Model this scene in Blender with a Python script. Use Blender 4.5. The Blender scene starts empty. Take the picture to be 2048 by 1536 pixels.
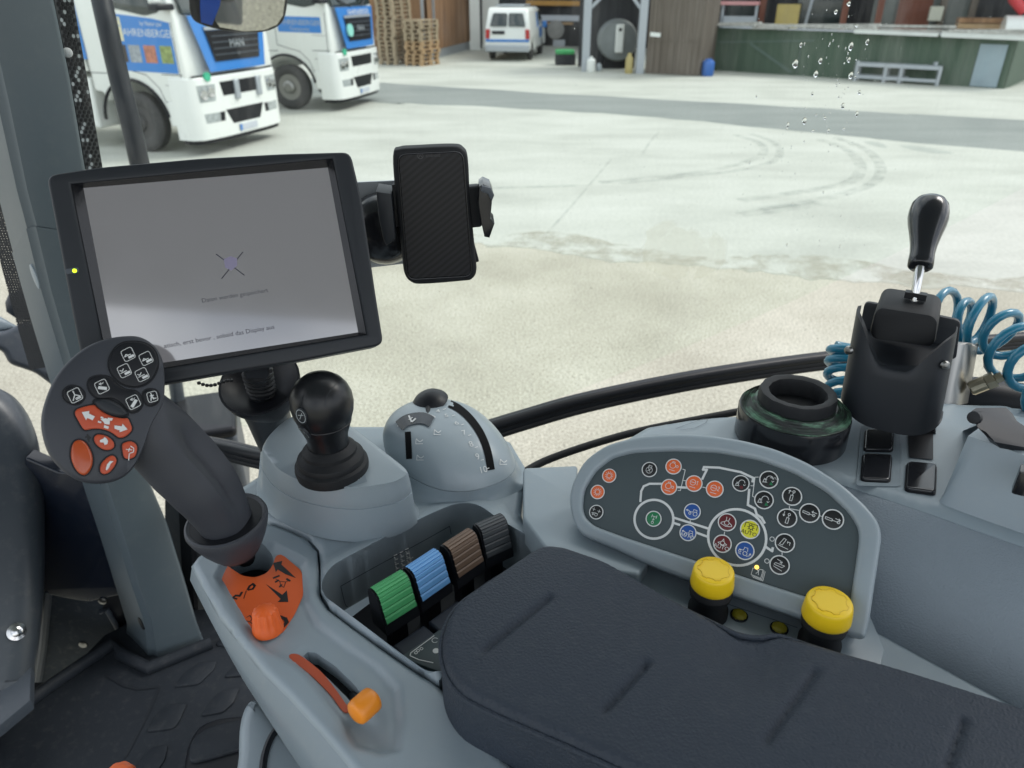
SUN_ROT, SUN_E, EXPO = 70, 1.15, .74
import bpy, bmesh, math, random
from mathutils import Vector as V, Matrix
from mathutils.geometry import tessellate_polygon, delaunay_2d_cdt
from mathutils.bvhtree import BVHTree
random.seed(7)
rad = math.radians
SC = bpy.context.scene
COL = SC.collection
# ------------------------------------------------------------------ viewpoint (eye of the driver, 2.75 m above the yard)
FOC = 1479.0; PITCH = rad(28.3); EYE = V((0, 0, 2.75))
FW = V((0, math.cos(PITCH), -math.sin(PITCH))); UP = V((0, math.sin(PITCH), math.cos(PITCH))); RT = V((1, 0, 0))
def ray(x, y): return FW + RT*((x-1024)/FOC) - UP*((y-768)/FOC)
def D(x, y, d): return EYE + ray(x, y)*d                      # sight line at depth d
def Z(x, y, z):                                               # sight line on the level z
    r = ray(x, y); return EYE + r*((z-EYE.z)/r.z)
def DR(x, y, drop): return Z(x, y, EYE.z-drop)
E1 = V((.87, -.5, 0)).normalized()                            # towards the rear of the tractor
RR = V((.5, .87, 0)).normalized()                             # towards the right-hand side window
ZZ = V((0, 0, 1))

class Frame:
    def __init__(s, o, ex, ey):
        s.o = V(o); s.ex = V(ex).normalized(); s.n = s.ex.cross(V(ey)).normalized(); s.ey = s.n.cross(s.ex)
    def pt(s, u, v, w=0): return s.o + s.ex*u + s.ey*v + s.n*w
    def px(s, x, y):
        r = ray(x, y); t = (s.o-EYE).dot(s.n)/r.dot(s.n); q = EYE + r*t - s.o
        return (q.dot(s.ex), q.dot(s.ey))
    def loop(s, pts): return [s.px(*p) for p in pts]
    def at(s, x, y, w=0):
        u, v = s.px(x, y); return s.pt(u, v, w)
def level(drop): return Frame((0, 0, EYE.z-drop), (1, 0, 0), (0, 1, 0))
def facing(o, up=ZZ, tilt=(0, 0, 0)):                         # a frame at o whose normal looks back at the driver (+ tilt)
    n = ((EYE-o).normalized()+V(tilt)).normalized(); ex = up.cross(n).normalized()
    return Frame(o, ex, n.cross(ex))

def cat(pts, k=6, closed=True):                               # Catmull-Rom through the points
    n = len(pts); out = []
    P = [V(p) for p in pts]
    rng = range(n) if closed else range(n-1)
    for i in rng:
        if closed: a, b, c, d = P[i-1], P[i], P[(i+1) % n], P[(i+2) % n]
        else: a, b, c, d = P[max(i-1, 0)], P[i], P[i+1], P[min(i+2, n-1)]
        for j in range(k):
            t = j/k
            out.append(.5*((2*b)+(c-a)*t+(2*a-5*b+4*c-d)*t*t+(3*b-a-3*c+d)*t**3))
    if not closed: out.append(P[-1])
    return out
def fillet(pts, r, k=5):                                      # round polygon corners
    out = []; n = len(pts); P = [V((p[0], p[1])) for p in pts]
    for i in range(n):
        a, b, c = P[i-1], P[i], P[(i+1) % n]
        rr = r[i] if isinstance(r, (list, tuple)) else r
        u, w = (a-b), (c-b); q = min(rr, u.length*.49, w.length*.49)
        p0, p1 = b+u.normalized()*q, b+w.normalized()*q
        for j in range(k+1):
            t = j/k; out.append(p0*(1-t)**2+b*2*t*(1-t)+p1*t*t)
    return [(p.x, p.y) for p in out]
def circle(r, n=24, c=(0, 0), ry=None, rot=0):
    ry = ry or r; out = []
    for i in range(n):
        a = 2*math.pi*i/n; x, y = r*math.cos(a), ry*math.sin(a)
        out.append((c[0]+x*math.cos(rot)-y*math.sin(rot), c[1]+x*math.sin(rot)+y*math.cos(rot)))
    return out
def rect(w, h, c=(0, 0)): return [(c[0]-w/2, c[1]-h/2), (c[0]+w/2, c[1]-h/2), (c[0]+w/2, c[1]+h/2), (c[0]-w/2, c[1]+h/2)]
def area(l): return sum(l[i-1][0]*l[i][1]-l[i][0]*l[i-1][1] for i in range(len(l)))/2
def ccw(l, pos=True): return list(l) if (area(l) > 0) == pos else list(l)[::-1]
def inset(l, d):                                              # move a loop to its left by d
    n = len(l); out = []
    for i in range(n):
        a, b, c = V(l[i-1]).to_2d(), V(l[i]).to_2d(), V(l[(i+1) % n]).to_2d()
        t1, t2 = (b-a), (c-b)
        if t1.length < 1e-9: t1 = t2
        if t2.length < 1e-9: t2 = t1
        t1 = t1.normalized(); t2 = t2.normalized()
        n1, n2 = V((-t1.y, t1.x)), V((-t2.y, t2.x)); m = n1+n2
        if m.length < 1e-6: m = n1
        m = m.normalized(); k = max(.4, m.dot(n1)); out.append(((b+m*(d/k)).x, (b+m*(d/k)).y))
    return out
def sd(l, x, y):                                              # signed distance to polygon, negative inside
    best = 1e9; ins = False; n = len(l)
    for i in range(n):
        ax, ay = l[i-1]; bx, by = l[i]
        ex, ey = bx-ax, by-ay; L = ex*ex+ey*ey
        t = 0 if L < 1e-14 else max(0, min(1, ((x-ax)*ex+(y-ay)*ey)/L))
        dx, dy = x-ax-ex*t, y-ay-ey*t; q = dx*dx+dy*dy
        if q < best: best = q
        if (ay > y) != (by > y) and x < (bx-ax)*(y-ay)/(by-ay)+ax: ins = not ins
    d = math.sqrt(best); return -d if ins else d
def sst(a, b, x):
    t = max(0, min(1, (x-a)/(b-a))); return t*t*(3-2*t)

# ------------------------------------------------------------------ mesh builder
class MB:
    def __init__(s): s.v = []; s.f = []
    def add(s, vs, fs):
        k = len(s.v); s.v += [V(p) for p in vs]; s.f += [tuple(i+k for i in q) for q in fs]; return s
    def box(s, c, d, fr=None):
        hx, hy, hz = d[0]/2, d[1]/2, d[2]/2; P = []
        for z in (-hz, hz):
            for x, y in ((-hx, -hy), (hx, -hy), (hx, hy), (-hx, hy)):
                q = V((c[0]+x, c[1]+y, c[2]+z)); P.append(fr.pt(*q) if fr else q)
        return s.add(P, [(3, 2, 1, 0), (4, 5, 6, 7), (0, 1, 5, 4), (1, 2, 6, 5), (2, 3, 7, 6), (3, 0, 4, 7)])
    def beam(s, a, b, w, h, up=ZZ):
        a, b = V(a), V(b); t = (b-a).normalized(); x = t.cross(V(up))
        if x.length < 1e-5: x = t.cross(V((0, 1, 0)))
        fr = Frame((a+b)/2, x.normalized(), t); return s.box((0, 0, 0), (w, (b-a).length, h), fr)
    def loft(s, rings, cap0=True, cap1=True, closed=True):
        n = len(rings[0]); k = len(s.v); s.v += [V(p) for r in rings for p in r]
        m = n if closed else n-1
        for i in range(len(rings)-1):
            for j in range(m):
                a, b = k+i*n+j, k+i*n+(j+1) % n; s.f.append((a, b, b+n, a+n))
        if cap0: s.f.append(tuple(k+j for j in range(n))[::-1])
        if cap1: s.f.append(tuple(k+(len(rings)-1)*n+j for j in range(n)))
        return s
    def tube(s, pts, r, n=10, caps=True, sq=1.0, closed=False):
        P = [V(p) for p in pts]; R = r if isinstance(r, (list, tuple)) else [r]*len(P)
        rings = []; pu = None
        for i, p in enumerate(P):
            if closed: t = P[(i+1) % len(P)]-P[i-1]
            else: t = P[min(i+1, len(P)-1)]-P[max(i-1, 0)]
            t.normalize()
            if pu is None:
                u = t.cross(ZZ)
                if u.length < .05: u = t.cross(V((0, 1, 0)))
            else: u = pu-t*pu.dot(t)
            u.normalize(); w = t.cross(u); pu = u
            rings.append([p+u*(math.cos(2*math.pi*j/n)*R[i])+w*(math.sin(2*math.pi*j/n)*R[i]*sq) for j in range(n)])
        if closed: rings.append(rings[0]); caps = False
        return s.loft([r[::-1] for r in rings], caps, caps)
    def lathe(s, o, prof, axis=ZZ, n=32, sx=1.0, wob=None):
        ax = V(axis).normalized(); x = ax.cross(V((0, 1, 0)) if abs(ax.y) < .9 else V((1, 0, 0))).normalized(); y = ax.cross(x)
        rings = []
        for r, h in prof:
            r = max(r, 1e-5)
            rings.append([V(o)+ax*h+(x*math.cos(2*math.pi*j/n)+y*math.sin(2*math.pi*j/n))*(r*(wob(j, n, h) if wob else 1)) for j in range(n)])
        return s.loft(rings)
    def plate(s, loops, fr, w0, w1, bev=0, seg=3):            # outline(s) extruded along the frame normal, edges rounded
        L = [ccw(l, i == 0) for i, l in enumerate(loops)]
        top = [inset(l, bev) if bev else l for l in L]
        tri = tessellate_polygon([[V((p[0], p[1], 0)) for p in l] for l in top])
        flat = [p for l in top for p in l]; k = len(s.v)
        s.v += [fr.pt(p[0], p[1], w1) for p in flat]
        for t in tri:
            a, b, c = (flat[i] for i in t)
            cr = (b[0]-a[0])*(c[1]-a[1])-(b[1]-a[1])*(c[0]-a[0])
            s.f.append(tuple(k+i for i in (t if cr > 0 else t[::-1])))
        off = 0; base = k; last = []
        for li, l in enumerate(L):
            n = len(l); prev = [base+off+i for i in range(n)]
            if bev:
                for q in range(1, seg+1):
                    a = q/seg*math.pi/2; d = bev*(1-math.sin(a)); w = w1-bev*(1-math.cos(a))
                    kk = len(s.v); rr = inset(l, d); s.v += [fr.pt(p[0], p[1], w) for p in rr]
                    s._br(prev, kk, n); prev = [kk+i for i in range(n)]
            kk = len(s.v); s.v += [fr.pt(p[0], p[1], w0) for p in l]; s._br(prev, kk, n)
            last += [kk+i for i in range(n)]; off += n
        for t in tri:
            a, b, c = (flat[i] for i in t); cr = (b[0]-a[0])*(c[1]-a[1])-(b[1]-a[1])*(c[0]-a[0])
            s.f.append(tuple(last[i] for i in (t[::-1] if cr > 0 else t)))
        return s
    def _br(s, prev, kk, n):
        for i in range(n):
            j = (i+1) % n; s.f.append((prev[i], kk+i, kk+j, prev[j]))
    def relief(s, loops, fr, hf, step, w0):                   # outline filled with a fine sheet of height hf(u, v), walls down to w0
        L = [ccw(l, i == 0) for i, l in enumerate(loops)]
        pts, edges, marks = [], [], []
        for l in L:
            l2 = []
            for i in range(len(l)):
                a, b = V(l[i]).to_2d(), V(l[(i+1) % len(l)]).to_2d(); m = max(1, int((b-a).length/step+.5))
                l2 += [a.lerp(b, j/m) for j in range(m)]
            k = len(pts); pts += l2; edges += [(k+i, k+(i+1) % len(l2)) for i in range(len(l2))]; marks.append((k, len(l2)))
        x0, x1 = min(p.x for p in pts), max(p.x for p in pts); y0, y1 = min(p.y for p in pts), max(p.y for p in pts)
        polys = [[(p[0], p[1]) for p in l] for l in L]; row = 0; y = y0+step/2
        while y < y1:
            x = x0+step*(.25 if row % 2 else .75)
            while x < x1:
                if sd(polys[0], x, y) < -step*.6 and all(sd(h, x, y) > step*.6 for h in polys[1:]): pts.append(V((x, y)))
                x += step
            y += step*.87; row += 1
        ov, oe, of = delaunay_2d_cdt(pts, edges, [], 0, 1e-7)[:3]
        k = len(s.v); ov = [(p.x, p.y) for p in ov]
        s.v += [fr.pt(p[0], p[1], hf(p[0], p[1])) for p in ov]
        for t in of:
            c = (sum(ov[i][0] for i in t)/len(t), sum(ov[i][1] for i in t)/len(t))
            if sd(polys[0], *c) < 0 and all(sd(h, *c) > 0 for h in polys[1:]): s.f.append(tuple(k+i for i in ccwt(t, ov)))
        for st, n in marks:
            kk = len(s.v); s.v += [fr.pt(pts[st+i].x, pts[st+i].y, w0) for i in range(n)]
            top = len(s.v); s.v += [fr.pt(pts[st+i].x, pts[st+i].y, hf(pts[st+i].x, pts[st+i].y)) for i in range(n)]
            s._br([top+i for i in range(n)], kk, n)
        return s
    def build(s, name, mat, parent=None, ang=40, bevel=0, seg=2, sub=0, smooth=True):
        me = bpy.data.meshes.new(name); off = V((0, 0, 0))
        q = parent
        while q is not None: off += q.location; q = q.parent
        me.from_pydata([tuple(p-off) for p in s.v], [], s.f); me.validate(); me.update()
        bm = bmesh.new(); bm.from_mesh(me); bmesh.ops.remove_doubles(bm, verts=bm.verts, dist=1e-6)
        bmesh.ops.recalc_face_normals(bm, faces=bm.faces) if getattr(s, 'recalc', True) else None
        bm.to_mesh(me); bm.free()
        o = bpy.data.objects.new(name, me); COL.objects.link(o)
        if parent: o.parent = parent
        for m in (mat if isinstance(mat, (list, tuple)) else [mat]): me.materials.append(m)
        if smooth:
            for p in me.polygons: p.use_smooth = True
            me.set_sharp_from_angle(angle=rad(ang))
        if bevel:
            b = o.modifiers.new('round', 'BEVEL'); b.width = bevel; b.segments = seg; b.limit_method = 'ANGLE'; b.angle_limit = rad(35)
            b.harden_normals = False
        if sub:
            b = o.modifiers.new('sub', 'SUBSURF'); b.levels = sub; b.render_levels = sub
        return o
    def bvh(s): return BVHTree.FromPolygons(s.v, s.f)
def ccwt(t, ov):
    a, b, c = ov[t[0]], ov[t[1]], ov[t[2]]
    return t if (b[0]-a[0])*(c[1]-a[1])-(b[1]-a[1])*(c[0]-a[0]) > 0 else t[::-1]
def sheet(name, loops, fr, w, mat, parent=None):              # thin printed film: 0.3 mm thick
    m = MB()
    for l in loops: m.plate([l], fr, w-.0003, w)
    return m.build(name, mat, parent, smooth=False)
def stroke_mb(m, fr, lines, wd, w, t=.0003):                  # drawn lines of width wd
    for ln in lines:
        P = [V((p[0], p[1])) for p in ln]
        for i in range(len(P)-1):
            a, b = P[i], P[i+1]; d = b-a
            if d.length < 1e-7: continue
            d.normalize(); q = V((-d.y, d.x))*wd/2; e = d*wd*.35
            l = [a-e+q, a-e-q, b+e-q, b+e+q]
            ww = w+random.random()*2e-5
            m.add([fr.pt(p.x, p.y, ww) for p in l], [(0, 1, 2, 3)])
    return m
def arc(cx, cy, r, a0, a1, n=10, ry=None):
    ry = ry or r
    return [(cx+r*math.cos(rad(a0+(a1-a0)*i/n)), cy+ry*math.sin(rad(a0+(a1-a0)*i/n))) for i in range(n+1)]
_tc = {}
def text_mb(m, fr, s, h, u, v, w, rot=0, align='CENTER', sx=1.0, italic=0):   # lettering as flat mesh
    key = (s, align)
    if key not in _tc:
        cu = bpy.data.curves.new('t', 'FONT'); cu.body = s; cu.align_x = align; cu.align_y = 'CENTER'; cu.resolution_u = 3
        o = bpy.data.objects.new('t', cu); me = bpy.data.meshes.new_from_object(o)
        _tc[key] = ([tuple(p.co) for p in me.vertices], [tuple(p.vertices) for p in me.polygons])
        bpy.data.objects.remove(o); bpy.data.curves.remove(cu); bpy.data.meshes.remove(me)
    vs, fs = _tc[key]; c, q = math.cos(rot), math.sin(rot); k = h/.7
    P = []
    for x, y, _ in vs:
        x, y = (x+italic*y)*k*sx, y*k; P.append(fr.pt(u+x*c-y*q, v+x*q+y*c, w))
    m.recalc = False
    return m.add(P, fs)
def hit(bvh, x, y, lift=.0006):                               # where a sight line meets a surface
    p, n, i, d = bvh.ray_cast(EYE, ray(x, y).normalized())
    if p is None: return None
    if n.dot(ray(x, y)) > 0: n = -n
    return p+n*lift
def strip(m, bvh, pts, wd, lift=.0006, k=6):                  # a line of width wd lying on a surface, given by sight lines
    P = cat([V((p[0], p[1], 0)) for p in pts], k, False); L, R = [], []
    for i, p in enumerate(P):
        t = P[min(i+1, len(P)-1)]-P[max(i-1, 0)]; t.normalize(); q = V((-t.y, t.x, 0))*wd/2
        a, b = hit(bvh, p.x+q.x, p.y+q.y, lift), hit(bvh, p.x-q.x, p.y-q.y, lift)
        if a and b: L.append(a); R.append(b)
    if len(L) > 1: m.loft([L, R], False, False, False)
    return m

# ------------------------------------------------------------------ tags
def tag(o, label=None, cate=None, group=None, kind=None):
    if label: o['label'] = label
    if cate: o['category'] = cate
    if group: o['group'] = group
    if kind: o['kind'] = kind
    return o
def thing(name, label, cate, loc=(0, 0, 0), group=None):
    o = bpy.data.objects.new(name, None); COL.objects.link(o); o.location = loc; o.empty_display_size = .05
    return tag(o, label, cate, group)
def copy_tree(o, parent=None):
    c = o.copy(); COL.objects.link(c); c.parent = parent
    for ch in [x for x in o.children]: copy_tree(ch, c)
    return c

# ------------------------------------------------------------------ materials
def new_mat(name):
    m = bpy.data.materials.new(name); m.use_nodes = True; nt = m.node_tree
    return m, nt, nt.nodes['Principled BSDF']
def N(nt, typ, **kw):
    n = nt.nodes.new(typ)
    for k, v in kw.items(): setattr(n, k, v)
    return n
def plastic(name, col, rough=.5, var=.08, vs=12, bump=0, bs=600, metal=0, spec=.5, coat=0, det=3, dust=0, bd=.0008):
    m, nt, b = new_mat(name); lk = nt.links.new
    tc = N(nt, 'ShaderNodeTexCoord'); no = N(nt, 'ShaderNodeTexNoise'); no.inputs['Scale'].default_value = vs; no.inputs['Detail'].default_value = det
    lk(tc.outputs['Object'], no.inputs['Vector'])
    mx = N(nt, 'ShaderNodeMix', data_type='RGBA')
    mx.inputs[6].default_value = (*[c*(1-var) for c in col], 1); mx.inputs[7].default_value = (*[min(1, c*(1+var)) for c in col], 1)
    lk(no.outputs['Fac'], mx.inputs[0]); out = mx.outputs[2]
    if dust:
        n3 = N(nt, 'ShaderNodeTexNoise'); n3.inputs['Scale'].default_value = vs*9; n3.inputs['Detail'].default_value = 6; n3.inputs['Roughness'].default_value = .7
        lk(tc.outputs['Object'], n3.inputs['Vector'])
        rp = N(nt, 'ShaderNodeMapRange'); rp.inputs[1].default_value = .52; rp.inputs[2].default_value = .75; rp.inputs[3].default_value = 0; rp.inputs[4].default_value = dust
        lk(n3.outputs['Fac'], rp.inputs[0]); m2 = N(nt, 'ShaderNodeMix', data_type='RGBA'); m2.inputs[7].default_value = (.42, .40, .36, 1)
        lk(rp.outputs[0], m2.inputs[0]); lk(out, m2.inputs[6]); out = m2.outputs[2]
    lk(out, b.inputs['Base Color'])
    n2 = N(nt, 'ShaderNodeMapRange'); n2.inputs[3].default_value = max(0, rough-.07); n2.inputs[4].default_value = min(1, rough+.07)
    lk(no.outputs['Fac'], n2.inputs[0]); lk(n2.outputs[0], b.inputs['Roughness'])
    b.inputs['Metallic'].default_value = metal; b.inputs['Specular IOR Level'].default_value = spec; b.inputs['Coat Weight'].default_value = coat
    if bump:
        bn = N(nt, 'ShaderNodeTexNoise'); bn.inputs['Scale'].default_value = bs; bn.inputs['Detail'].default_value = 2
        lk(tc.outputs['Object'], bn.inputs['Vector']); bu = N(nt, 'ShaderNodeBump'); bu.inputs['Strength'].default_value = bump; bu.inputs['Distance'].default_value = bd
        lk(bn.outputs['Fac'], bu.inputs['Height']); lk(bu.outputs[0], b.inputs['Normal'])
    return m
def emit(name, col, st):
    m, nt, b = new_mat(name); b.inputs['Base Color'].default_value = (*col, 1)
    b.inputs['Emission Color'].default_value = (*col, 1); b.inputs['Emission Strength'].default_value = st; return m
M = {}
M['grey'] = plastic('console grey plastic', (.250, .302, .338), .32, .09, 9, .14, 1500, dust=.10)
M['grey2'] = plastic('trim grey plastic', (.190, .234, .266), .37, .08, 7, .14, 1300, dust=.08)
M['pale'] = plastic('frame light grey plastic', (.262, .312, .345), .32, .08, 9, .12, 1500, dust=.08)
M['face'] = plastic('keypad face film', (.052, .072, .080), .5, .06, 10)
M['pad'] = plastic('armrest black vinyl', (.024, .033, .048), .6, .14, 14, .8, 480, spec=.35, dust=.03, bd=.0016)
M['black'] = plastic('black plastic', (.008, .009, .012), .42, .15, 15, spec=.3)
M['gloss'] = plastic('glossy black plastic', (.010, .011, .014), .22, .1, 10, coat=.2)
M['rubber'] = plastic('black rubber', (.010, .011, .013), .6, .15, 12, .15, 500, spec=.3)
M['dark'] = plastic('charcoal plastic', (.017, .020, .025), .46, .1, 10, .15, 1400, spec=.35)
M['handle'] = plastic('handle charcoal plastic', (.040, .044, .054), .5, .08, 14, .2, 1500, spec=.4)
M['slot'] = plastic('dark slot', (.006, .006, .007), .8, .1, 20, spec=.1)
M['navy'] = plastic('dark navy plastic', (.013, .019, .032), .45, .1, 12)
M['white'] = plastic('white print', (.62, .64, .64), .6, .06, 30)
M['pgrey'] = plastic('pale print', (.36, .40, .42), .6, .1, 30)
M['orange'] = plastic('orange panel', (.62, .105, .022), .5, .07, 14)
M['orange2'] = plastic('orange knob', (.72, .12, .02), .42, .1, 30)
M['amber'] = plastic('amber lever plastic', (.78, .25, .015), .38, .08, 30)
M['red'] = plastic('orange red button', (.46, .066, .022), .45, .08, 30)
M['yellow'] = plastic('yellow knob plastic', (.80, .54, .010), .42, .05, 40)
M['kor'] = plastic('orange button print', (.72, .13, .03), .5, .05, 30)
M['kgreen'] = plastic('green button print', (.010, .17, .065), .5, .05, 30)
M['kblue'] = plastic('blue button print', (.012, .075, .30), .5, .05, 30)
M['kred'] = plastic('maroon button print', (.11, .008, .012), .5, .05, 30)
M['kyel'] = plastic('yellow button print', (.68, .66, .03), .5, .05, 30)
M['kblk'] = plastic('black button print', (.008, .009, .010), .5, .05, 30)
M['lgreen'] = plastic('green lever cap', (.065, .33, .125), .5, .08, 30)
M['lblue'] = plastic('blue lever cap', (.13, .33, .63), .5, .08, 30)
M['lbrown'] = plastic('brown lever cap', (.135, .088, .060), .5, .08, 30)
M['lgrey'] = plastic('grey lever cap', (.050, .056, .062), .5, .08, 30)
M['steel'] = plastic('brushed steel', (.30, .30, .29), .32, .1, 60, metal=1)
M['chrome'] = plastic('polished steel', (.60, .60, .60), .14, .05, 60, metal=1)
M['galv'] = plastic('galvanised steel', (.40, .43, .46), .5, .12, 20, metal=.5)
M['brass'] = plastic('nickel brass', (.45, .40, .30), .3, .2, 90, metal=1)
M['hose'] = plastic('blue coiled hose', (.009, .165, .265), .3, .12, 40, coat=.3)
M['mat'] = plastic('floor mat rubber', (.017, .021, .027), .55, .2, 8, .25, 900, dust=.05, spec=.3)
M['trim'] = plastic('dark blue grey trim', (.055, .066, .082), .42, .1, 5, dust=.08)
M['olive'] = plastic('amber indicator lens', (.30, .26, .02), .18, .3, 200, coat=.5)
M['mattex'] = plastic('textured grey panel', (.208, .246, .282), .55, .06, 20, .6, 560, bd=.0012)
M['pillar'] = plastic('pillar grey plastic', (.085, .110, .126), .42, .05, 5, .12, 1300, dust=.04)
M['fabric'] = plastic('perforated blind', (.035, .037, .04), .7, .1, 20)
# ================================================================== ARMREST CONSOLE
L50 = level(.50); L54 = level(.545)
con = thing('armrest_console', 'grey moulded armrest console carrying the joystick, the coloured levers and the orange throttle', 'console', DR(620, 1230, .56))
seam = [(532, 1041), (575, 1056), (612, 1073), (633, 1098), (637, 1140), (638, 1186), (655, 1214), (700, 1248), (760, 1291), (812, 1327), (868, 1362)]
# left module: control handle well, orange panel, throttle slot
lo = [(381, 1127), (396, 1108), (440, 1086), (490, 1060)] + seam + [(915, 1400), (960, 1470), (1060, 1560), (1060, 1660), (790, 1640), (720, 1555), (675, 1500), (640, 1458), (576, 1388), (525, 1339), (480, 1282), (438, 1228), (405, 1170)]
lu = L50.loop(lo)
ridge = L50.loop([(445, 1120), (500, 1090), (548, 1085), (612, 1120), (618, 1200), (640, 1240), (700, 1285), (760, 1325), (800, 1370), (806, 1440), (800, 1500), (760, 1508), (712, 1492), (672, 1432), (640, 1388), (606, 1346), (582, 1326), (548, 1308), (514, 1290), (478, 1235), (430, 1152)])
chan = L50.loop([(577, 1300), (607, 1281), (640, 1290), (712, 1345), (775, 1420), (775, 1490), (742, 1495), (690, 1430), (640, 1370), (590, 1325)])
def h_left(u, v):
    a = sd(ridge, u, v); b = sd(chan, u, v)
    return -.006*sst(.002, -.007, a) - .0018*sst(.001, -.008, b) - .004*sst(-.006, .0, sd(lu, u, v))**2
well = L50.loop(cat([(446, 1108), (470, 1090), (505, 1083), (535, 1092), (545, 1112), (535, 1135), (510, 1150), (485, 1148), (460, 1133)], 4))
slot = L50.loop([(604, 1299), (613, 1292), (630, 1294), (670, 1322), (704, 1354), (726, 1381), (732, 1397), (712, 1404), (688, 1378), (654, 1344), (620, 1316)])
m = MB().relief([lu, [(p.x, p.y) if hasattr(p, 'x') else p for p in well], slot], L50, h_left, .0032, -.05)
left_mod = m.build('left_cover', M['grey'], con, 50); bv_left = m.bvh()
mm = MB().plate([L50.loop([(440, 1080), (550, 1080), (560, 1160), (440, 1160)])], L50, -.05, -.038); mm.build('well_floor', M['black'], con)
mm = MB().plate([L50.loop([(590, 1280), (700, 1300), (740, 1410), (690, 1420), (590, 1330)])], L50, -.03, -.022); mm.build('slot_floor', M['black'], con)
# side skirt below the ridge
sk_top = [(381, 1127), (405, 1170), (438, 1228), (480, 1282), (525, 1339), (576, 1388), (640, 1458), (675, 1500), (720, 1555), (790, 1640)]
sk_bot = [(405, 1200), (420, 1236), (448, 1292), (484, 1356), (515, 1405), (552, 1462), (590, 1520), (640, 1592), (690, 1665), (760, 1760)]
A = [L50.at(*p, -.006) for p in cat([(x, y, 0) for x, y in sk_top], 4, False) for p in [(p.x, p.y)]]
B = [L54.at(p.x, p.y) for p in cat([(x, y, 0) for x, y in sk_bot], 4, False)]
Mid = [a.lerp(b, .35)+V((-.004, -.003, .002)) for a, b in zip(A, B)]
Bi = [b+RR*.07+V((0, 0, -.004)) for b in B]
MB().loft([A, Mid, B, [b+V((.002, .001, -.004)) for b in B], Bi], False, False, False).build('side_skirt', M['grey2'], con, 50)
# right module: raised pods and the lever tray
rs = [(x+4, y-3) for x, y in seam]
ro = [(512, 985), (520, 1025), (530, 1036)] + rs + [(878, 1362), (900, 1330), (1100, 1230), (1110, 1130), (1082, 1092), (1052, 1052), (1042, 1025), (1046, 985), (1050, 930), (1020, 880), (930, 850), (700, 850), (560, 850), (520, 900)]
ru = L50.loop(ro)
tray = L50.loop(fillet([(641, 1174), (662, 1138), (760, 1085), (860, 1034), (915, 1011), (955, 1013), (1000, 1046), (1078, 1090), (1120, 1180), (900, 1345), (858, 1352), (796, 1308), (720, 1250), (650, 1198)], 26, 7))
def h_right(u, v):
    return .0045*sst(.022, .002, abs(sd(tray, u, v))) - .004*sst(-.006, 0, sd(ru, u, v))**2
m = MB().relief([ru, tray], L50, h_right, .0048, -.06)
m.build('tray_surround', M['grey'], con, 50)
MB().plate([L50.loop([(600, 1210), (900, 1000), (1140, 1060), (1180, 1240), (880, 1440)])], L50, -.075, -.058).build('tray_floor', M['black'], con)
# inner tray wall with its recessed label frame
tw = [(V(p).to_2d()) for p in ccw(tray)]
m = MB(); m.loft([[L50.pt(p.x, p.y, .0035) for p in tw], [L50.pt(p.x, p.y, -.058) for p in tw]], False, False); bvw = m.bvh()
m.build('tray_wall', M['grey'], con, 50)
m = MB()
for pts in ([(681, 1172), (760, 1128), (840, 1085), (899, 1052)], [(681, 1172), (690, 1208), (697, 1213)], [(899, 1052), (902, 1068)], [(697, 1213), (740, 1196)]):
    strip(m, bvw, pts, 1.6, .0004)
m.build('label_frame', M['trim'], con, smooth=False)
m = MB()
for i, x0 in enumerate((790, 802, 813)):
    for j in range(4): strip(m, bvw, [(x0+j*1.4-3, 1111+j*9-i*6), (x0+4+j*1.4, 1108+j*9-i*6)], 1.7, .0005, 2); strip(m, bvw, [(x0+j*1.4-3, 1114+j*9-i*6), (x0+1+j*1.4, 1117+j*9-i*6)], 1.3, .0005, 2)
strip(m, bvw, [(817, 1101), (822, 1126)], 1.3, .0005); strip(m, bvw, [(818, 1118), (826, 1114)], 1.3, .0005)
m.build('tray_icons', M['white'], con, smooth=False)
# blank cover plate on the surround
MB().plate([L50.loop(fillet([(975, 1020), (1010, 1009), (1030, 1040), (1000, 1048)], .002))], L50, .0002, .0012, .0005, 2).build('blank_plate', M['pale'], con)
# joystick pod
def rings_px(a, b, da, db, prof):                             # blend two traced outlines (pixels at two drops)
    A = [DR(p.x, p.y, da) for p in cat([(x, y, 0) for x, y in a], 5)]; Bq = [DR(p.x, p.y, db) for p in cat([(x, y, 0) for x, y in b], 5)]
    out = []
    for k, h in prof: out.append([V((q.x+(p.x-q.x)*k, q.y+(p.y-q.y)*k, q.z+(p.z-q.z)*h)) for p, q in zip(A, Bq)])
    return out
top = [(528, 895), (538, 915), (560, 940), (600, 960), (660, 972), (720, 974), (780, 965), (803, 956), (813, 946), (806, 934), (770, 906), (735, 880), (705, 857), (690, 848), (640, 835), (600, 832), (575, 840), (545, 866)]
bot = [(513, 975), (522, 1005), (545, 1032), (590, 1058), (655, 1078), (725, 1084), (785, 1073), (822, 1056), (840, 1036), (832, 1010), (795, 970), (750, 930), (715, 905), (695, 893), (645, 882), (600, 882), (570, 890), (530, 930)]
prof = [(0, 0), (.22, .06), (.42, .2), (.55, .4), (.63, .60), (.635, .605)]
R1 = rings_px(top, bot, .428, .499, prof)
MB().loft(R1, False, True).build('pod_base', M['grey'], con, 55)
cc = sum(R1[-1], V())/len(R1[-1])
def shrink(r, k, dz): return [p.lerp(V((cc.x, cc.y, p.z)), k)+V((0, 0, dz)) for p in r]
R2 = rings_px(top, bot, .428, .499, [(.60, .60), (.66, .66), (.75, .80), (.86, .93), (.95, .985), (1.0, 1.0)])
R2[0] = shrink(R2[0], .012, 0)
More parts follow.
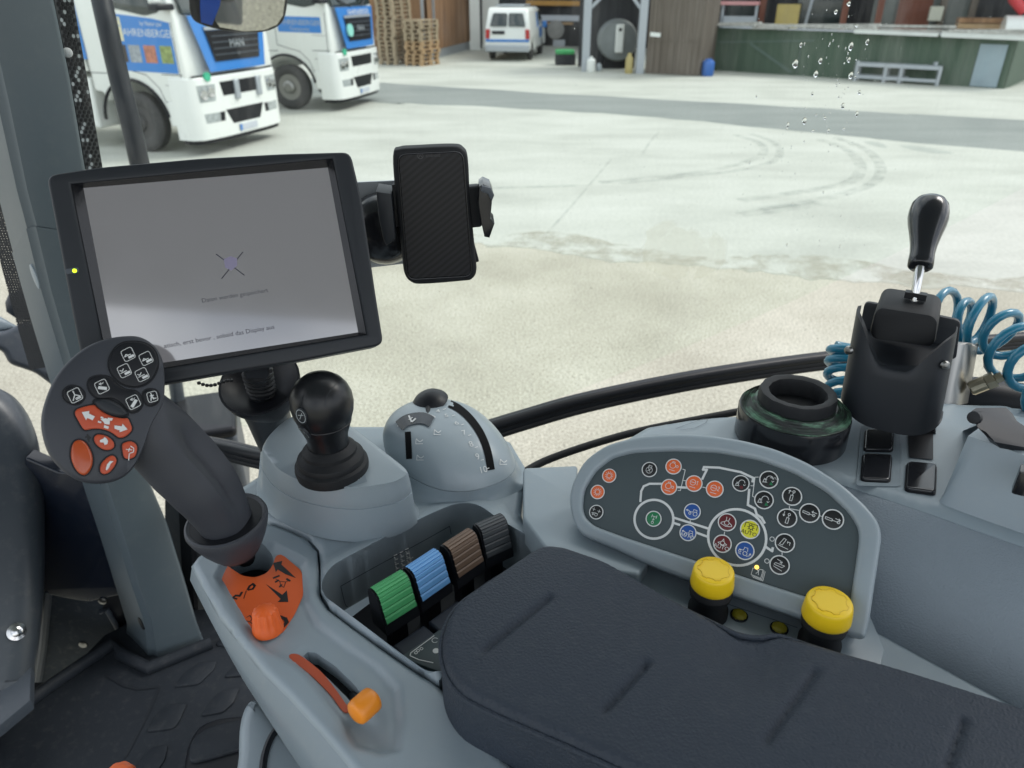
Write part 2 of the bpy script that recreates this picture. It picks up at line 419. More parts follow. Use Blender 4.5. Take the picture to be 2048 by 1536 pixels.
R2 += [shrink(R2[-1], .12, .0006), shrink(R2[-1], .5, .001), shrink(R2[-1], .9, .001)]
m = MB().loft(R2, False, True); bv_pod = m.bvh(); m.build('pod_cover', M['pale'], con, 60)
m = MB(); strip(m, bv_pod, [(644, 968), (690, 968), (732, 956)], 16, .0004); m.build('pod_label', M['grey2'], con, smooth=False)
m = MB()
for x in range(5): strip(m, bv_pod, [(684+x*8, 970-x*2.2), (690+x*8, 962-x*2.6)], 1.4, .0008, 2); strip(m, bv_pod, [(684+x*8, 963-x*2.2), (690+x*8, 968-x*2.6)], 1.4, .0008, 2)
m.build('pod_icons', M['pgrey'], con, smooth=False)
# lever dome with its slot, thumbwheel window and scale
dt = [(772, 905), (790, 930), (830, 960), (880, 980), (930, 984), (980, 973), (1020, 953), (1031, 921), (1004, 878), (962, 850), (900, 838), (840, 845), (792, 870)]
db = [(766, 950), (786, 980), (828, 1002), (885, 1010), (935, 1009), (996, 1000), (1042, 980), (1050, 945), (1020, 890), (964, 858), (900, 846), (840, 852), (790, 885)]
R3 = rings_px(dt, db, .484, .5005, [(0, 0), (.35, .12), (.7, .4), (.9, .75), (1, 1)])
MB().loft(R3, False, True).build('dome_base', M['grey'], con, 55)
base = [DR(p.x, p.y, .484) for p in cat([(x, y, 0) for x, y in dt], 5)]
c0 = sum(base, V())/len(base); ap = c0 + V((-.018, .012, 0)); HD = .045; R4 = []
for i in range(14):
    a = i/13*math.pi/2; k = math.cos(a)**.55; h = math.sin(a)**1.0
    cq = c0.lerp(ap, h); R4.append([V((cq.x+(p.x-c0.x)*max(k, .004)*.992, cq.y+(p.y-c0.y)*max(k, .004)*.992, p.z+.0006+h*HD)) for p in base])
m = MB().loft(R4, False, True); bv_dome = m.bvh(); m.build('dome_cover', M['pale'], con, 60)
m = MB(); strip(m, bv_dome, [(899, 808), (918, 818), (940, 838), (960, 866), (974, 900), (982, 940)], 15, .0006); m.build('dome_slot', M['slot'], con)
m = MB(); strip(m, bv_dome, [(816, 864), (819, 918)], 12, .0006); m.build('dome_slot', M['slot'], con)
m = MB(); strip(m, bv_dome, [(799, 854), (816, 842), (845, 838), (864, 846)], 22, .0018); m.build('thumbwheel', M['gloss'], con)
m = MB(); strip(m, bv_dome, [(818, 834), (824, 847)], 3, .0022, 2); strip(m, bv_dome, [(824, 847), (832, 840)], 3, .0022, 2); strip(m, bv_dome, [(818, 842), (826, 838)], 2, .0022, 2)
m.build('thumbwheel_mark', M['white'], con, smooth=False)
m = MB(); strip(m, bv_dome, [(796, 854), (813, 833), (845, 827), (871, 836)], 2.2, .0012); m.build('window_rim', M['white'], con, smooth=False)
def surf_text(m, bvh, s, x, y, h, rot=0, sx=1):
    p = hit(bvh, x, y, .0007)
    if p is None: return
    q = hit(bvh, x+4, y, .0007); r = hit(bvh, x, y-4, .0007)
    if q is None or r is None: return
    text_mb(m, Frame(p, q-p, r-p), s, h, 0, 0, 0, rot, sx=sx)
m = MB()
for s, x, y in (('4', 876, 823), ('5', 893, 832), ('6', 913, 847), ('7', 928, 866), ('8', 942, 889), ('9', 955, 914), ('10', 966, 940)): surf_text(m, bv_dome, s, x, y, .0072, .25)
for x, y in ((886, 820), (904, 833), (922, 851), (936, 872), (949, 896), (961, 921), (972, 938)): strip(m, bv_dome, [(x, y), (x+6, y-2)], 1.3, .0007, 2)
for x, y in ((874, 866), (838, 884), (1005, 925), (840, 916)):
    strip(m, bv_dome, [(x-5, y-6), (x+2, y), (x+8, y-4)], 1.6, .0007, 3); strip(m, bv_dome, [(x-6, y+4), (x+8, y+4)], 1.4, .0007, 2); strip(m, bv_dome, [(x-5, y-6), (x-6, y+4)], 1.4, .0007, 2)
m.build('dome_scale', M['white'], con, smooth=False)
q = R4[-1][0]+V((-.008, .006, -.004)); tip = D(857, 797, (q-EYE).dot(FW)+.028)
m = MB().tube([q, tip], .0035, 8); prf = [(.0005, .0105), (.008, .0093), (.016, .0055), (.0215, 0), (.0235, -.004), (.0215, -.0045), (.006, .001)]
m.lathe(tip+V((0, 0, -.002)), prf, (-.28, -.1, .95), 24); slide = m.build('slide_lever', M['black'], con)
# orange control panel, its printing, knob, throttle track
def on_left(pts, k=3): return [(p.x, p.y) for p in cat([(x, y, 0) for x, y in pts], k)]
opan = fillet([(427, 1141), (438, 1128), (452, 1131), (484, 1153), (510, 1157), (534, 1148), (546, 1132), (552, 1113), (564, 1110), (604, 1144), (607, 1192), (590, 1230), (567, 1266), (541, 1282), (514, 1281), (491, 1256)], 8, 4)
LP = level(.5062)
sheet('orange_panel', [LP.loop(opan)], LP, .0012, M['orange'], con)
m = MB()
for ar in ([(547, 1128), (565, 1124), (563, 1131), (592, 1158), (571, 1150), (556, 1141), (552, 1146)], [(533, 1171), (553, 1184), (565, 1192), (574, 1183), (577, 1206), (556, 1206), (562, 1200)]):
    m.plate([LP.loop(ar)], LP, .0012, .0015)
for ln, wd in (([(488, 1199), (493, 1184)], .0008), ([(466, 1198), (472, 1193), (480, 1194), (484, 1187)], .0022), ([(466, 1198), (474, 1200)], .0016), ([(496, 1181), (500, 1174), (506, 1170), (510, 1174), (506, 1180), (498, 1182)], .0022),
               ([(552, 1160), (560, 1165), (572, 1166), (580, 1162)], .0007), ([(560, 1165), (562, 1174), (568, 1177)], .0007), ([(572, 1166), (568, 1177)], .0007), ([(548, 1158), (558, 1154)], .0024), ([(552, 1166), (557, 1163)], .0022), ([(574, 1160), (580, 1164)], .002), ([(560, 1176), (563, 1172)], .002),
               ([(494, 1237), (500, 1233), (505, 1240), (500, 1246), (494, 1244)], .0007), ([(500, 1246), (506, 1250)], .0007), ([(560, 1236), (571, 1240), (574, 1247), (568, 1254), (560, 1252)], .0035), ([(512, 1262), (520, 1272), (534, 1277), (548, 1276)], .0012)):
    stroke_mb(m, LP, [LP.loop(ln)], wd, .00145)
m.build('panel_marks', M['kblk'], con, smooth=False)
k0 = LP.at(537, 1262)
kn = thing('rotary_knob', 'orange ribbed rotary knob on the orange panel below the control handle', 'knob', k0)
m = MB().lathe(k0+V((0, 0, .0012)), [(.0135, 0), (.0135, .004), (.0122, .007), (.0112, .013), (.0106, .019), (.0098, .022), (.0075, .0235), (.002, .0245)], (-.02, .10, 1), 48, wob=lambda j, n, h: 1+.045*(1 if (j//2) % 2 else -1)*sst(.003, .009, h))
m.build('knob_cap', M['orange2'], kn, 30)
trk = [(579, 1317), (597, 1311), (640, 1343), (668, 1376), (688, 1404), (700, 1422), (686, 1424), (662, 1392), (622, 1352)]
m = MB(); dn = [(p.x, p.y) for p in cat([(x, y, 0) for x, y in trk], 4)]
LT = level(.5068); m.plate([LT.loop(dn)], LT, 0, .0012); m.build('throttle_scale', plastic('faded orange film', (.42, .075, .030), .5, .08, 20), con, smooth=False)
tl = thing('throttle_lever', 'amber barrel-shaped throttle lever in the curved slot of the console', 'lever', DR(716, 1408, .51))
a, b = DR(708, 1431, .487), DR(750, 1393, .487); ax = (b-a).normalized()
m = MB().lathe(a, [(.001, 0), (.0075, .0004), (.0096, .002), (.0102, .005), (.0102, (b-a).length-.005), (.0096, (b-a).length-.002), (.0075, (b-a).length-.0004), (.001, (b-a).length)], ax, 28)
m.build('lever_grip', M['amber'], tl, 60); c2 = a.lerp(b, .35)
MB().tube([c2, DR(706, 1392, .52)], .004, 8).build('lever_stem', M['black'], tl)
# pedestal below the console
MB().box((0, 0, 0), (.10, .62, .5), Frame(DR(620, 1500, .84)+RR*.14+E1*.1, RR, E1)).build('pedestal', M['grey2'], con, bevel=.02, seg=3)
mp = [(472, 1600), (473, 1500), (476, 1440), (490, 1400), (515, 1392), (560, 1440), (640, 1540), (700, 1660), (580, 1700)]
L70 = level(.60); MB().plate([[(p.x, p.y) for p in cat([(x, y, 0) for x, y in L70.loop(mp)], 4)]], L70, -.3, 0, .012, 4).build('lower_cover', M['pale'], con)
MB().tube(cat([DR(x, y, .6005) for x, y in [(568, 1446), (546, 1470), (531, 1505), (525, 1545), (524, 1600)]], 4, False), .0035, 8).build('cover_seam', M['dark'], con)

# ================================================================== COLOURED REMOTE LEVERS
lev_spec = [('green', M['lgreen'], (777, 1249), (832, 1214), 'green ribbed paddle lever, nearest the orange throttle'), ('blue', M['lblue'], (848, 1203), (899, 1167), 'light blue ribbed paddle lever between the green and the brown one'),
            ('brown', M['lbrown'], (920, 1156), (966, 1124), 'brown ribbed paddle lever between the blue and the dark grey one'), ('grey', M['lgrey'], (977, 1117), (1022, 1096), 'dark grey ribbed paddle lever closest to the button panel')]
for cn, mt, pl, pr, lab in lev_spec:
    a, b = DR(*pl, .512), DR(*pr, .512); xd = V(((b-a).x, (b-a).y, 0)).normalized(); mid = (a+b)/2; w = (b-a).length*1.08
    base = mid - E1*.012; base.z = EYE.z-.558
    t = thing('valve_lever', lab, 'lever', base, 'remote valve levers in the console tray')
    fr = Frame(mid, xd, ZZ.cross(xd))                                  # u across, v forwards, w up; origin at the foot of the front face
    face = [(0, 0), (.0030, .008), (.0058, .0165), (.0082, .0240), (.0105, .0282), (.0140, .0304), (.0185, .0308), (.0225, .0300)]
    body = [(-.0008, -.012)] + [(v+.0012, h-.0012) for v, h in face] + [(.0250, .024), (.0245, .012), (.022, -.012)]
    m = MB(); m.loft([[fr.pt(x, v, h) for v, h in body] for x in (-w/2-.0018, -w/2-.0004, w/2+.0004, w/2+.0018)][::-1]); m.build('paddle', M['black'], t, 35)
    m = MB()                                                  # ribbed cap
    n = 34; rows = []
    fc = cat([(v, h, 0) for v, h in face], 6, False)
    for i, p in enumerate(fc):
        q = fc[min(i+1, len(fc)-1)]-fc[max(i-1, 0)]; q.normalize(); nn = V((-q.y, q.x, 0)); g = -.0005 if i % 5 == 0 else .0004
        rows.append([fr.pt(x, p.x+nn.x*g, p.y+nn.y*g) for x in (-w/2, -w/2+.0015, 0, w/2-.0015, w/2)])
    m.loft(rows, False, False, False); m.build('ribbed_cap', mt, t, 25)
    MB().box((0, .012, -.026), (w*.5, .012, .04), fr).build('lever_stem', M['black'], t)
    MB().box((0, -.018, -.030), (w+.003, .022, .022), fr).build('slot_cover', M['navy'], t, bevel=.002)
    MB().box((.004, -.037, -.034), (w*.72, .013, .018), fr).build('foot_block', M['navy'], t, bevel=.002)
# decal plate at the front of the tray
fl = level(.531); dp = fillet([(808, 1310), (880, 1262), (960, 1290), (900, 1345), (856, 1330)], .004)
dk = thing('icon_plate', 'dark icon plate with white printed outline lying in the tray beside the armrest', 'plate', fl.at(860, 1310))
MB().plate([fl.loop([(800, 1312), (880, 1258), (960, 1290), (905, 1350), (858, 1336)])], fl, -.012, 0, .001, 2).build('plate_base', M['face'], dk)
m = MB(); stroke_mb(m, fl, [[V(p).to_2d() for p in fl.loop([(866, 1326), (838, 1320), (820, 1312), (822, 1306), (868, 1272)])]], .0009, .0004)
for c in ((836, 1302), (843, 1298), (832, 1306)): u, v = fl.px(*c); stroke_mb(m, fl, [circle(.0014, 8, (u, v))+[circle(.0014, 8, (u, v))[0]]], .0006, .0004)
u, v = fl.px(870, 1281); stroke_mb(m, fl, [arc(u, v, .0028, 40, 320)], .0006, .0004); u, v = fl.px(872, 1302); m.plate([circle(.003, 12, (u, v))], fl, 0, .0004)
m.build('plate_print', M['white'], dk, smooth=False)

# ================================================================== JOYSTICK
jb = hit(bv_pod, 665, 936, 0)
joy = thing('joystick', 'black ball-headed joystick with a ringed rubber boot on the grey pod', 'joystick', jb)
jax = V((-.02, 0, 1)).normalized()
MB().lathe(jb, [(.0355, -.003), (.0365, .003), (.036, .0075), (.033, .0095), (.0335, .0125), (.0325, .0155), (.029, .0175), (.0265, .0195), (.0265, .0235), (.0235, .0265), (.0205, .029)], jax, 40).build('rubber_boot', M['rubber'], joy, 30)
hp = [(r*.965, .028+(h-.028)*.89) for r, h in [(.0205, .028), (.0208, .040), (.0228, .047), (.0266, .058), (.0267, .0586), (.0261, .0592), (.0266, .0598), (.0298, .070), (.0312, .080), (.0305, .090), (.0275, .099), (.0225, .1065), (.0150, .1125), (.006, .1150), (.001, .1153)]]
hp2 = [hp[i] for i in range(len(hp))]
m = MB().lathe(jb, hp2, jax, 48); bv_ball = m.bvh(); hd = m.build('joystick_head', plastic('satin black plastic', (.009, .010, .012), .32, .12, 20, .05, 1200, spec=.4), joy, 60)
m = MB(); pa = [(652, 786), (646, 822), (644, 860)]; strip(m, bv_ball, [(672, 768), (655, 790), (650, 812)], 2, .0004); strip(m, bv_ball, [(636, 872), (620, 860), (603, 815), (606, 790)], 1.5, .0004); m.build('mould_line', M['dark'], hd, smooth=False)
for (x, y) in ((604, 831), (611, 865)):
    p = hit(bv_ball, x, y, .0008); q = hit(bv_ball, x+3, y, .0008); r = hit(bv_ball, x, y-3, .0008)
    if p and q and r:
        fb = Frame(p, q-p, r-p); m = MB().plate([circle(.0062, 20, (0, 0), .0085)], fb, -.0015, .0008, .0006, 2); bt = m.build('button', M['dark'], hd)
        m = MB(); stroke_mb(m, fb, [circle(.0048, 16, (0, 0), .0066)+[(.0048, 0)], [(-.002, -.003), (.002, .003)], [(-.003, .001), (.003, .001)]], .0006, .001); m.build('icon', M['pgrey'], bt, smooth=False)
# ================================================================== MULTI-FUNCTION CONTROL HANDLE
hc = D(212, 820, .585)
hf_ = facing(hc, tilt=(.10, .0, .16))
hnd = thing('drive_controller', 'charcoal multi-function control lever with a round keypad head and bowl-shaped collar', 'controller', DR(495, 1115, .50))
ho = [(256, 669), (286, 673), (312, 691), (327, 719), (331, 753), (330, 790), (323, 815), (304, 850), (290, 890), (274, 925), (252, 951), (220, 964), (183, 966), (151, 957), (121, 936), (97, 906), (84, 868), (82, 833), (91, 796), (108, 757), (134, 723), (170, 693), (209, 676)]
hl = [(p.x, p.y) for p in cat([(x, y, 0) for x, y in hf_.loop(ho)], 4)]
m = MB(); hl2 = ccw(hl); c2 = (sum(p[0] for p in hl2)/len(hl2), sum(p[1] for p in hl2)/len(hl2))
rr = []
for k, w in ((.90, -.030), (.97, -.022), (1.0, -.013), (1.0, -.006), (.985, -.002), (.955, 0), (.6, .0008), (.2, .001)):
    rr.append([hf_.pt(c2[0]+(p[0]-c2[0])*k+(.0025 if k < .97 and w >= 0 else 0)*(1-k)*4, c2[1]+(p[1]-c2[1])*k-(.002 if k < .97 and w >= 0 else 0)*(1-k)*4, w) for p in hl2])
m.loft(rr); head = m.build('keypad_head', M['handle'], hnd, 60)
def on_head(pts, k=4, smooth=True):
    l = hf_.loop(pts); return [(p.x, p.y) for p in cat([(x, y, 0) for x, y in l], k)] if smooth else l
def zc(x, y): return (80+x*.2149, 650+y*.2149)
def zl(pts): return [zc(*p) for p in pts]
def hbutton(pts, mt, name='button', k=4, w=.0022, bev=.0012, well=True):
    l = on_head(zl(pts), k)
    if well:
        q = inset(ccw(l), -.0011); MB().plate([q], hf_, -.001, .0012).build('button_well', M['black'], head, smooth=False)
    return MB().plate([l], hf_, -.001, w, bev, 3).build(name, mt, head, 60)
big = hbutton([(850, 160), (960, 170), (1050, 225), (1090, 310), (1090, 400), (1050, 490), (980, 555), (880, 580), (770, 555), (690, 490), (645, 400), (650, 310), (700, 220), (770, 172)], M['black'], w=.0026)
rock = hbutton([(600, 478), (660, 500), (720, 560), (800, 605), (880, 615), (930, 660), (950, 740), (910, 800), (850, 815), (800, 780), (740, 720), (660, 685), (560, 690), (490, 650), (450, 580), (460, 510), (520, 480)], M['black'])
b_l = hbutton([(310, 570), (370, 590), (412, 640), (400, 700), (350, 735), (290, 730), (230, 690), (222, 620), (260, 580)], M['black'])
b_r = hbutton([(1030, 600), (1080, 615), (1102, 660), (1095, 715), (1050, 748), (1000, 745), (968, 700), (958, 640), (985, 608)], M['black'])
wheel = hbutton([(500, 715), (560, 688), (650, 700), (740, 745), (800, 800), (810, 845), (740, 858), (640, 835), (550, 785)], M['dark'], name='thumb_rocker', w=.004, bev=.003)
arr = hbutton([(500, 745), (540, 775), (590, 812), (670, 850), (760, 868), (815, 870), (835, 905), (855, 960), (840, 1000), (790, 1040), (735, 1050), (690, 1020), (640, 990), (560, 968), (490, 968), (420, 978), (390, 950), (355, 890), (325, 830), (340, 790), (400, 765)], M['red'], k=3)
lens = hbutton([(350, 1072), (410, 1085), (460, 1150), (490, 1240), (480, 1320), (440, 1385), (390, 1395), (330, 1340), (292, 1250), (290, 1160), (310, 1100)], plastic('clear orange lens', (.42, .070, .016), .22, .12, 90, coat=.2), name='indicator_lens', w=.0035, bev=.002)
b_h = hbutton([(560, 1020), (630, 1040), (680, 1085), (688, 1135), (650, 1162), (590, 1160), (530, 1120), (502, 1070), (515, 1030)], M['red'])
b_i = hbutton([(800, 1090), (850, 1085), (895, 1115), (902, 1170), (880, 1225), (830, 1248), (785, 1235), (768, 1180), (764, 1115)], M['red'])
b_j = hbutton([(690, 1222), (712, 1260), (690, 1320), (640, 1375), (590, 1388), (560, 1360), (565, 1300), (610, 1245), (655, 1218)], M['red'])
def hstroke(parent, lines, wd, mt=M['white'], w=.0030):
    m = MB(); stroke_mb(m, hf_, [hf_.loop(zl(l)) for l in lines], wd*.55, w); return m.build('icon', mt, parent, smooth=False)
def hpoly(m, pts, w=.0030): m.plate([hf_.loop(zl(pts))], hf_, w-.0004, w); return m
def sq(cx, cy, s=62, rot=-26):
    c, q = math.cos(rad(rot)), math.sin(rad(rot)); P = fillet([(-s, -s), (s, -s), (s, s), (-s, s)], 22, 3)
    P = [(cx+x*c-y*q, cy+x*q+y*c) for x, y in P]; return P+[P[0]]
def loc(cx, cy, pts, rot=-26):
    c, q = math.cos(rad(rot)), math.sin(rad(rot)); return [(cx+x*c-y*q, cy+x*q+y*c) for x, y in pts]
for cx, cy, up in ((817, 280, 0), (983, 318, 0), (782, 432, 1), (946, 468, 1)):
    hstroke(big, [sq(cx, cy, 54)], .0008, w=.0033)
    hstroke(big, [loc(cx, cy, [(-5, 26), (40, 26)]), loc(cx, cy, [(-5, 34), (40, 34)])], .0022, w=.0033)
    hstroke(big, [loc(cx, cy, [(-38, 8 if not up else -20), (-20, -8 if not up else -4), (0, 8 if not up else -20)]), loc(cx, cy, [(-40, 8), (20, 8)])], .0011, w=.0033)
for cx, cy in ((575, 578), (865, 722)):
    hstroke(rock, [sq(cx, cy, 56)], .0008); s = 1 if cx < 700 else -1
    hstroke(rock, [loc(cx, cy, [(-s*34, 0), (s*24, 38)]), loc(cx, cy, [(-s*26, -8), (s*30, 28)])], .0026)
    hstroke(rock, [loc(cx, cy, [(-10, -34), (14, -22), (28, -30)]), loc(cx, cy, [(8, -36), (-14, -30), (0, -16)])], .0009)
hstroke(b_l, [sq(325, 660, 58)], .0008); hstroke(b_l, [loc(325, 660, [(-36, 36), (0, -6), (0, -44)]), loc(325, 660, [(0, -6), (36, 20)]), loc(325, 660, [(-5, 40), (42, 40)]), loc(325, 660, [(-5, 28), (42, 28)])], .0013)
hstroke(b_r, [sq(1042, 672, 46, -15)], .0008); hstroke(b_r, [loc(1042, 672, [(-26, 26), (-10, -4), (10, 22), (26, 26)]), loc(1042, 672, [(0, -34), (0, 26)]), loc(1042, 672, [(-14, -16), (14, -8)])], .0013)
m = MB(); hpoly(m, [(388, 815), (458, 805), (455, 828), (510, 855), (488, 890), (440, 868), (428, 890)]); hpoly(m, [(690, 938), (760, 946), (766, 922), (812, 975), (735, 1002), (742, 985), (692, 968)])
hpoly(m, [(560, 880), (610, 870), (650, 892), (645, 930), (600, 925), (590, 905)]); hpoly(m, [(630, 866), (676, 872), (668, 895), (628, 886)]); hpoly(m, [(596, 935), (640, 950), (632, 972), (592, 958)]); hpoly(m, [(566, 855), (590, 862), (584, 876), (560, 870)]); hpoly(m, [(540, 895), (572, 905), (566, 918), (536, 910)])
m.build('icon', M['white'], arr, smooth=False)
m = MB(); hpoly(m, [(555, 1075), (590, 1060), (600, 1045), (618, 1062), (632, 1082), (625, 1110), (600, 1120), (590, 1095), (560, 1095)]); m.build('icon', M['white'], b_h, smooth=False)
hstroke(b_i, [[(800, 1160), (850, 1165)], [(840, 1130), (870, 1150), (866, 1185), (835, 1195)], [(828, 1200), (822, 1260)], [(830, 1150), (822, 1180)]], .0011)
m = MB(); hpoly(m, [(610, 1345), (622, 1300), (650, 1268), (682, 1270), (655, 1295), (640, 1330), (620, 1355)]); m.build('icon', M['white'], b_j, smooth=False)
m = MB(); stroke_mb(m, hf_, [hf_.loop(zl(l)) for l in ([(425, 1045), (450, 1035), (470, 1050), (445, 1065)], [(440, 1020), (455, 1085)])], .0011, .0011); m.build('print', M['kblk'], head, smooth=False)
# grip: a swept, scooped lever from the head down into the collar
gp = cat([(262, 812, .612), (312, 868, .630), (368, 928, .650), (410, 975, .664), (440, 1020, .680), (462, 1062, .695)], 6, False)
gw = [.0230, .0300, .0315, .0300, .0260, .0220]; rings = []
for i, p in enumerate(gp):
    t = i/(len(gp)-1)*5; a = int(min(t, 4)); w = gw[a]+(gw[a+1]-gw[a])*(t-a); c = D(p.x, p.y, p.z)
    q = gp[min(i+1, len(gp)-1)]; q0 = gp[max(i-1, 0)]; tg = (D(q.x, q.y, q.z)-D(q0.x, q0.y, q0.z)).normalized()
    sx = tg.cross((EYE-c).normalized()).normalized(); sy = sx.cross(tg)
    r = []
    for j in range(36):
        a = 2*math.pi*j/36; rx, ry = w*math.cos(a), w*.88*math.sin(a)
        sc = 1-.44*(max(0, math.cos(min(1, abs(a-rad(140))/.72)*math.pi/2))**1.1)*sst(.05, .35, i/(len(gp)-1))*(1-.8*sst(.60, 1, i/(len(gp)-1)))
        r.append(c+sx*rx*sc+sy*ry*sc)
    rings.append(r)
m = MB().loft(rings); m.build('grip', M['handle'], hnd, 40)
cc = D(452, 1040, .693); cx_ = (D(415, 985, .668)-D(478, 1100, .718)).normalized(); cx_ = (cx_*.55+V((-.03, .02, 1))*.6).normalized()
m = MB().lathe(cc, [(.027, -.004), (.0355, .002), (.0375, .001), (.0382, -.002), (.036, -.010), (.031, -.022), (.025, -.033), (.0205, -.040), (.018, -.041)], cx_, 48)
m.build('collar', M['handle'], hnd, 40)
MB().lathe(cc, [(.0255, -.010), (.0330, .0005)], cx_, 40).build('collar_lining', M['black'], hnd)
MB().tube([cc-cx_*.035, DR(497, 1118, .54)], .011, 14).build('lever_stem', M['rubber'], hnd)

# ================================================================== PADDED ARMREST
arm_px = [(1085, 1084), (1130, 1090), (1210, 1118), (1330, 1186), (1410, 1224), (1480, 1257), (1520, 1263), (1560, 1256), (1610, 1274), (1680, 1296), (1800, 1330), (1940, 1374), (2060, 1412), (2260, 1480), (2300, 1700), (1900, 1900), (1500, 1690), (1300, 1550), (1180, 1495), (1068, 1446), (993, 1414), (922, 1378), (891, 1336), (881, 1292), (886, 1250), (902, 1215), (925, 1190)]
LA = level(.445); au = fillet(LA.loop(arm_px), [.012, .004, .01, .02, .03, .03, .012, .012, .012, .02]+[.03]*20, 4)
grooves = [[LA.px(1108, 1188), LA.px(950, 1312)], [LA.px(1303, 1318), LA.px(1198, 1430)], [LA.px(1640, 1330), LA.px(1520, 1500)], [LA.px(1932, 1432), LA.px(1892, 1545)]]
dip = LA.px(1500, 1290); ex1 = V((E1.x, E1.y)); er = V((RR.x, RR.y))
def segd(p, a, b):
    a, b, p = V(a), V(b), V(p); t = max(0, min(1, (p-a).dot(b-a)/(b-a).length_squared)); return (p-a-(b-a)*t).length, t
ledge = [LA.px(1085, 1090), LA.px(1330, 1190), LA.px(1480, 1262)]
def h_arm(u, v):
    d = sd(au, u, v); z = -.007*(1-math.sqrt(max(0, 1-min(1, max(0, (d+.008)/.008))**2))) if d > -.008 else 0
    for a, b in grooves:
        g, t = segd((u, v), a, b); z -= .0042*math.exp(-(g/.0031)**2)*sst(0, .08, t)*sst(1, .85, t)
    q = V((u-dip[0], v-dip[1])); z -= .010*math.exp(-(q.dot(ex1)/.030)**2-(q.dot(er)/.035)**2)
    return z + .0012*math.sin(u*21)*math.sin(v*17) - .0022*math.exp(-((d+.036)/.006)**2)*0
arm = thing('armrest_pad', 'black grained padded armrest with pressed grooves filling the lower right', 'armrest', DR(1400, 1450, .52))
m = MB().relief([au], LA, h_arm, .0024, -.058); pad = m.build('cushion', M['pad'], arm, 60)
pipe = [LA.pt(p[0], p[1], -.0085) for p in inset(ccw(au), -.0006)]
MB().tube(pipe, .0022, 8, closed=True).build('piping', M['pad'], arm)
bl = inset(ccw(au), .014); MB().plate([bl], LA, -.085, -.056).build('base_tray', M['black'], arm)
m = MB()
m.plate([inset(ccw(au), -.0012)], LA, -.062, -.010, .0); m.build('side_band', M['pad'], arm, 40)

# ================================================================== BUTTON PANEL (keypad)
kc = D(1440, 1150, .665)
KN = (RR*-math.cos(rad(45))+ZZ*math.sin(rad(45))).normalized()
KF = Frame(kc, E1, KN.cross(E1))
kp = thing('button_panel', 'grey half-round button panel printed with a white tractor outline and round coloured keys', 'control panel', KF.at(1440, 1180))
ko = [(1140, 999), (1147, 966), (1170, 923), (1213, 892), (1279, 874), (1352, 869), (1419, 872), (1485, 882), (1552, 900), (1618, 928), (1684, 970), (1734, 1016), (1757, 1046), (1763, 1073), (1758, 1110), (1750, 1160), (1738, 1245), (1730, 1279), (1711, 1276), (1585, 1233), (1450, 1186), (1379, 1162), (1293, 1129), (1230, 1098), (1163, 1071), (1146, 1040)]
ki = [(1166, 1014), (1170, 980), (1193, 943), (1226, 917), (1269, 906), (1352, 903), (1435, 906), (1518, 921), (1585, 946), (1651, 983), (1698, 1027), (1716, 1056), (1718, 1080), (1711, 1130), (1700, 1205), (1692, 1219), (1651, 1206), (1518, 1164), (1392, 1122), (1253, 1076), (1190, 1053), (1170, 1034)]
kol = fillet(KF.loop(ko), .010, 3); kil = fillet(KF.loop(ki), .006, 3)
MB().plate([kol, kil], KF, -.016, .006, .0045, 4).build('panel_frame', M['pale'], kp, 60)
MB().plate([inset(ccw(kil), -.002)], KF, -.010, 0).build('panel_face', M['face'], kp, smooth=False)
shell = inset(ccw(kol), .004); MB().loft([[KF.pt(x, y, -.016) for x, y in shell], [KF.pt(x*.97, y*.97, -.045) for x, y in shell]]).build('panel_back', M['grey2'], kp, 50)
KW = .0006
def kz(x, y): return (1120+x*.332, 840+y*.332)
def K(x, y): return KF.px(*kz(x, y))
def KL(pts): return [K(*p) for p in pts]
# white tractor outline
m = MB()
c1, c2, c3 = K(565, 597), K(683, 597), K(565, 478); r1 = (V(c2)-V(c1)).length
q1, q2 = K(1065, 705), K(1242, 705); r2 = (V(q2)-V(q1)).length
for c, r in ((c1, r1), (q1, r2)): m.plate([circle(r+.0011, 48, c), circle(r-.0011, 48, c)], KF, 0, .0004)
for ln in ([(485, 490), (490, 430), (505, 400), (540, 385), (610, 385)], [(700, 405), (760, 408)], [(858, 356), (885, 300), (862, 300), (868, 284), (960, 288), (1090, 315), (1165, 350), (1160, 372)], [(1140, 420), (1132, 512), (1175, 535), (1185, 570), (1215, 590), (1232, 620)], [(690, 590), (895, 655)], [(690, 622), (720, 632)], [(825, 680), (885, 702)], [(1240, 765), (1262, 780), (1278, 790), (1282, 772)]):
    stroke_mb(m, KF, [KL(ln)], .0021, KW)
for ln in ([(740, 297), (755, 302), (726, 425), (712, 425)], [(745, 365), (765, 368)], [(860, 405), (880, 410)], [(1150, 396), (1165, 398), (1175, 345), (1195, 345)], [(1175, 345), (1160, 460), (1180, 470)], [(1382, 520), (1382, 535), (1440, 545)], [(1560, 575), (1585, 585)], [(1338, 800), (1338, 815)], [(992, 675), (990, 690)], [(785, 605), (785, 620)]):
    stroke_mb(m, KF, [KL(ln)], .0007, KW)
for c in ((1278, 718), (1247, 850)):
    u = K(*c); stroke_mb(m, KF, [circle(.0019, 16, u)+[(u[0]+.0019, u[1])]], .0006, KW)
m.build('tractor_outline', M['white'], kp, smooth=False)
RB = (V(K(1064, 617))-V(K(1007, 617))).length
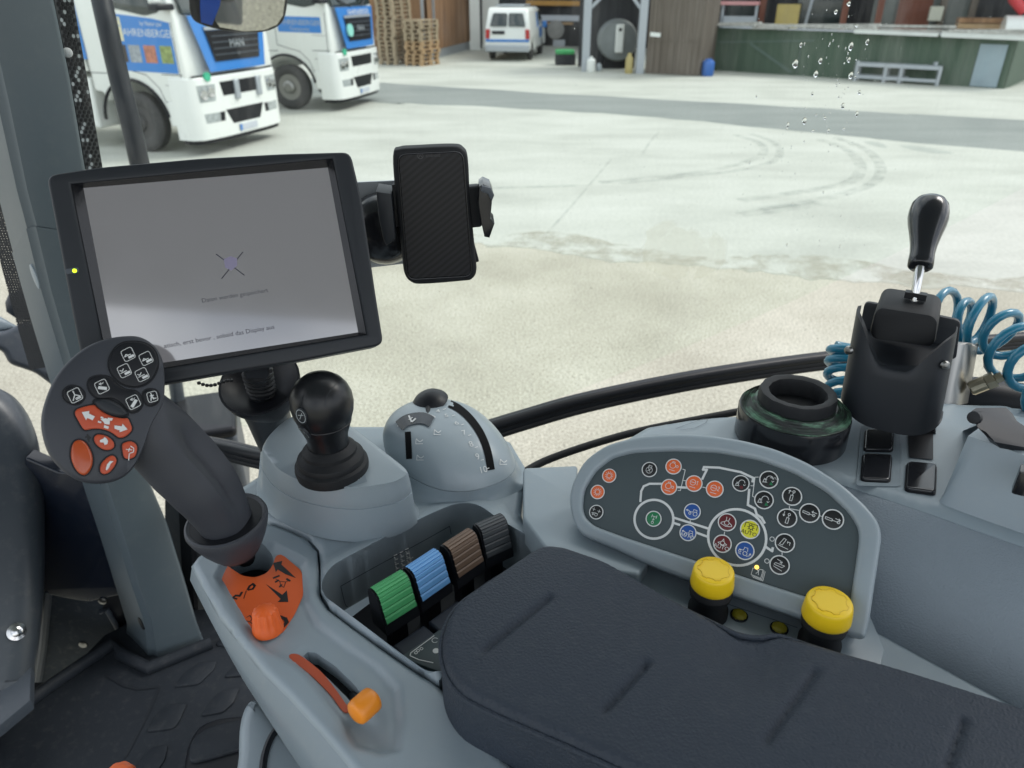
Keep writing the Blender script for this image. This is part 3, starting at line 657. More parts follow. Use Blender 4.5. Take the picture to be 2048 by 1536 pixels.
def glyph(kind, u, r):                                        # returns list of (polylines, width) in key coordinates
    S = lambda pts: [(u[0]+x*r, u[1]+y*r) for x, y in pts]
    C_ = lambda cx, cy, q, a0=0, a1=360: S(arc(cx, cy, q, a0, a1, 14))
    if kind == 'gear': return [C_(0, 0, .32)]+[S([(math.cos(a)*.38, math.sin(a)*.38), (math.cos(a)*.58, math.sin(a)*.58)]) for a in [i*math.pi/6 for i in range(12)]]
    if kind == 'fan': return [S([(-.45, .5), (-.45, .05)]), S([(-.65, .28), (-.25, .28)]), S([(.38, .45), (.38, 0)]), S([(.15, .22), (.6, .22)]), C_(.1, -.35, .2), C_(-.35, -.4, .12), S([(-.6, -.25), (-.1, -.15), (.3, -.2)])]
    if kind == 'engfan': return [C_(0, -.08, .42), S([(-.2, .32), (-.2, .55), (.2, .55), (.2, .32)]), S([(-.2, -.3), (.2, .2)]), S([(-.2, .2), (.2, -.3)])]
    if kind == 'engine': return [C_(-.12, .1, .36), S([(-.25, .45), (-.25, .6), (.05, .6), (.05, .44)]), C_(.45, .1, .14), S([(-.4, -.5), (.3, -.5)])]
    if kind == 'eng1': return [C_(-.15, .1, .34), S([(-.4, .1), (.1, .1)]), S([(.4, -.1), (.4, .4)]), S([(.3, .28), (.4, .4)]), S([(-.4, -.5), (.3, -.5)])]
    if kind == 'eng2': return [C_(-.15, .1, .34), S([(-.4, .1), (.1, .1)]), S([(.3, .35), (.45, .4), (.5, .25), (.3, -.08), (.52, -.08)]), S([(-.4, -.5), (.3, -.5)])]
    if kind == 'turn': return [S([(-.3, .05)]+[(.1+.35*math.cos(a), .1+.35*math.sin(a)) for a in [math.pi-i*.3 for i in range(11)]]), S([(.35, -.05), (.45, -.18), (.58, -.02)]), C_(-.38, -.25, .15), S([(-.6, -.45), (-.1, -.35)]), S([(-.5, 0), (-.2, -.05)])]
    if kind == 'cylup': return [S([(-.14, -.5), (-.14, .1), (.1, .1), (.1, -.5), (-.14, -.5)]), S([(0, .1), (.05, .4)]), C_(.06, .52, .12), S([(-.38, .2), (-.34, .6)]), S([(-.46, .45), (-.34, .6), (-.22, .45)])]
    if kind == 'cyldn': return [S([(-.05, -.55), (-.05, .05), (.2, .05), (.2, -.55), (-.05, -.55)]), S([(.06, .05), (.1, .3)]), C_(.12, .42, .12), S([(-.4, .6), (-.4, .15)]), S([(-.5, .28), (-.4, .12), (-.3, .28)])]
    if kind == 'cylin': return [S([(-.65, .08), (0, .0), (0, -.2), (-.65, -.12), (-.65, .08)]), S([(0, -.1), (.4, -.12)]), C_(.45, -.12, .12), S([(.7, .15), (.2, .2)]), S([(.32, .3), (.2, .2), (.32, .08)])]
    if kind == 'cylout': return [S([(-.7, .06), (-.05, 0), (-.05, -.2), (-.7, -.14), (-.7, .06)]), S([(-.05, -.1), (.5, -.15)]), C_(.55, -.15, .12), S([(.2, .15), (.68, .08)]), S([(.52, .2), (.68, .08), (.52, -.02)])]
    if kind == 'tilt': return [S([(-.5, -.25), (-.2, .45), (.05, .38), (-.2, -.3), (-.5, -.25)]), S([(-.6, -.4), (.45, -.55)]), S([(.5, -.1), (.5, .2), (.25, .15)]), S([(.25, .25), (.25, .05)])]
    if kind == 'lay': return [S([(-.45, .1), (-.55, -.1), (.3, -.2), (.5, .05), (-.45, .1)]), S([(-.55, -.3), (.35, -.55)]), S([(-.35, .5), (.05, .4), (.12, .25)]), S([(-.02, .25), (.14, .22), (.2, .38)])]
    if kind == 'tract': return [C_(.42, -.2, .24), C_(-.22, -.28, .14), S([(-.35, -.08), (.1, -.05), (.12, .3), (.5, .3), (.55, .05)]), S([(-.35, 0), (-.75, 0)]), S([(-.55, .12), (-.75, 0), (-.55, -.12)])]
    if kind == 'tract2': return [C_(.1, -.3, .22), C_(-.5, -.2, .13), S([(-.6, .0), (-.15, .0), (-.1, .35), (.25, .35), (.3, 0)]), S([(.3, -.55), (.6, -.4), (.66, -.15)]), S([(.55, -.25), (.66, -.12), (.75, -.28)]), S([(-.3, -.5), (-.6, -.45)])]
    if kind == 'diff': return [C_(0, -.1, .26), S([(-.6, -.2), (-.25, .0)]), S([(.6, -.2), (.25, 0)]), S([(-.12, .15), (-.18, .55)]), S([(.12, .15), (.18, .55)]), S([(-.6, -.35), (0, -.5), (.6, -.35)]), S([(-.6, -.2), (-.6, -.35)]), S([(.6, -.2), (.6, -.35)])]
    if kind == 'diffa': return [C_(0, .08, .22), S([(-.5, 0), (-.2, .15)]), S([(.5, 0), (.2, .15)]), S([(-.1, .3), (0, .55), (.1, .3)]), S([(-.5, 0), (0, -.2), (.5, 0)])]
    if kind == 'pto': return [C_(.05, .22, .2), S([(-.6, .1), (-.6, .62), (.65, .62), (.65, .1)])]+[S([(.05+math.cos(a)*.25, .22+math.sin(a)*.25), (.05+math.cos(a)*.36, .22+math.sin(a)*.36)]) for a in [i*math.pi/4 for i in range(8)]]
    if kind == 'axle': return [S([(-.3, .5), (-.3, .1)]), S([(.3, .5), (.3, .1)]), S([(-.3, .3), (.3, .3)]), S([(0, .3), (0, -.3)]), S([(-.15, -.1), (.15, -.1)]), C_(0, -.5, .15)]
    return []
keys = [((298, 337), 'kor', 'gear', .9), ((228, 435), 'kor', 'gear', .9), ((220, 556), 'kblk', 'fan', .9), ((540, 300), 'kblk', 'engfan', .95), ((685, 282), 'kor', 'engine', .98), ((658, 405), 'kor', 'engine', .98), ((808, 384), 'kor', 'eng1', 1), ((933, 418), 'kor', 'eng2', 1.02),
        ((1090, 383), 'kblk', 'turn', .98), ((1258, 361), 'kblk', 'turn', 1.05), ((1229, 483), 'kblk', 'turn', 1.07), ((1398, 461), 'kblk', 'cylup', 1.08), ((1368, 592), 'kblk', 'cyldn', 1.08), ((1503, 562), 'kblk', 'cylin', 1.1), ((1644, 600), 'kblk', 'cylout', 1.14), ((1355, 742), 'kblk', 'tilt', 1.07), ((1323, 874), 'kblk', 'lay', 1.07),
        ((798, 553), 'kblue', 'tract', .98), ((772, 680), 'kblue', 'tract', .98), ((565, 596), 'kgreen', 'axle', .95), ((1007, 617), 'kred', 'diff', 1.04), ((979, 746), 'kred', 'diffa', 1.04), ((1145, 660), 'kyel', 'pto', 1.1), ((1114, 788), 'kblue', 'tract2', 1.05)]
for c, mt, gl, sc in keys:
    u = K(*c); r = RB*sc*.93
    kb = MB().plate([circle(r, 36, u)], KF, 0, .0011, .0005, 2).build('button', M[mt], kp, 60)
    kb['label'] = {'kor': 'orange', 'kblk': 'black', 'kblue': 'blue', 'kgreen': 'green', 'kred': 'maroon', 'kyel': 'yellow'}[mt]+' round key with '+{'gear': 'a gear ring', 'fan': 'fans over a vehicle', 'engfan': 'an engine and fan', 'engine': 'an engine outline', 'eng1': 'an engine and digit 1', 'eng2': 'an engine and digit 2', 'turn': 'a turning arrow', 'cylup': 'a cylinder and up arrow', 'cyldn': 'a cylinder and down arrow', 'cylin': 'a cylinder retracting', 'cylout': 'a cylinder extending', 'tilt': 'a tilting plough', 'lay': 'a lowered plough', 'tract': 'a tractor', 'tract2': 'a tractor and curved arrow', 'diff': 'an axle gear', 'diffa': 'an axle gear and AUTO', 'pto': 'a shaft gear and AUTO', 'axle': 'an axle'}[gl]
    m = MB().plate([circle(r+.0002, 36, u), circle(r*.90, 36, u)], KF, .0008, .0013); m.build('button_rim', M['white'], kb, smooth=False)
    m = MB(); stroke_mb(m, KF, glyph(gl, u, r), r*.06 if mt != 'kyel' else r*.07, .0014); tx = M['kblk'] if mt == 'kyel' else M['white']
    if c in ((772, 680), (979, 746), (1145, 660)): text_mb(m, KF, 'AUTO', r*(.44 if mt != 'kyel' else .42), u[0], u[1]-r*.42, .0014)
    if c in ((1258, 361),): text_mb(m, KF, 'AUTO', r*.24, u[0]+r*.55, u[1]+r*.3, .0014)
    if c in ((1090, 383),): pass
    m.build('icon', tx, kb, smooth=False)
    if gl == 'turn':
        m = MB()
        if c == (1090, 383): m.plate([circle(r*.2, 14, (u[0]+r*.2, u[1]-r*.45))], KF, .001, .0014); m.build('icon', M['kred'], kb, smooth=False)
        else: m.plate([[(u[0]+r*.2, u[1]-r*.55), (u[0]+r*.6, u[1]-r*.5), (u[0]+r*.3, u[1]-r*.15)]], KF, .001, .0014); m.build('icon', M['kgreen'], kb, smooth=False)
m = MB(); b0 = K(1190, 915)
S = lambda pts: [(b0[0]+x*.0045, b0[1]+y*.0045) for x, y in pts]
stroke_mb(m, KF, [S([(-1, .4), (-1, -.9), (.9, -1.0), (.9, .7)]), S([(-1, .4), (-.3, .6), (0, .2), (.3, .6), (.9, .7)]), S([(1.1, .6), (1.15, -1.15), (-.8, -1.1)]), S([(1.35, .5), (1.4, -1.35), (-.5, -1.3)]), S([(-.2, -.4), (.2, .2)]), S([(.1, .3), (.3, -.5)])], .0005, KW); m.build('manual_icon', M['white'], kp, smooth=False)
m = MB().lathe(KF.pt(*K(1185, 887), 0), [(.002, 0), (.0017, .001), (.0004, .0014)], KF.n, 14); m.build('warning_light', emit('amber lamp', (1, .62, .12), .9), kp)
# tab that carries the panel
LB = level(.478); tabp = fillet([(1046, 935), (1156, 930), (1152, 1000), (1166, 1056), (1212, 1086), (1300, 1118), (1278, 1149), (1232, 1142), (1090, 1094), (1046, 1035)], 8)
MB().plate([LB.loop(tabp)], LB, -.03, 0, .003, 3).build('mounting_tab', M['grey'], kp)

# ================================================================== YELLOW KNOBS
LS = level(.493)
st = thing('knob_strip', 'narrow grey strip between the button panel and the armrest', 'trim strip', LS.at(1500, 1240))
MB().plate([LS.loop([(1240, 1050), (1400, 1090), (1600, 1160), (1735, 1215), (1770, 1300), (1762, 1330), (1740, 1400), (1500, 1330), (1240, 1180)])], LS, -.03, 0, .002, 2).build('strip_plate', M['grey'], st)
m = MB(); stroke_mb(m, LS, [LS.loop([(1390, 1187), (1594, 1256)])], .0008, .0006); m.build('strip_seam', M['trim'], st, smooth=False)
for bx, by, tx_, ty, R, lab in ((1415, 1225, 1423, 1141, .0182, 'yellow push-pull knob with a wavy top ring, below the large printed wheel'), (1637, 1290, 1643, 1206, .0192, 'yellow push-pull knob at the lower right corner of the button panel')):
    b = LS.at(bx, by); h = .052
    t = thing('push_pull_switch', lab, 'knob', b, 'yellow knobs beside the armrest')
    axk = (V((-.02, -.02, 1))).normalized()
    MB().lathe(b, [(.0175, -.002), (.0175, .006), (.0150, .010), (.0150, .020), (.0178, .0225), (.0186, .027), (.0165, .031), (.0150, .033)], axk, 36).build('knob_base', M['rubber'], t, 35)
    m = MB().lathe(b, [(R*.95, .033), (R*1.02, .0345), (R*1.02, .037), (R*.965, .0475), (R*.945, .0495), (R*.91, .0508), (R*.86, .0513), (R*.5, .0515), (.001, .0516)], axk, 40); cap = m.build('knob_cap', M['yellow'], t, 50)
    kf = Frame(b+axk*.0516, V((1, 0, 0)), axk.cross(V((1, 0, 0))))
    pts = []
    for i in range(73):
        a = 2*math.pi*i/72; rr = R*(.70+.05*(1 if math.sin(a*7) > 0 else -1)*min(1, abs(math.sin(a*7))*3)); pts.append((rr*math.cos(a), rr*math.sin(a)))
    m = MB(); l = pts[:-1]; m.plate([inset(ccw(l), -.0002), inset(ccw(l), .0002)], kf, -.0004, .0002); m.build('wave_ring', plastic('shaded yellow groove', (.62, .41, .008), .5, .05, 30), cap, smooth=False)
for x, y, lab in ((1478, 1232, 'round amber indicator lens beside the left yellow knob'), (1558, 1258, 'round amber indicator lens half hidden by the armrest, near the right yellow knob')):
    b = LS.at(x, y); t = thing('indicator_lamp', lab, 'lamp', b, 'amber indicator lenses on the strip')
    MB().lathe(b, [(.0078, 0), (.0078, .0012), (.0066, .0016)], ZZ, 24).build('bezel', M['gloss'], t)
    MB().lathe(b, [(.0066, .001), (.0060, .0030), (.004, .0042), (.0005, .0046)], ZZ, 24, wob=lambda j, n, h: 1+.05*(j % 2)).build('lens', M['olive'], t, 20)
# ================================================================== TERMINAL MONITOR
mo = EYE + ray(443, 540).normalized()*.73
MF = Frame(mo, (.938, .347, .009), (-.172, .437, .883))
mon = thing('terminal_monitor', 'black tractor terminal monitor with a lit grey screen showing a crossed-out symbol and German text', 'monitor', MF.at(520, 790, -.02))
house = [(96, 354), (200, 338), (400, 320), (560, 311), (700, 307), (722, 400), (750, 590), (766, 690), (600, 722), (420, 752), (330, 768), (180, 792), (150, 640), (120, 480)]
hl = fillet(MF.loop(house), .008, 4); scr = MF.loop([(165, 374), (656, 333), (717, 664), (234, 739)])
bz = MF.loop([(146, 372), (664, 321), (731, 669), (224, 754)])
MB().plate([hl, bz], MF, -.030, .006, .0028, 4).build('monitor_housing', M['dark'], mon, 55)
m = MB(); b2 = ccw(bz); s2 = ccw(scr)
for q in range(4): pass
m.loft([[MF.pt(*p, .0055) for p in b2], [MF.pt(*p, -.0035) for p in s2]], False, False); m.build('bezel', M['gloss'], mon, 20)
MB().plate([inset(ccw(hl), .004)], MF, -.05, -.028, .008, 3).build('back_cover', M['black'], mon)
sm, nt, b = new_mat('lcd screen'); lk = nt.links.new
b.inputs['Base Color'].default_value = (.03, .03, .035, 1); b.inputs['Roughness'].default_value = .13; b.inputs['Emission Color'].default_value = (.95, .95, 1, 1); b.inputs['Emission Strength'].default_value = .085; b.inputs['Specular IOR Level'].default_value = .8; b.inputs['Coat Weight'].default_value = 1; b.inputs['Coat IOR'].default_value = 2.3; b.inputs['Coat Roughness'].default_value = .07
tc = N(nt, 'ShaderNodeTexCoord'); no = N(nt, 'ShaderNodeTexNoise'); no.inputs['Scale'].default_value = 30; no.inputs['Detail'].default_value = 4
rp = N(nt, 'ShaderNodeMapRange'); rp.inputs[3].default_value = .06; rp.inputs[4].default_value = .26; lk(tc.outputs['Object'], no.inputs['Vector']); lk(no.outputs['Fac'], rp.inputs[0]); lk(rp.outputs[0], b.inputs['Roughness'])
MB().plate([inset(ccw(scr), -.0012)], MF, -.006, -.0034).build('screen', sm, mon, smooth=False)
def mtext(s, x, y, h, mt, ex=(0, 0), align='CENTER'):
    u, v = MF.px(x, y); p, q = MF.px(390, 603), MF.px(545, 578); rot = math.atan2(q[1]-p[1], q[0]-p[0])
    m = MB(); text_mb(m, MF, s, h, u, v, -.0031, rot, align); return m
tm = plastic('screen text', (.035, .033, .05), .4, .05, 30); tmf = plastic('screen text faint', (.06, .06, .075), .4, .05, 30)
mtext('Daten werden gespeichert', 470, 590, .0038, tmf).build('screen_text', tmf, mon, smooth=False)
mtext('atisch, erst bevor , sobald das Display aus', 440, 672, .0040, tm).build('screen_text', tm, mon, smooth=False)
m = MB(); u, v = MF.px(461, 527)
stroke_mb(m, MF, [MF.loop([(432, 507), (488, 549)]), MF.loop([(485, 503), (443, 556)])], .0009, -.0031); m.build('crossed_symbol', tm, mon, smooth=False)
m = MB(); m.plate([MF.loop([(447, 517), (461, 511), (474, 516), (474, 530), (462, 540), (450, 534)])], MF, -.0036, -.0030); m.build('screen_symbol', plastic('lilac pictogram', (.22, .20, .30), .4, .1, 30), mon, smooth=False)
m = MB().plate([fillet(MF.loop([(134, 541), (160, 537), (162, 547), (136, 551)]), .0015)], MF, .005, .0064); m.build('led_slot', M['trim'], mon)
u, v = MF.px(153, 544); MB().plate([circle(.0018, 14, (u, v))], MF, .006, .0068, .0003, 1).build('led', emit('green led', (.55, .85, .02), 1.1), mon)
# its mounting arm: socket, spring, stalk
ar = thing('monitor_arm', 'dark moulded monitor arm with a coil spring in its cup, under the terminal', 'arm', D(560, 900, 1.0))
cupc = D(522, 770, .80); MB().lathe(cupc, [(.020, -.045), (.034, -.022), (.042, -.004), (.0435, .006), (.041, .006), (.030, -.006), (.016, -.010)], (-.03, -.45, .9), 32).build('socket_cup', M['black'], ar, 40)
MB().tube([D(514, 742, .735), D(518, 765, .78), D(528, 800, .82)], .012, 12).build('stem', M['dark'], ar)
m = MB(); P = []
for i in range(90):
    a = i/90*2*math.pi*7; q = D(514, 742, .735).lerp(D(527, 795, .82), i/90); P.append(q+V((math.cos(a)*.0135, math.sin(a)*.0135, 0)))
m.tube(P, .0022, 6); m.build('spring', M['rubber'], ar)
MB().tube([D(522, 782, .83), D(536, 830, .90), D(556, 890, .98), D(590, 970, 1.06)], [.030, .026, .024, .026], 20).build('stalk', M['dark'], ar)
m = MB()
for i in range(9): m.lathe(D(398+i*8, 766+5*math.sin(i*.6), .76), [(.0001, -.002), (.002, -.001), (.002, .001), (.0001, .002)], ZZ, 8)
m.build('bead_chain', M['black'], ar)

# ================================================================== PHONE AND HOLDER
PF = Frame(D(868, 431, .80), (.997, .069, .026), (-.02, -.02, 1))
ph = thing('smartphone', 'black smartphone in a rugged case with a carbon weave screen film', 'phone', PF.at(882, 568))
po = [(786, 312), (798, 298), (830, 295), (905, 292), (926, 298), (936, 320), (940, 400), (950, 500), (953, 540), (944, 557), (925, 561), (850, 567), (824, 564), (809, 546), (803, 500), (792, 400)]
pl = [(p.x, p.y) for p in cat([(x, y, 0) for x, y in PF.loop(po)], 4)]
pi_ = fillet(PF.loop([(797, 308), (925, 302), (943, 548), (817, 555)]), .009, 5)
MB().plate([pl], PF, -.013, .004, .004, 3).build('phone_case', M['rubber'], ph, 50)
cm, nt, b = new_mat('carbon weave film'); lk = nt.links.new
tc = N(nt, 'ShaderNodeTexCoord'); mp = N(nt, 'ShaderNodeMapping'); mp.inputs['Rotation'].default_value = (0, rad(38), 0); wv = N(nt, 'ShaderNodeTexWave'); wv.inputs['Scale'].default_value = 55; wv.inputs['Distortion'].default_value = .8; wv.inputs['Detail'].default_value = 1
wv.bands_direction = 'Z'; cr = N(nt, 'ShaderNodeMix', data_type='RGBA'); cr.inputs[6].default_value = (.0045, .005, .007, 1); cr.inputs[7].default_value = (.014, .015, .020, 1)
lk(tc.outputs['Object'], mp.inputs[0]); lk(mp.outputs[0], wv.inputs[0]); lk(wv.outputs['Fac'], cr.inputs[0]); lk(cr.outputs[2], b.inputs['Base Color']); b.inputs['Roughness'].default_value = .38; b.inputs['Specular IOR Level'].default_value = .35
MB().plate([pi_], PF, .002, .0046, .0006, 2).build('screen', cm, ph, smooth=False)
rim = inset(ccw(pi_), -.0014); MB().plate([rim, pi_], PF, .003, .0056, .0006, 2).build('screen_rim', M['gloss'], ph)
m = MB(); u, v = PF.px(841, 310); m.plate([circle(.0032, 16, (u, v)), circle(.0025, 16, (u, v))], PF, .0046, .0049); stroke_mb(m, PF, [[(u-.0016, v-.0014), (u, v+.0016), (u+.0016, v-.0014)]], .0006, .0049)
u, v = PF.px(866, 309); text_mb(m, PF, 'android', .0034, u, v, .0049); m.build('logo', plastic('dark print', (.05, .05, .055), .5, .05, 20), ph, smooth=False)
m = MB()
for a, b_ in (((789, 370), (794, 420)), ((806, 470), (813, 530)), ((938, 470), (953, 525))):
    p, q = PF.px(*a), PF.px(*b_); m.beam(PF.pt(*p, -.004), PF.pt(*q, -.004), .006, .008, PF.n)
m.build('side_buttons', M['rubber'], ph, bevel=.001)
hd = thing('phone_holder', 'black phone clamp with a suction disc on a grey plate beside the monitor', 'phone holder', PF.at(770, 440, -.05))
PB = Frame(PF.pt(0, 0, -.058), PF.ex, PF.ey)
MB().plate([fillet(PB.loop([(690, 366), (860, 358), (870, 520), (700, 540)]), .004)], PB, -.003, 0).build('back_plate', M['galv'], hd)
MB().lathe(PB.at(770, 452), [(.040, 0), (.042, .008), (.040, .020), (.034, .030), (.022, .040)], PF.n, 32).build('suction_disc', M['gloss'], hd, 40)
MB().plate([fillet(PF.loop([(792, 392), (960, 378), (965, 462), (800, 478)]), .003)], PF, -.024, -.0135, .002, 2).build('cradle', M['dark'], hd)
mj = [(-.0005, -.018), (.004, -.022), (.006, .004), (.0045, .014), (.001, .016), (-.002, .002)]
def jaw(pts, w0, w1, nm, mt): return MB().plate([PF.loop(pts)], PF, w0, w1, .0012, 2).build(nm, mt, hd, 40)
jaw([(754, 377), (764, 379), (784, 382), (792, 470), (788, 476), (774, 484), (768, 470), (760, 430)], -.022, .012, 'jaw', M['dark'])
jaw([(770, 392), (795, 392), (800, 458), (776, 462)], -.020, -.008, 'jaw', M['black'])
jaw([(958, 368), (966, 362), (980, 368), (986, 382), (983, 396), (980, 430), (988, 440), (978, 468), (968, 466), (962, 440), (956, 400)], -.020, .014, 'jaw', M['gloss'])
jaw([(962, 363), (980, 368), (987, 383), (982, 395), (974, 380), (960, 374)], .010, .017, 'jaw_tip', M['trim'])
MB().lathe(PF.at(780, 440, -.040), [(.020, 0), (.016, .014), (.014, .022)], PF.n, 20).build('ball_joint', M['black'], hd)

# ================================================================== RANGE LEVER IN ITS BRACKET
bc = D(1795, 850, .80)
BF = Frame(bc, E1, ZZ); BF.n = BF.ex.cross(ZZ).normalized(); BF.ey = ZZ.copy()
if BF.n.dot(EYE-bc) < 0: BF.n = -BF.n
def bpx(x, y): return BF.px(x, y)
lv = thing('gear_lever', 'black pear-handled gear lever rising from a box in a curved dark bracket', 'lever', BF.at(1790, 850))
ul, vb = bpx(1682, 800)[0], bpx(1790, 826)[1]; ur = bpx(1885, 830)[0]
uL, vt = bpx(1716, 612); uR, vt2 = bpx(1916, 655)
def cross_sec(v, wl, wr, dep, n=41):                          # U-shaped plan curve, bulging to the driver
    out = []
    for i in range(n):
        a = math.pi*i/(n-1); k = abs(math.cos(a))**.55*(1 if math.cos(a) > 0 else -1); kk = abs(math.sin(a))**.55
        out.append(((wl+wr)/2-(wr-wl)/2*k, dep*kk))
    return out
rows_o, rows_i = [], []
for k in range(9):
    t = k/8; v = vb+(vt-vb)*t; wl = ul+(uL-ul)*t; wr = ur+(uR-ur)*t; dep = .046-.008*t
    co = cross_sec(v, wl, wr, dep)
    row, rin = [], []
    for i, (u, w) in enumerate(co):
        mid = abs(u-(wl+wr)/2)/((wr-wl)/2)
        vv = v
        if k == 8: vv = vt + (vt2-vt)*((u-wl)/(wr-wl)) - .043*(1-sst(.2, 1.0, mid))
        elif k > 4: vv = v - .037*(1-sst(.2, 1.0, mid))*sst(4, 8, k)
        if k == 0: vv = vb + .020*mid**3*(1 if u < (wl+wr)/2 else .7)
        row.append(BF.pt(u, 0, w)+ZZ*vv); rin.append(BF.pt(u*.955+.0*u, 0, w-.004)+ZZ*vv)
    rows_o.append(row); rows_i.append(rin)
m = MB(); n = len(rows_o[0]); m.loft([[*r, *ri[::-1]] for r, ri in zip(rows_o, rows_i)]); m.build('bracket', M['dark'], lv, 40)
bpl = fillet(BF.loop([(1716, 636), (1800, 652), (1918, 678), (1908, 760), (1700, 720)]), .006)
MB().plate([bpl], Frame(BF.o-BF.n*.052, BF.ex, BF.ey), -.005, 0, .001, 2).build('back_plate', M['dark'], lv, 40)
for x, y in ((1708, 676), (1893, 704)):
    p = BF.at(x, y, .034); MB().lathe(p, [(.0001, .004), (.004, .003), (.0048, 0)], (V(BF.n)+E1*(-.6 if x < 1800 else .6)), 14).build('bolt', M['steel'], lv)
boxf = Frame(BF.at(1808, 668, .004), E1, ZZ); boxf.n = BF.n; boxf.ey = ZZ.copy()
bo = [(1748, 668), (1742, 655), (1752, 616), (1762, 606), (1868, 622), (1878, 634), (1872, 676), (1864, 684)]
bl = fillet([(p[0], p[1]) for p in boxf.loop(bo)], .004, 3)
m = MB(); m.loft([[boxf.pt(u*k, 0, w)+ZZ*(v*k2+dz) for u, v in bl] for k, k2, w, dz in ((.94, .94, -.046, .003), (1, 1, -.042, .002), (1, 1, .008, 0), (.97, .97, .012, 0), (.9, .9, .0132, 0))]); m.build('lever_box', M['rubber'], lv, 40)
fr_ = []
for t in (.03, .3, .62, .625):
    v = vb+(vt-vb)*t; wl = ul+(uL-ul)*t; wr = ur+(uR-ur)*t; fr_.append([BF.pt((wl+wr)/2+(u-(wl+wr)/2)*.95, 0, -.045 if w < .003 else (w-.006)*(1 if t < .624 else .97))+ZZ*(v+(vt2-vt)*t*((u-wl)/(wr-wl))) for u, w in cross_sec(v, wl, wr, .046-.008*t)])
MB().loft(fr_).build('box_seat', M['dark'], lv, 40)
s0 = boxf.at(1826, 611, -.020)+ZZ*.001; tp = D(1862, 400, .775); nb = D(1840, 535, (s0-EYE).dot(FW)-.004)
MB().plate([[(-.010, -.005), (.010, -.005), (.010, .004), (-.010, .004)]], Frame(s0+ZZ*.002, E1, BF.n), -.004, .0025).build('lever_slot', M['black'], lv)
MB().tube([s0-ZZ*.01, s0, nb, nb.lerp(tp, .2)], .0046, 14).build('rod', M['chrome'], lv)
ax = (tp-nb).normalized(); Lh = (tp-nb).length
kp_ = [(.0105, 0), (.0120, .0015), (.0122, .008), (.0118, .016), (.0128, .026), (.0152, .038), (.0182, .050), (.0195, .058), (.0192, .066), (.0180, .0735), (.0150, .0785), (.009, .0805), (.001, .081)]
k_ = Lh/.081; MB().lathe(nb, [(r*.98, h*k_) for r, h in kp_], ax, 40).build('knob', M['gloss'], lv, 60)
MB().plate([fillet(BF.loop([(1820, 850), (1868, 840), (1872, 915), (1818, 915)]), .003)], Frame(BF.o-BF.n*.012, BF.ex, BF.ey), -.02, 0).build('lever_foot', M['gloss'], lv)
# bent sheet plate and brass coupling behind
sp = thing('steel_plate', 'bare curved steel plate behind the gear lever bracket', 'plate', D(1910, 800, .9))
A = [D(x, y, .885+dd) for x, y, dd in ((1880, 690, 0), (1910, 688, -.012), (1940, 690, -.008), (1956, 694, .012))]; Bq = [D(x, y, .885+dd) for x, y, dd in ((1850, 808, 0), (1890, 812, -.012), (1918, 810, -.008), (1936, 806, .012))]
A, Bq = cat(A, 5, False), cat(Bq, 5, False); bk = V((.003, .006, 0)); m = MB().loft([A+[p+bk for p in A[::-1]], Bq+[p+bk for p in Bq[::-1]]]); m.build('plate_sheet', M['steel'], sp, 50)
# coiled hoses
def coil(path, r, pitch_n, tr, ph0=0, rv=None):
    P = cat(path, 30, False); out = []
    for i, p in enumerate(P):
        t = P[min(i+1, len(P)-1)]-P[max(i-1, 0)]; t.normalize(); u = t.cross(ZZ); u = u.normalized() if u.length > .1 else V((1, 0, 0)); w = t.cross(u); a = ph0+2*math.pi*pitch_n*i/(len(P)-1); q = r if rv is None else r*(1+rv*math.sin(a*.37+i*.02))
        out.append(p+u*math.cos(a)*q+w*math.sin(a)*q)
    return out
h1 = tag(MB().tube(coil([D(1690, 690, .93), D(1683, 735, .93), D(1682, 792, .92)], .0165, 4.7, .006, 1.0), .0052, 10).build('coiled_hose', M['hose'], None, 60), 'blue coiled air hose hanging in tight turns left of the bracket', 'hose')
pth = coil([D(1872, 632, .98), D(1925, 640, .95), D(1985, 655, .92), D(2035, 702, .88), D(2085, 760, .84), D(2160, 830, .8)], .030, 8.2, .005, .4, .18)
h2 = tag(MB().tube(pth+[D(2180, 850, .8)], .0052, 12).build('coiled_hose', M['hose'], None, 60), 'blue coiled air hose in wide loose loops at the right edge', 'hose')
bf = thing('hose_fitting', 'knurled metal hose fitting below the loose blue coils', 'fitting', D(1965, 768, .86))
a, b_ = D(1940, 778, .88), D(2005, 752, .86); ax = (b_-a).normalized(); L = (b_-a).length
MB().lathe(a, [(.007, 0), (.0085, .002), (.0085, L*.5), (.007, L*.52)], ax, 24, wob=lambda j, n, h: 1+.04*(j % 2)).build('knurled_sleeve', M['brass'], bf, 20)
MB().lathe(a, [(.0098, L*.52), (.0098, L*.78), (.0062, L*.8), (.0062, L)], ax, 6).build('hex_nut', M['brass'], bf, 20)
# ================================================================== TAPE ROLL
tr_m, nt, b = new_mat('wound green black tape'); lk = nt.links.new
tc = N(nt, 'ShaderNodeTexCoord'); mp = N(nt, 'ShaderNodeMapping'); mp.inputs['Scale'].default_value = (22, 22, 200); no = N(nt, 'ShaderNodeTexNoise'); no.inputs['Scale'].default_value = 1.6; no.inputs['Detail'].default_value = 5; no.inputs['Roughness'].default_value = .7
vr = N(nt, 'ShaderNodeValToRGB'); e = vr.color_ramp.elements; e[0].position = .40; e[0].color = (.008, .010, .010, 1); e[1].position = .68; e[1].color = (.14, .30, .19, 1); q = e.new(.52); q.color = (.014, .034, .022, 1)
lk(tc.outputs['Object'], mp.inputs[0]); lk(mp.outputs[0], no.inputs['Vector']); lk(no.outputs['Fac'], vr.inputs[0]); lk(vr.outputs[0], b.inputs['Base Color']); b.inputs['Roughness'].default_value = .45
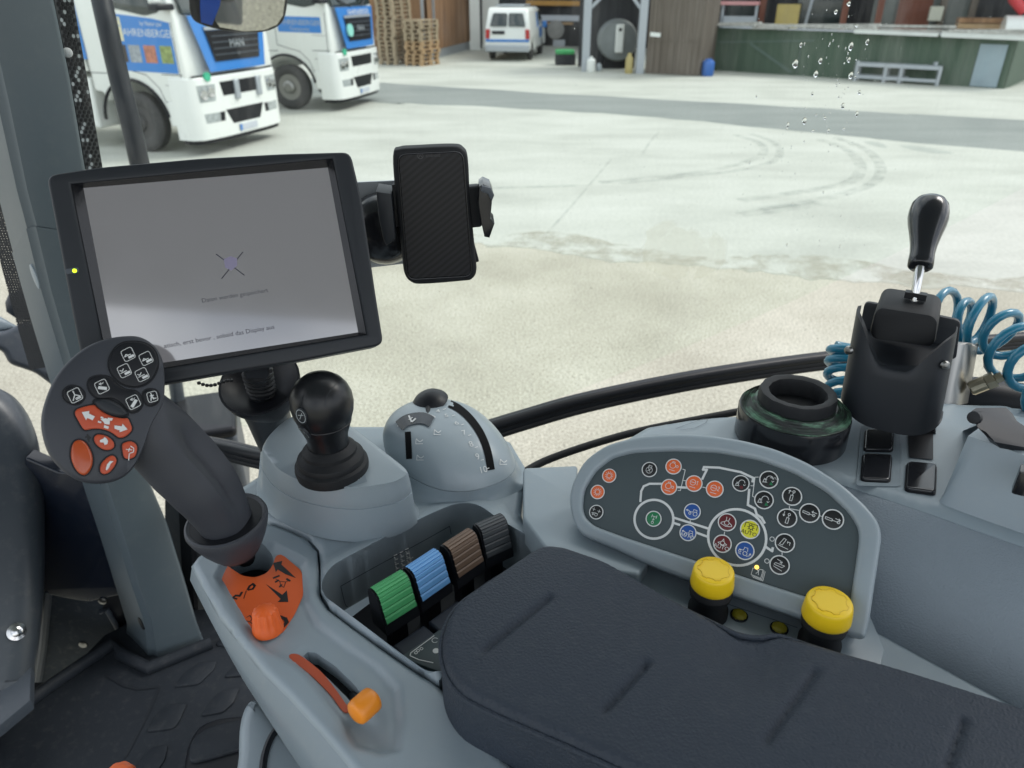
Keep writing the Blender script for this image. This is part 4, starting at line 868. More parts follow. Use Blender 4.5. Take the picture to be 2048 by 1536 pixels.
tb = DR(1578, 872, .425); tp_ = thing('tape_roll', 'black and green roll of tape with its core pushed up, on the grey side console', 'tape roll', tb)
prof = []
nst = 14
MB().lathe(tb, [(.0562, 0), (.0568, .002), (.0566, .0315), (.0558, .034), (.05, .0342)], ZZ, 64).build('tape_side', M['gloss'], tp_, 40)
for i in range(nst):
    r0 = .0556-(.0556-.041)*i/nst; z = .0345+.007*(i/nst)**1.3; prof += [(r0, z), (r0-.0009, z+.0006*(1+(i % 3)))]
m = MB().lathe(tb, prof+[(.039, .042), (.036, .042), (.036, .001)], ZZ, 64, wob=lambda j, n, h: 1+.006*math.sin(j*.9+h*900)); m.build('tape_edge', tr_m, tp_, 25)
MB().lathe(tb, [(.0385, .036), (.0385, .0525), (.0375, .055), (.0335, .0555), (.0290, .054), (.0275, .050), (.0275, .005), (.0001, .004)], ZZ, 56, wob=lambda j, n, h: 1+.012*math.sin(j*1.7)+.008*math.sin(j*.6)).build('tape_core', M['rubber'], tp_, 35)

# ================================================================== SIDE CONSOLE (right)
sc = thing('side_console', 'grey right-hand side console with blank switches and a textured trim panel', 'console', DR(1900, 1150, .6))
LT_ = level(.425)
oB = [(1196, 905), (1262, 868), (1296, 848), (1380, 834), (1470, 826), (1600, 815), (1720, 800), (1850, 800), (2000, 805), (2200, 840), (2300, 1000), (2200, 1130), (2048, 1084), (1870, 1022), (1692, 963), (1640, 945), (1552, 912), (1419, 886), (1300, 884), (1250, 892)]
ob = LT_.loop(fillet(oB, 6, 3)); hump = LT_.loop([(1880, 1040), (1885, 900), (1950, 850), (2100, 860), (2300, 900), (2300, 1180), (2048, 1090), (1900, 1045)])
sw_hole = []
def h_side(u, v): return -.005*sst(-.010, 0, sd(ob, u, v))**2 - .004*sst(.25, .32, u)*0
m = MB().relief([ob], LT_, h_side, .0075, -.06); m.build('console_top', M['grey'], sc, 50)
# sloping textured panel
U_ = [(1688, 962), (1780, 995), (1870, 1024), (1960, 1054), (2048, 1086), (2160, 1126), (2300, 1180)]; W_ = [(1738, 1252), (1830, 1302), (1910, 1345), (2048, 1420), (2180, 1494), (2330, 1580), (2500, 1680)]
A = [DR(x, y, .4285) for x, y in U_]; B = [DR(x, y, .5) for x, y in W_]
A = [DR(1640, 944, .4285)]+A; B = [DR(1680, 1218, .5)]+B
m = MB(); m.loft([[p+V((.004, .008, .001)) for p in A], A, [a.lerp(b, .08)-RR*.002 for a, b in zip(A, B)], [a.lerp(b, .5)-RR*.003 for a, b in zip(A, B)], B, [p-ZZ*.05 for p in B]], False, False, False); m.build('textured_panel', M['mattex'], sc, 60)
m = MB(); B2 = [p+V((0, 0, -.002)) for p in B]; S_ = [DR(x, y, .5055) for x, y in [(1560, 1220), (1700, 1330), (1790, 1392), (1880, 1440), (2048, 1530), (2180, 1600), (2330, 1690), (2500, 1800)]]
m.loft([B2, S_, [p-ZZ*.08 for p in S_]], False, False, False); m.build('lower_strip', M['grey'], sc, 50)
# switch blanks with their hollow
LQ = level(.4245); KS = Frame(LQ.o, (1, 0, 0), (0, 1, 0))
sws = [([(1731, 863), (1786, 863), (1783, 905), (1728, 904)], 'a'), ([(1726, 912), (1782, 914), (1778, 966), (1722, 963)], 'b'), ([(1815, 928), (1871, 933), (1869, 990), (1811, 982)], 'c')]
for pts, _ in sws:
    l = fillet(KS.loop(pts), .004, 4); MB().plate([inset(ccw(l), -.0011)], KS, -.01, .0012).build('switch_well', M['black'], sc)
    MB().plate([l], KS, -.01, .0042, .0016, 3).build('switch_blank', M['gloss'], sc, 50)
rc = fillet(LQ.loop([(1722, 852), (1800, 852), (1800, 974), (1712, 972)]), .004); sheet('switch_row', [rc], LQ, .0006, M['grey2'], sc)
l = LQ.loop([(1814, 848), (1866, 852), (1866, 920), (1818, 916)]); sheet('lever_opening', [l], LQ, .0009, M['black'], sc)
m = MB(); stroke_mb(m, LQ, [[V(p).to_2d() for p in LQ.loop([(1352, 858), (1370, 851), (1408, 838), (1416, 838), (1412, 846), (1390, 857), (1360, 861)])]], .0005, .0006); m.build('cover_outline', M['trim'], sc, smooth=False)
# raised box with the black buckle
hbx = [DR(x, y, .385) for x, y in [(1950, 872), (2048, 912), (2200, 960)]]
m = MB()
f0 = [DR(1882, 1000, .425), DR(1890, 1018, .428), DR(2048, 1075, .428), DR(2300, 1165, .43)]
m_top = [DR(1936, 872, .362), DR(1980, 886, .360), DR(2070, 918, .360), DR(2300, 1000, .360)]
m_bk = [DR(1990, 835, .364), DR(2015, 840, .362), DR(2100, 865, .362), DR(2330, 930, .362)]
bk0 = [DR(1925, 862, .425), DR(2000, 830, .425), DR(2120, 850, .425), DR(2360, 900, .425)]
def blend(a, b, k, up): return [p.lerp(q, k)+ZZ*up for p, q in zip(a, b)]
m.loft([cat(r, 5, False) for r in (f0, blend(f0, m_top, .55, -.004), blend(f0, m_top, .85, -.0005), m_top, blend(m_top, m_bk, .5, .001), m_bk, bk0)], False, False, False); m.recalc = True; m.build('raised_box', M['grey'], sc, 70)
bu = thing('buckle', 'black plastic buckle clip lying on the grey box at the right edge', 'buckle', DR(2000, 860, .38))
LK = level(.358); m = MB(); 
m.loft([[D(x, y, .655+dd) for x, y, dd in r] for r in ([(1943, 822, .0), (1952, 816, .01), (2012, 815, .03), (2024, 826, .03)], [(1946, 836, -.004), (1958, 836, -.004), (2020, 838, .012), (2034, 842, .02)], [(1956, 856, -.012), (1972, 864, -.014), (2050, 868, .0), (2070, 866, .01)], [(1972, 872, -.012), (1990, 884, -.016), (2068, 898, -.004), (2110, 890, .0)], [(1980, 884, .0), (2000, 896, -.006), (2068, 908, .0), (2130, 905, .0)])], True, True, False)
m.build('buckle_body', M['black'], bu, 40)
MB().lathe(D(1951, 835, .648), [(.006, 0), (.0055, .004), (.002, .0045)], (-.8, -.5, .3), 14).build('pivot', M['black'], bu)
MB().plate([fillet(LK.loop([(2018, 872), (2048, 872), (2046, 884), (2022, 884)]), .002)], LK, -.002, .003, .001, 2).build('clip', M['dark'], bu)
MB().plate([fillet(level(.36).loop([(2040, 930), (2070, 935), (2068, 955), (2038, 948)]), .003)], level(.36), -.02, .002, .001, 2).build('recess_blank', M['gloss'], sc)
tag(MB().tube([D(1880, 792, 1.0), D(1960, 800, .98), D(2100, 820, .97)], .03, 16).build('rear_shadow_tube', M['black'], None), 'black tube standing in for the shade behind the side console at the right edge', 'shade tube').name = 'shadow_tube'  # black tube put in for the shadow behind the side console
# ================================================================== CAB SHELL: pillar, floor, cowl, window
def Yd(x, y, yd):
    r = ray(x, y); return EYE + r*(yd/r.y)
pil = thing('cab_pillar', 'grey plastic cab pillar rising from the floor mat behind the monitor at the left', 'pillar', Yd(310, 1318, .935))
Lp = [(-118, 0), (-50, 235), (0, 406), (26, 505), (65, 643), (103, 767), (172, 982), (202, 1072), (232, 1170), (255, 1245), (252, 1290)]
Cp = [(-45, 0), (5, 220), (39, 380), (58, 450), (88, 575), (133, 726), (210, 979), (238, 1070), (267, 1165), (292, 1235), (306, 1326)]
Rp = [(107, 0), (140, 160), (178, 385), (196, 470), (230, 620), (262, 770), (302, 967), (335, 1045), (372, 1165), (394, 1242), (412, 1288)]
def prow(i): 
    l, c, r = Yd(*Lp[i], .985), Yd(*Cp[i], .925), Yd(*Rp[i], .965)
    e = .11
    return [EYE+(l-EYE)*1.09, l, l.lerp(c, 1-e), c+(l-c)*.05+(r-c)*.04+V((0, .004, 0)), c.lerp(r, e), c.lerp(r, 1-e*.5), EYE+(r-EYE)*1.004, EYE+(r-EYE)*1.09]
m = MB(); rows = [prow(i) for i in range(len(Lp))]
k_ = (EYE.z+.56-rows[0][1].z)/(rows[0][1].z-rows[1][1].z); m.loft([[a+(a-b)*k_ for a, b in zip(rows[0], rows[1])]]+rows[:4], False, False); m.loft([[p+V((0, .0016, 0)) for p in rows[3]], [p+V((0, .0016, 0)) for p in rows[4]]], False, False)
m.recalc = True; m.build('upper_cover', M['pillar'], pil, 50)
rows.append([V((p.x, p.y, EYE.z-1.055)) for p in rows[-1]]); m = MB().loft([[p+V((0, -.0022, 0)) for p in r] for r in rows[3:]], False, False); bv_p = m.bvh(); m.build('lower_cover', M['pillar'], pil, 50)
m = MB(); strip(m, bv_p, [(-2, 402), (30, 425), (52, 437), (66, 440), (104, 437)], 3, .0008, 3); m.build('cover_seam', M['trim'], pil, smooth=False)
p0 = hit(bv_p, 71, 553, .0004); 
if p0:
    q, r = hit(bv_p, 76, 553, .0004), hit(bv_p, 71, 545, .0004)
    fr = Frame(p0, q-p0, r-p0); m = MB().plate([circle(.0085, 24, (0, 0), .017)], fr, -.001, .0012, .0008, 2); m.build('screw_cap', M['grey'], pil, 40)
p0 = hit(bv_p, 283, 1247, .0004)
if p0:
    q, r = hit(bv_p, 288, 1247, .0004), hit(bv_p, 283, 1239, .0004); fr = Frame(p0, q-p0, r-p0); MB().plate([circle(.0062, 18, (0, 0), .012, .25)], fr, -.001, .0008).build('hole', M['black'], pil)
# perforated blind along the left of the pillar and the dotted black strip to its right
bl = [( -60, 300), (-10, 395), (12, 480), (44, 600), (62, 650), (70, 690), (40, 640), (20, 560), (-4, 480), (-60, 420)]
A = [Yd(x, y, 1.03) for x, y in ((-30, 300), (0, 405), (28, 510), (67, 650), (90, 735))]; B = [Yd(x, y, 1.03) for x, y in ((-80, 330), (-20, 440), (2, 530), (34, 650), (60, 740))]
bm_, nt, b = new_mat('perforated blind fabric'); lk = nt.links.new
tc = N(nt, 'ShaderNodeTexCoord'); ch = N(nt, 'ShaderNodeTexVoronoi'); ch.inputs['Scale'].default_value = 260; rp = N(nt, 'ShaderNodeMapRange'); rp.inputs[1].default_value = .30; rp.inputs[2].default_value = .36; ch.inputs['Randomness'].default_value = .15
tr = N(nt, 'ShaderNodeBsdfTransparent'); mx = N(nt, 'ShaderNodeMixShader'); lk(tc.outputs['Object'], ch.inputs['Vector']); lk(ch.outputs['Distance'], rp.inputs[0]); lk(rp.outputs[0], mx.inputs[0]); lk(tr.outputs[0], mx.inputs[1]); lk(b.outputs[0], mx.inputs[2]); lk(mx.outputs[0], nt.nodes['Material Output'].inputs[0]); b.inputs['Base Color'].default_value = (.03, .032, .035, 1); b.inputs['Roughness'].default_value = .7
bk = V((0, .0016, 0)); tag(MB().loft([A+[p+bk for p in A[::-1]], B+[p+bk for p in B[::-1]]]).build('sun_blind', bm_, None, smooth=False), 'black perforated sun blind edge left of the grey pillar', 'blind')
fs = thing('dotted_strip', 'black dotted edging strip along the right of the pillar above the monitor', 'edging strip', Yd(180, 330, 1.06))
A = [(104, -30), (112, 20), (133, 120), (150, 210), (172, 340)]; B = [(143, -30), (150, 20), (168, 120), (184, 210), (206, 340)]
Af, Bf = [Yd(*p, 1.02) for p in A], [Yd(*p, 1.04) for p in B]; bk = V((-.01, .012, 0))
MB().loft([Af+[p+bk for p in Af[::-1]], Bf+[p+bk for p in Bf[::-1]]]).build('strip_body', plastic('printed dotted edging', (.050, .055, .060), .5, .1, 20), fs, 30)
m = MB(); m2 = MB(); bvs = MB().loft([Af, Bf], False, False, False).bvh(); rnd = random.Random(3)
for i in range(44):
    for j in range(4):
        y = -8+i*8; x = 104+(y+30)*.178+6+j*9+(4 if i % 2 else 0)
        p = hit(bvs, x, y, .0006); q = hit(bvs, x+3, y, .0006); r = hit(bvs, x, y-3, .0006)
        if p and q and r:
            (m2 if rnd.random() < .2 else m).plate([circle(.0021, 8, (0, 0), .0025)], Frame(p, q-p, r-p), 0, .0002)
m.build('dot_pattern', M['black'], fs, smooth=False); m2.build('dot_highlights', M['pgrey'], fs, smooth=False)
p = hit(bvs, 134, 105, .001); MB().lathe(p, [(.006, 0), (.0055, .002), (.0035, .003), (.0001, .0032)], (EYE-p), 16).build('screw', M['white'], fs)

sl = thing('door_sill', 'dark sill panel below the window between the pillar and the console', 'panel', Yd(430, 1250, 1.1))
MB().loft([[Yd(330, 1000, 1.12), Yd(400, 1004, 1.10), Yd(560, 1010, 1.08)], [Yd(330, 1300, 1.12), Yd(400, 1300, 1.10), Yd(560, 1310, 1.08)]], False, False, False).build('sill_panel', M['trim'], sl)
MB().beam(Yd(372, 985, 1.06), Yd(384, 1260, 1.06), .02, .02).build('sill_post', M['black'], sl)
# floor mat with treads
FL = level(1.05)
fm = thing('floor_mat', 'black rubber floor mat with raised diamond treads around the pillar foot', 'floor mat', FL.at(300, 1450))
fo = [(-160, 1560), (0, 1452), (110, 1372), (210, 1270), (300, 1225), (470, 1215), (560, 1330), (900, 1750), (-200, 1900)]
MB().plate([FL.loop(fo)], FL, -.03, 0).build('mat_sheet', M['mat'], fm, smooth=False)
lip = [(-160, 1560), (0, 1452), (110, 1372), (226, 1293), (243, 1312), (300, 1342), (424, 1290)]
MB().tube([FL.at(*p, .006) for p in lip], .011, 10, sq=1.2).build('raised_lip', M['mat'], fm, 50)
def zf(x, y): return (x*.375, 960+y*.375)
for t in ([(930, 1110), (980, 1040), (1060, 978), (1160, 970), (1140, 1020), (1060, 1095)], [(1070, 1265), (1130, 1180), (1180, 1130), (1280, 1110), (1250, 1190), (1190, 1245)], [(780, 1350), (830, 1260), (900, 1200), (1000, 1195), (960, 1290), (930, 1330)], [(1195, 1058), (1240, 1000), (1330, 985), (1330, 1045)],
          [(700, 1560), (760, 1480), (820, 1430), (900, 1415), (880, 1500), (830, 1570)], [(1150, 885), (1170, 850), (1260, 850), (1260, 905)]):
    MB().plate([fillet(FL.loop([zf(*p) for p in t]), .006)], FL, -.001, .0035, .002, 2).build('tread', M['mat'], fm, 40)
m = MB(); stroke_mb(m, FL, [FL.loop([zf(*p) for p in [(850, 1110), (800, 1230), (740, 1350), (670, 1480)]]), FL.loop([zf(*p) for p in [(560, 1040), (660, 1100), (740, 1120), (850, 1105)]])], .003, .0012); m.build('moulded_line', M['dark'], fm, smooth=False)
pd = thing('foot_pedal', 'black ribbed foot pedal at the edge of the floor mat, partly under the console', 'pedal', level(.98).at(440, 1500))
LPd = level(.97); MB().plate([fillet(LPd.loop([zf(*p) for p in [(975, 1540), (1000, 1400), (1060, 1305), (1150, 1268), (1300, 1250), (1500, 1300), (1500, 1800), (980, 1800)]]), .02)], LPd, -.03, 0, .006, 3).build('pedal_plate', M['black'], pd, 50)
MB().plate([fillet(LPd.loop([zf(*p) for p in [(1005, 1520), (1020, 1400), (1090, 1340), (1180, 1310), (1300, 1285), (1480, 1330), (1480, 1440), (1300, 1440), (1100, 1500)]]), .012)], LPd, -.004, .006, .003, 2).build('tread_pad', M['mat'], pd, 50)
ok = thing('control_dial', 'small ribbed orange red knob just peeking in at the bottom edge', 'knob', DR(246, 1600, .66))
kb = DR(246, 1570, .64); MB().lathe(kb, [(.014, -.03), (.014, .012), (.0125, .0165), (.009, .0185), (.001, .019)], (0, -.1, 1), 36, wob=lambda j, n, h: 1+.05*((j//2) % 2)).build('knob_cap', M['orange2'], ok, 25)

# cowl, kick panels
cw = thing('steering_cowl', 'smooth dark blue grey cowl with a silver bolt at the left edge', 'cowl', D(20, 1400, 1.2))
CF = facing(D(20, 1100, 1.18), tilt=(.15, 0, .1))
co = [(-420, 640), (-120, 715), (0, 764), (45, 795), (76, 850), (92, 930), (97, 1060), (95, 1180), (84, 1300), (66, 1400), (0, 1430), (-420, 1500)]
cl = [(p.x, p.y) for p in cat([(x, y, 0) for x, y in CF.loop(co)], 4)]
MB().plate([cl], CF, -.25, .0, .045, 8).build('cowl_shell', plastic('metallic grey cowl', (.048, .057, .068), .36, .05, 4, dust=.10), cw, 70)
p = CF.at(33, 1263, .001)
MB().lathe(p, [(.0135, -.003), (.0135, .0015), (.0085, .002), (.008, .005), (.005, .0068), (.0005, .0072)], CF.n, 24).build('bolt', M['chrome'], cw, 40)
st_ = thing('sill_plate', 'pale blue grey sill plate below the cowl at the lower left corner', 'plate', D(0, 1400, 1.25))
SF = level(.95); MB().plate([SF.loop([(-200, 1480), (0, 1368), (62, 1328), (60, 1400), (0, 1450), (-200, 1600)])], SF, -.02, 0, .003, 2).build('plate_sheet', M['trim'], st_)
kpn = thing('kick_panel', 'glossy black and dark grey kick panel between the cowl and the pillar', 'panel', D(160, 1400, 1.3))
KQ = Frame(Yd(160, 1150, 1.02), (1, .05, 0), ZZ)
MB().plate([fillet(KQ.loop([(52, 910), (120, 940), (190, 945), (225, 985), (262, 1080), (275, 1170), (246, 1186), (180, 1200), (150, 1196), (66, 1178), (60, 1090)]), .006)], KQ, -.02, .006, .004, 3).build('gloss_panel', plastic('glossy navy panel', (.008, .012, .022), .25, .2, 6, dust=.03, coat=.2), kpn, 50)
MB().plate([fillet(KQ.loop([(95, 1176), (150, 1196), (196, 1200), (232, 1150), (282, 1190), (290, 1290), (228, 1300), (110, 1392), (58, 1430), (74, 1300)]), .004)], KQ, -.04, 0, .004, 3).build('grey_panel', plastic('matt kick panel', (.034, .042, .052), .75, .15, 8, .2, 900, spec=.15, dust=.10), kpn, 50)
for x, y in ((208, 1197), (166, 1289)): MB().lathe(KQ.at(x, y, .006 if y < 1200 else 0), [(.0075, 0), (.0075, .0015), (.004, .003), (.0005, .0032)], KQ.n, 14).build('screw', M['steel'], kpn)
MB().plate([fillet(KQ.loop([(204, 1215), (238, 1160), (258, 1220), (260, 1270), (238, 1260)]), .006)], KQ, -.004, .0015, .001, 2).build('recess', M['black'], kpn)
MB().tube([KQ.at(202, 1222, .002), KQ.at(216, 1216, .004), KQ.at(246, 1268, .004)], .005, 8).build('bracket_rim', M['trim'], kpn)
tb_ = [KQ.at(96, 1180, .0), KQ.at(86, 1290, .0), KQ.at(66, 1420, 0)]; MB().tube(tb_, .008, 8).build('edge_trim', M['trim'], kpn)

# side window: rubber frame and glass
fpx = [(120, 860, 1.42), (330, 880, 1.28), (440, 897, 1.20), (525, 917, 1.15), (620, 930, 1.11), (760, 925, 1.08), (880, 893, 1.08), (975, 862, 1.10), (1060, 836, 1.12), (1150, 810, 1.14), (1270, 783, 1.17), (1400, 758, 1.20), (1540, 736, 1.24), (1680, 718, 1.28), (1900, 694, 1.34), (2120, 676, 1.40), (2400, 660, 1.46)]
path = [D(*p) for p in fpx]
win = thing('side_window', 'large side window pane with spattered water drops in a black rubber frame', 'window', path[6])
pf = cat(path, 4, False)
m = MB().tube(pf, .0165, 14); m.tube([p+V((.0, -.010, .012)) for p in pf], .0085, 10); m.build('rubber_frame', M['black'], win, 60)
m = MB().tube([p+V((0, -.016, -.004)) for p in pf], .0045, 8); m.build('frame_lip', M['rubber'], win, 60)
gl, nt, b = new_mat('tinted window glass'); lk = nt.links.new; nt.nodes.remove(b)
tr = N(nt, 'ShaderNodeBsdfTransparent'); tr.inputs[0].default_value = (.945, .985, .955, 1); gs = N(nt, 'ShaderNodeBsdfGlossy'); gs.inputs['Roughness'].default_value = .02
fz = N(nt, 'ShaderNodeFresnel'); fz.inputs[0].default_value = 1.16; mx = N(nt, 'ShaderNodeMixShader'); lk(fz.outputs[0], mx.inputs[0]); lk(gs.outputs[0], mx.inputs[2])
tc = N(nt, 'ShaderNodeTexCoord'); mp = N(nt, 'ShaderNodeMapping'); mp.inputs['Scale'].default_value = (7, 7, 1.6); no = N(nt, 'ShaderNodeTexNoise'); no.inputs['Scale'].default_value = 2.5; no.inputs['Detail'].default_value = 8; no.inputs['Roughness'].default_value = .7; rp = N(nt, 'ShaderNodeMapRange'); rp.inputs[1].default_value = .48; rp.inputs[2].default_value = .80; rp.inputs[4].default_value = .10; tl_ = N(nt, 'ShaderNodeBsdfTranslucent'); tl_.inputs[0].default_value = (.8, .8, .76, 1); m3 = N(nt, 'ShaderNodeMixShader')
lk(tc.outputs['Object'], mp.inputs[0]); lk(mp.outputs[0], no.inputs[0]); lk(no.outputs['Fac'], rp.inputs[0]); lk(rp.outputs[0], m3.inputs[0]); lk(tr.outputs[0], m3.inputs[1]); lk(tl_.outputs[0], m3.inputs[2]); lk(m3.outputs[0], mx.inputs[1]); lk(mx.outputs[0], nt.nodes['Material Output'].inputs[0])
gp_ = cat([(-.62, 1.035, 0), (-.35, 1.0, 0), (-.1, .985, 0), (.1, .99, 0), (.35, 1.03, 0), (.62, 1.10, 0), (.95, 1.22, 0), (1.4, 1.40, 0)], 5, False)
g0 = [V((p.x, p.y, EYE.z-.62+max(0, p.x+.1)*.38)) for p in gp_]; g1 = [V((p.x, p.y, EYE.z+.55)) for p in gp_]
m = MB(); m.loft([g0, g1], False, False, False); bv_g = m.bvh(); m.build('glass_pane', gl, win, 60)
# drops and dried specks on the pane
wd_, nt, b = new_mat('water drop'); b.inputs['Transmission Weight'].default_value = 1; b.inputs['IOR'].default_value = 1.33; b.inputs['Roughness'].default_value = .02; b.inputs['Base Color'].default_value = (1, 1, 1, 1)
rnd = random.Random(11); m = MB(); sp_ = MB()
def drop(mb, x, y, r, el=1.2, ang=0):
    p, n, i, d = bv_g.ray_cast(EYE, ray(x, y).normalized())
    if p is None: return
    if n.dot(ray(x, y)) > 0: n = -n
    ex = n.cross(ZZ).normalized(); ey = ex.cross(n); fr = Frame(p, ex, ey); rings = []
    for k, h in ((1, 0), (.86, .45), (.5, .78), (.05, .9)):
        rings.append([fr.pt(r*k*math.cos(a)*(1+.15*math.sin(3*a+x)), r*k*el*math.sin(a), .0003+h*r*.8) for a in [j*2*math.pi/10 for j in range(10)]])
    mb.loft(rings)
big = [(1591, 128, 5), (1641, 122, 3.4), (1702, 93, 4), (1698, 120, 3.2), (1632, 148, 4), (1702, 151, 4), (1719, 185, 3.4), (1609, 242, 4.2), (1686, 212, 3.4), (1714, 228, 3), (1650, 236, 2.6), (1672, 24, 3), (1698, 8, 3.4), (1735, 84, 3), (1625, 188, 2.2), (1714, 52, 2.4), (1602, 90, 2.2), (1576, 250, 2.6), (1574, 258, 1.8), (1657, 261, 2.2), (1626, 262, 2.4), (1688, 258, 2.4), (1513, 193, 1.6), (1495, 338, 1.6), (1500, 325, 2), (1609, 283, 1.6), (1676, 293, 1.6), (1647, 385, 1.8), (1585, 408, 2), (1680, 493, 1.8), (1574, 490, 2)]
for x, y, r in big: drop(m, x, y, r*.00078, rnd.uniform(1, 1.9))
for i in range(70):
    y = rnd.triangular(0, 300, 120); x = 1668+rnd.gauss(0, 34)+(y-150)*-.05; drop(m, x, y, rnd.uniform(.5, 1.5)*.00078, rnd.uniform(.9, 1.8))
for i in range(110): drop(m, rnd.uniform(1060, 2000), rnd.uniform(20, 620), rnd.uniform(.35, .8)*.00078)
for i in range(45): drop(m, rnd.uniform(1480, 1760), rnd.uniform(270, 500), rnd.uniform(.5, 1.4)*.00078)
tag(m.build('water_drops', wd_, win, 60), kind='stuff')
# dried splash film
df, nt, b = new_mat('dried splash film'); lk = nt.links.new; b.inputs['Base Color'].default_value = (.60, .56, .42, 1); b.inputs['Roughness'].default_value = .8; b.inputs['Transmission Weight'].default_value = 0
tc = N(nt, 'ShaderNodeTexCoord'); no = N(nt, 'ShaderNodeTexNoise'); no.inputs['Scale'].default_value = 28; no.inputs['Detail'].default_value = 5; no.inputs['Distortion'].default_value = .6
at = N(nt, 'ShaderNodeAttribute', attribute_name='film'); ad = N(nt, 'ShaderNodeMath', operation='MULTIPLY'); rp = N(nt, 'ShaderNodeMapRange'); rp.inputs[1].default_value = .36; rp.inputs[2].default_value = .44; rp.inputs[4].default_value = .24
sc_ = N(nt, 'ShaderNodeMath', operation='MULTIPLY'); sc_.inputs[1].default_value = 1.0
tl_ = N(nt, 'ShaderNodeBsdfTranslucent'); tl_.inputs[0].default_value = (.85, .80, .62, 1); a2 = N(nt, 'ShaderNodeMixShader'); a2.inputs[0].default_value = .6; lk(b.outputs[0], a2.inputs[1]); lk(tl_.outputs[0], a2.inputs[2])
tr = N(nt, 'ShaderNodeBsdfTransparent'); mx = N(nt, 'ShaderNodeMixShader')
lk(tc.outputs['Object'], no.inputs[0]); lk(no.outputs['Fac'], ad.inputs[0]); lk(at.outputs['Fac'], ad.inputs[1]); lk(ad.outputs[0], rp.inputs[0]); lk(rp.outputs[0], mx.inputs[0]); lk(tr.outputs[0], mx.inputs[1]); lk(a2.outputs[0], mx.inputs[2]); lk(mx.outputs[0], nt.nodes['Material Output'].inputs[0])
vs, fs_, wt = [], [], []; nx, ny = 26, 22
for j in range(ny+1):
    for i in range(nx+1):
        x, y = 1240+i/nx*240, 410+j/ny*200; p = hit(bv_g, x, y, .0005); vs.append(p-win.location)
        e = ((x-1362)/105)**2+((y-500)/72)**2; wt.append(max(0, min(1, 1.35-e*.9)))
for j in range(ny):
    for i in range(nx): k = j*(nx+1)+i; fs_.append((k, k+1, k+nx+2, k+nx+1))
me = bpy.data.meshes.new('splash_film'); me.from_pydata([tuple(p) for p in vs], [], fs_); at_ = me.attributes.new('film', 'FLOAT', 'POINT')
for i, w in enumerate(wt): at_.data[i].value = w
so = bpy.data.objects.new('splash_film', me); COL.objects.link(so); so.parent = win; me.materials.append(df)
# lower black seal between window frame and side console
ws = [D(x, y, d) for x, y, d in ((1040, 950, .90), (1090, 922, .92), (1180, 890, .94), (1280, 862, .96), (1400, 838, .97), (1520, 815, .99))]
tag(MB().tube(cat(ws, 5, False), .0045, 10, sq=1.2).build('window_seal', M['rubber'], None, 60), 'thin black rubber seal along the edge of the grey side console below the window', 'seal')

# things outside, fixed to the tractor
hr = tag(MB().tube(cat([D(190, -60, 1.62), D(212, 40, 1.62), D(237, 150, 1.65), D(262, 250, 1.68), D(284, 345, 1.72), D(320, 470, 1.8)], 6, False), .0215, 18).build('hand_rail', M['dark'], None, 60), 'thick black upright grab rail outside, left of the truck', 'hand rail')
mi = thing('wing_mirror', 'wide rear-view mirror with a black rim hanging in at the top edge', 'mirror', D(478, 20, 1.9))
WF = facing(D(478, -20, 1.9), tilt=(-.10, 0, -.62))
mo_ = [(376, -110), (377, -20), (381, 32), (400, 50), (440, 61), (490, 67), (530, 65), (558, 53), (571, 32), (577, -20), (578, -110)]
ol = [(p.x, p.y) for p in cat([(x, y, 0) for x, y in WF.loop(mo_)], 3)]
MB().plate([ol], WF, -.05, 0, .006, 3).build('mirror_housing', M['black'], mi, 50)
gm, nt, b = new_mat('mirror glass'); b.inputs['Base Color'].default_value = (.62, .62, .60, 1); b.inputs['Metallic'].default_value = 1; b.inputs['Roughness'].default_value = .03
g = WF.loop([(458, -100), (430, 40), (440, 54), (488, 62), (528, 60), (554, 49), (566, 30), (572, -20), (572, -100)]); MB().plate([g], WF, -.002, .0012).build('mirror_glass', gm, mi, smooth=False)
g = WF.loop([(404, -100), (400, 10), (402, 44), (424, 50), (440, 10), (452, -100)]); MB().plate([g], WF, -.002, .0014).build('blue_reflection', plastic('painted blue reflection', (.012, .06, .34), .2, .25, 20, coat=.3), mi, smooth=False)  # blue reflection in the mirror, painted as a coloured plate
# equipment outside, seen low through the glass
ob = thing('battery_box', 'dark grey box with a black lid outside below the window, beside the monitor stalk', 'box', D(405, 935, 2.0))
BX = Frame(D(400, 880, 1.9), (.94, .33, 0), (-.33, .94, 0)); BX.n = ZZ.copy()
BX = Frame(D(400, 842, 1.85), (.95, .31, 0), (-.31, .95, 0))
MB().box((0, .02, -.12), (.17, .20, .22), BX).build('box_body', M['trim'], ob, bevel=.015, seg=3)
MB().box((-.005, .02, 0), (.185, .21, .028), BX).build('box_lid', M['black'], ob, bevel=.01, seg=3)
tag(MB().tube([D(350, 760, 1.9), D(356, 800, 1.92), D(360, 850, 1.95)], .017, 12).build('grey_post', M['trim'], None), 'short dark post standing on the box outside', 'post')
wl = thing('mirror_arm', 'dark moulded outside lamp arm left of the pillar at the left edge', 'arm', D(40, 700, 1.5))
WA = facing(D(50, 700, 1.45))
MB().plate([fillet(WA.loop([(-60, 660), (10, 662), (50, 642), (75, 650), (110, 700), (130, 790), (70, 745), (18, 728), (4, 700), (-60, 690)]), .01)], WA, -.08, 0, .012, 4).build('arm_shell', M['trim'], wl, 60)
MB().lathe(D(46, 610, 1.5), [(.001, .03), (.018, .026), (.028, .01), (.030, -.01), (.022, -.03), (.001, -.034)], (-.6, -.4, .3), 24).build('work_lamp', M['dark'], wl, 60)
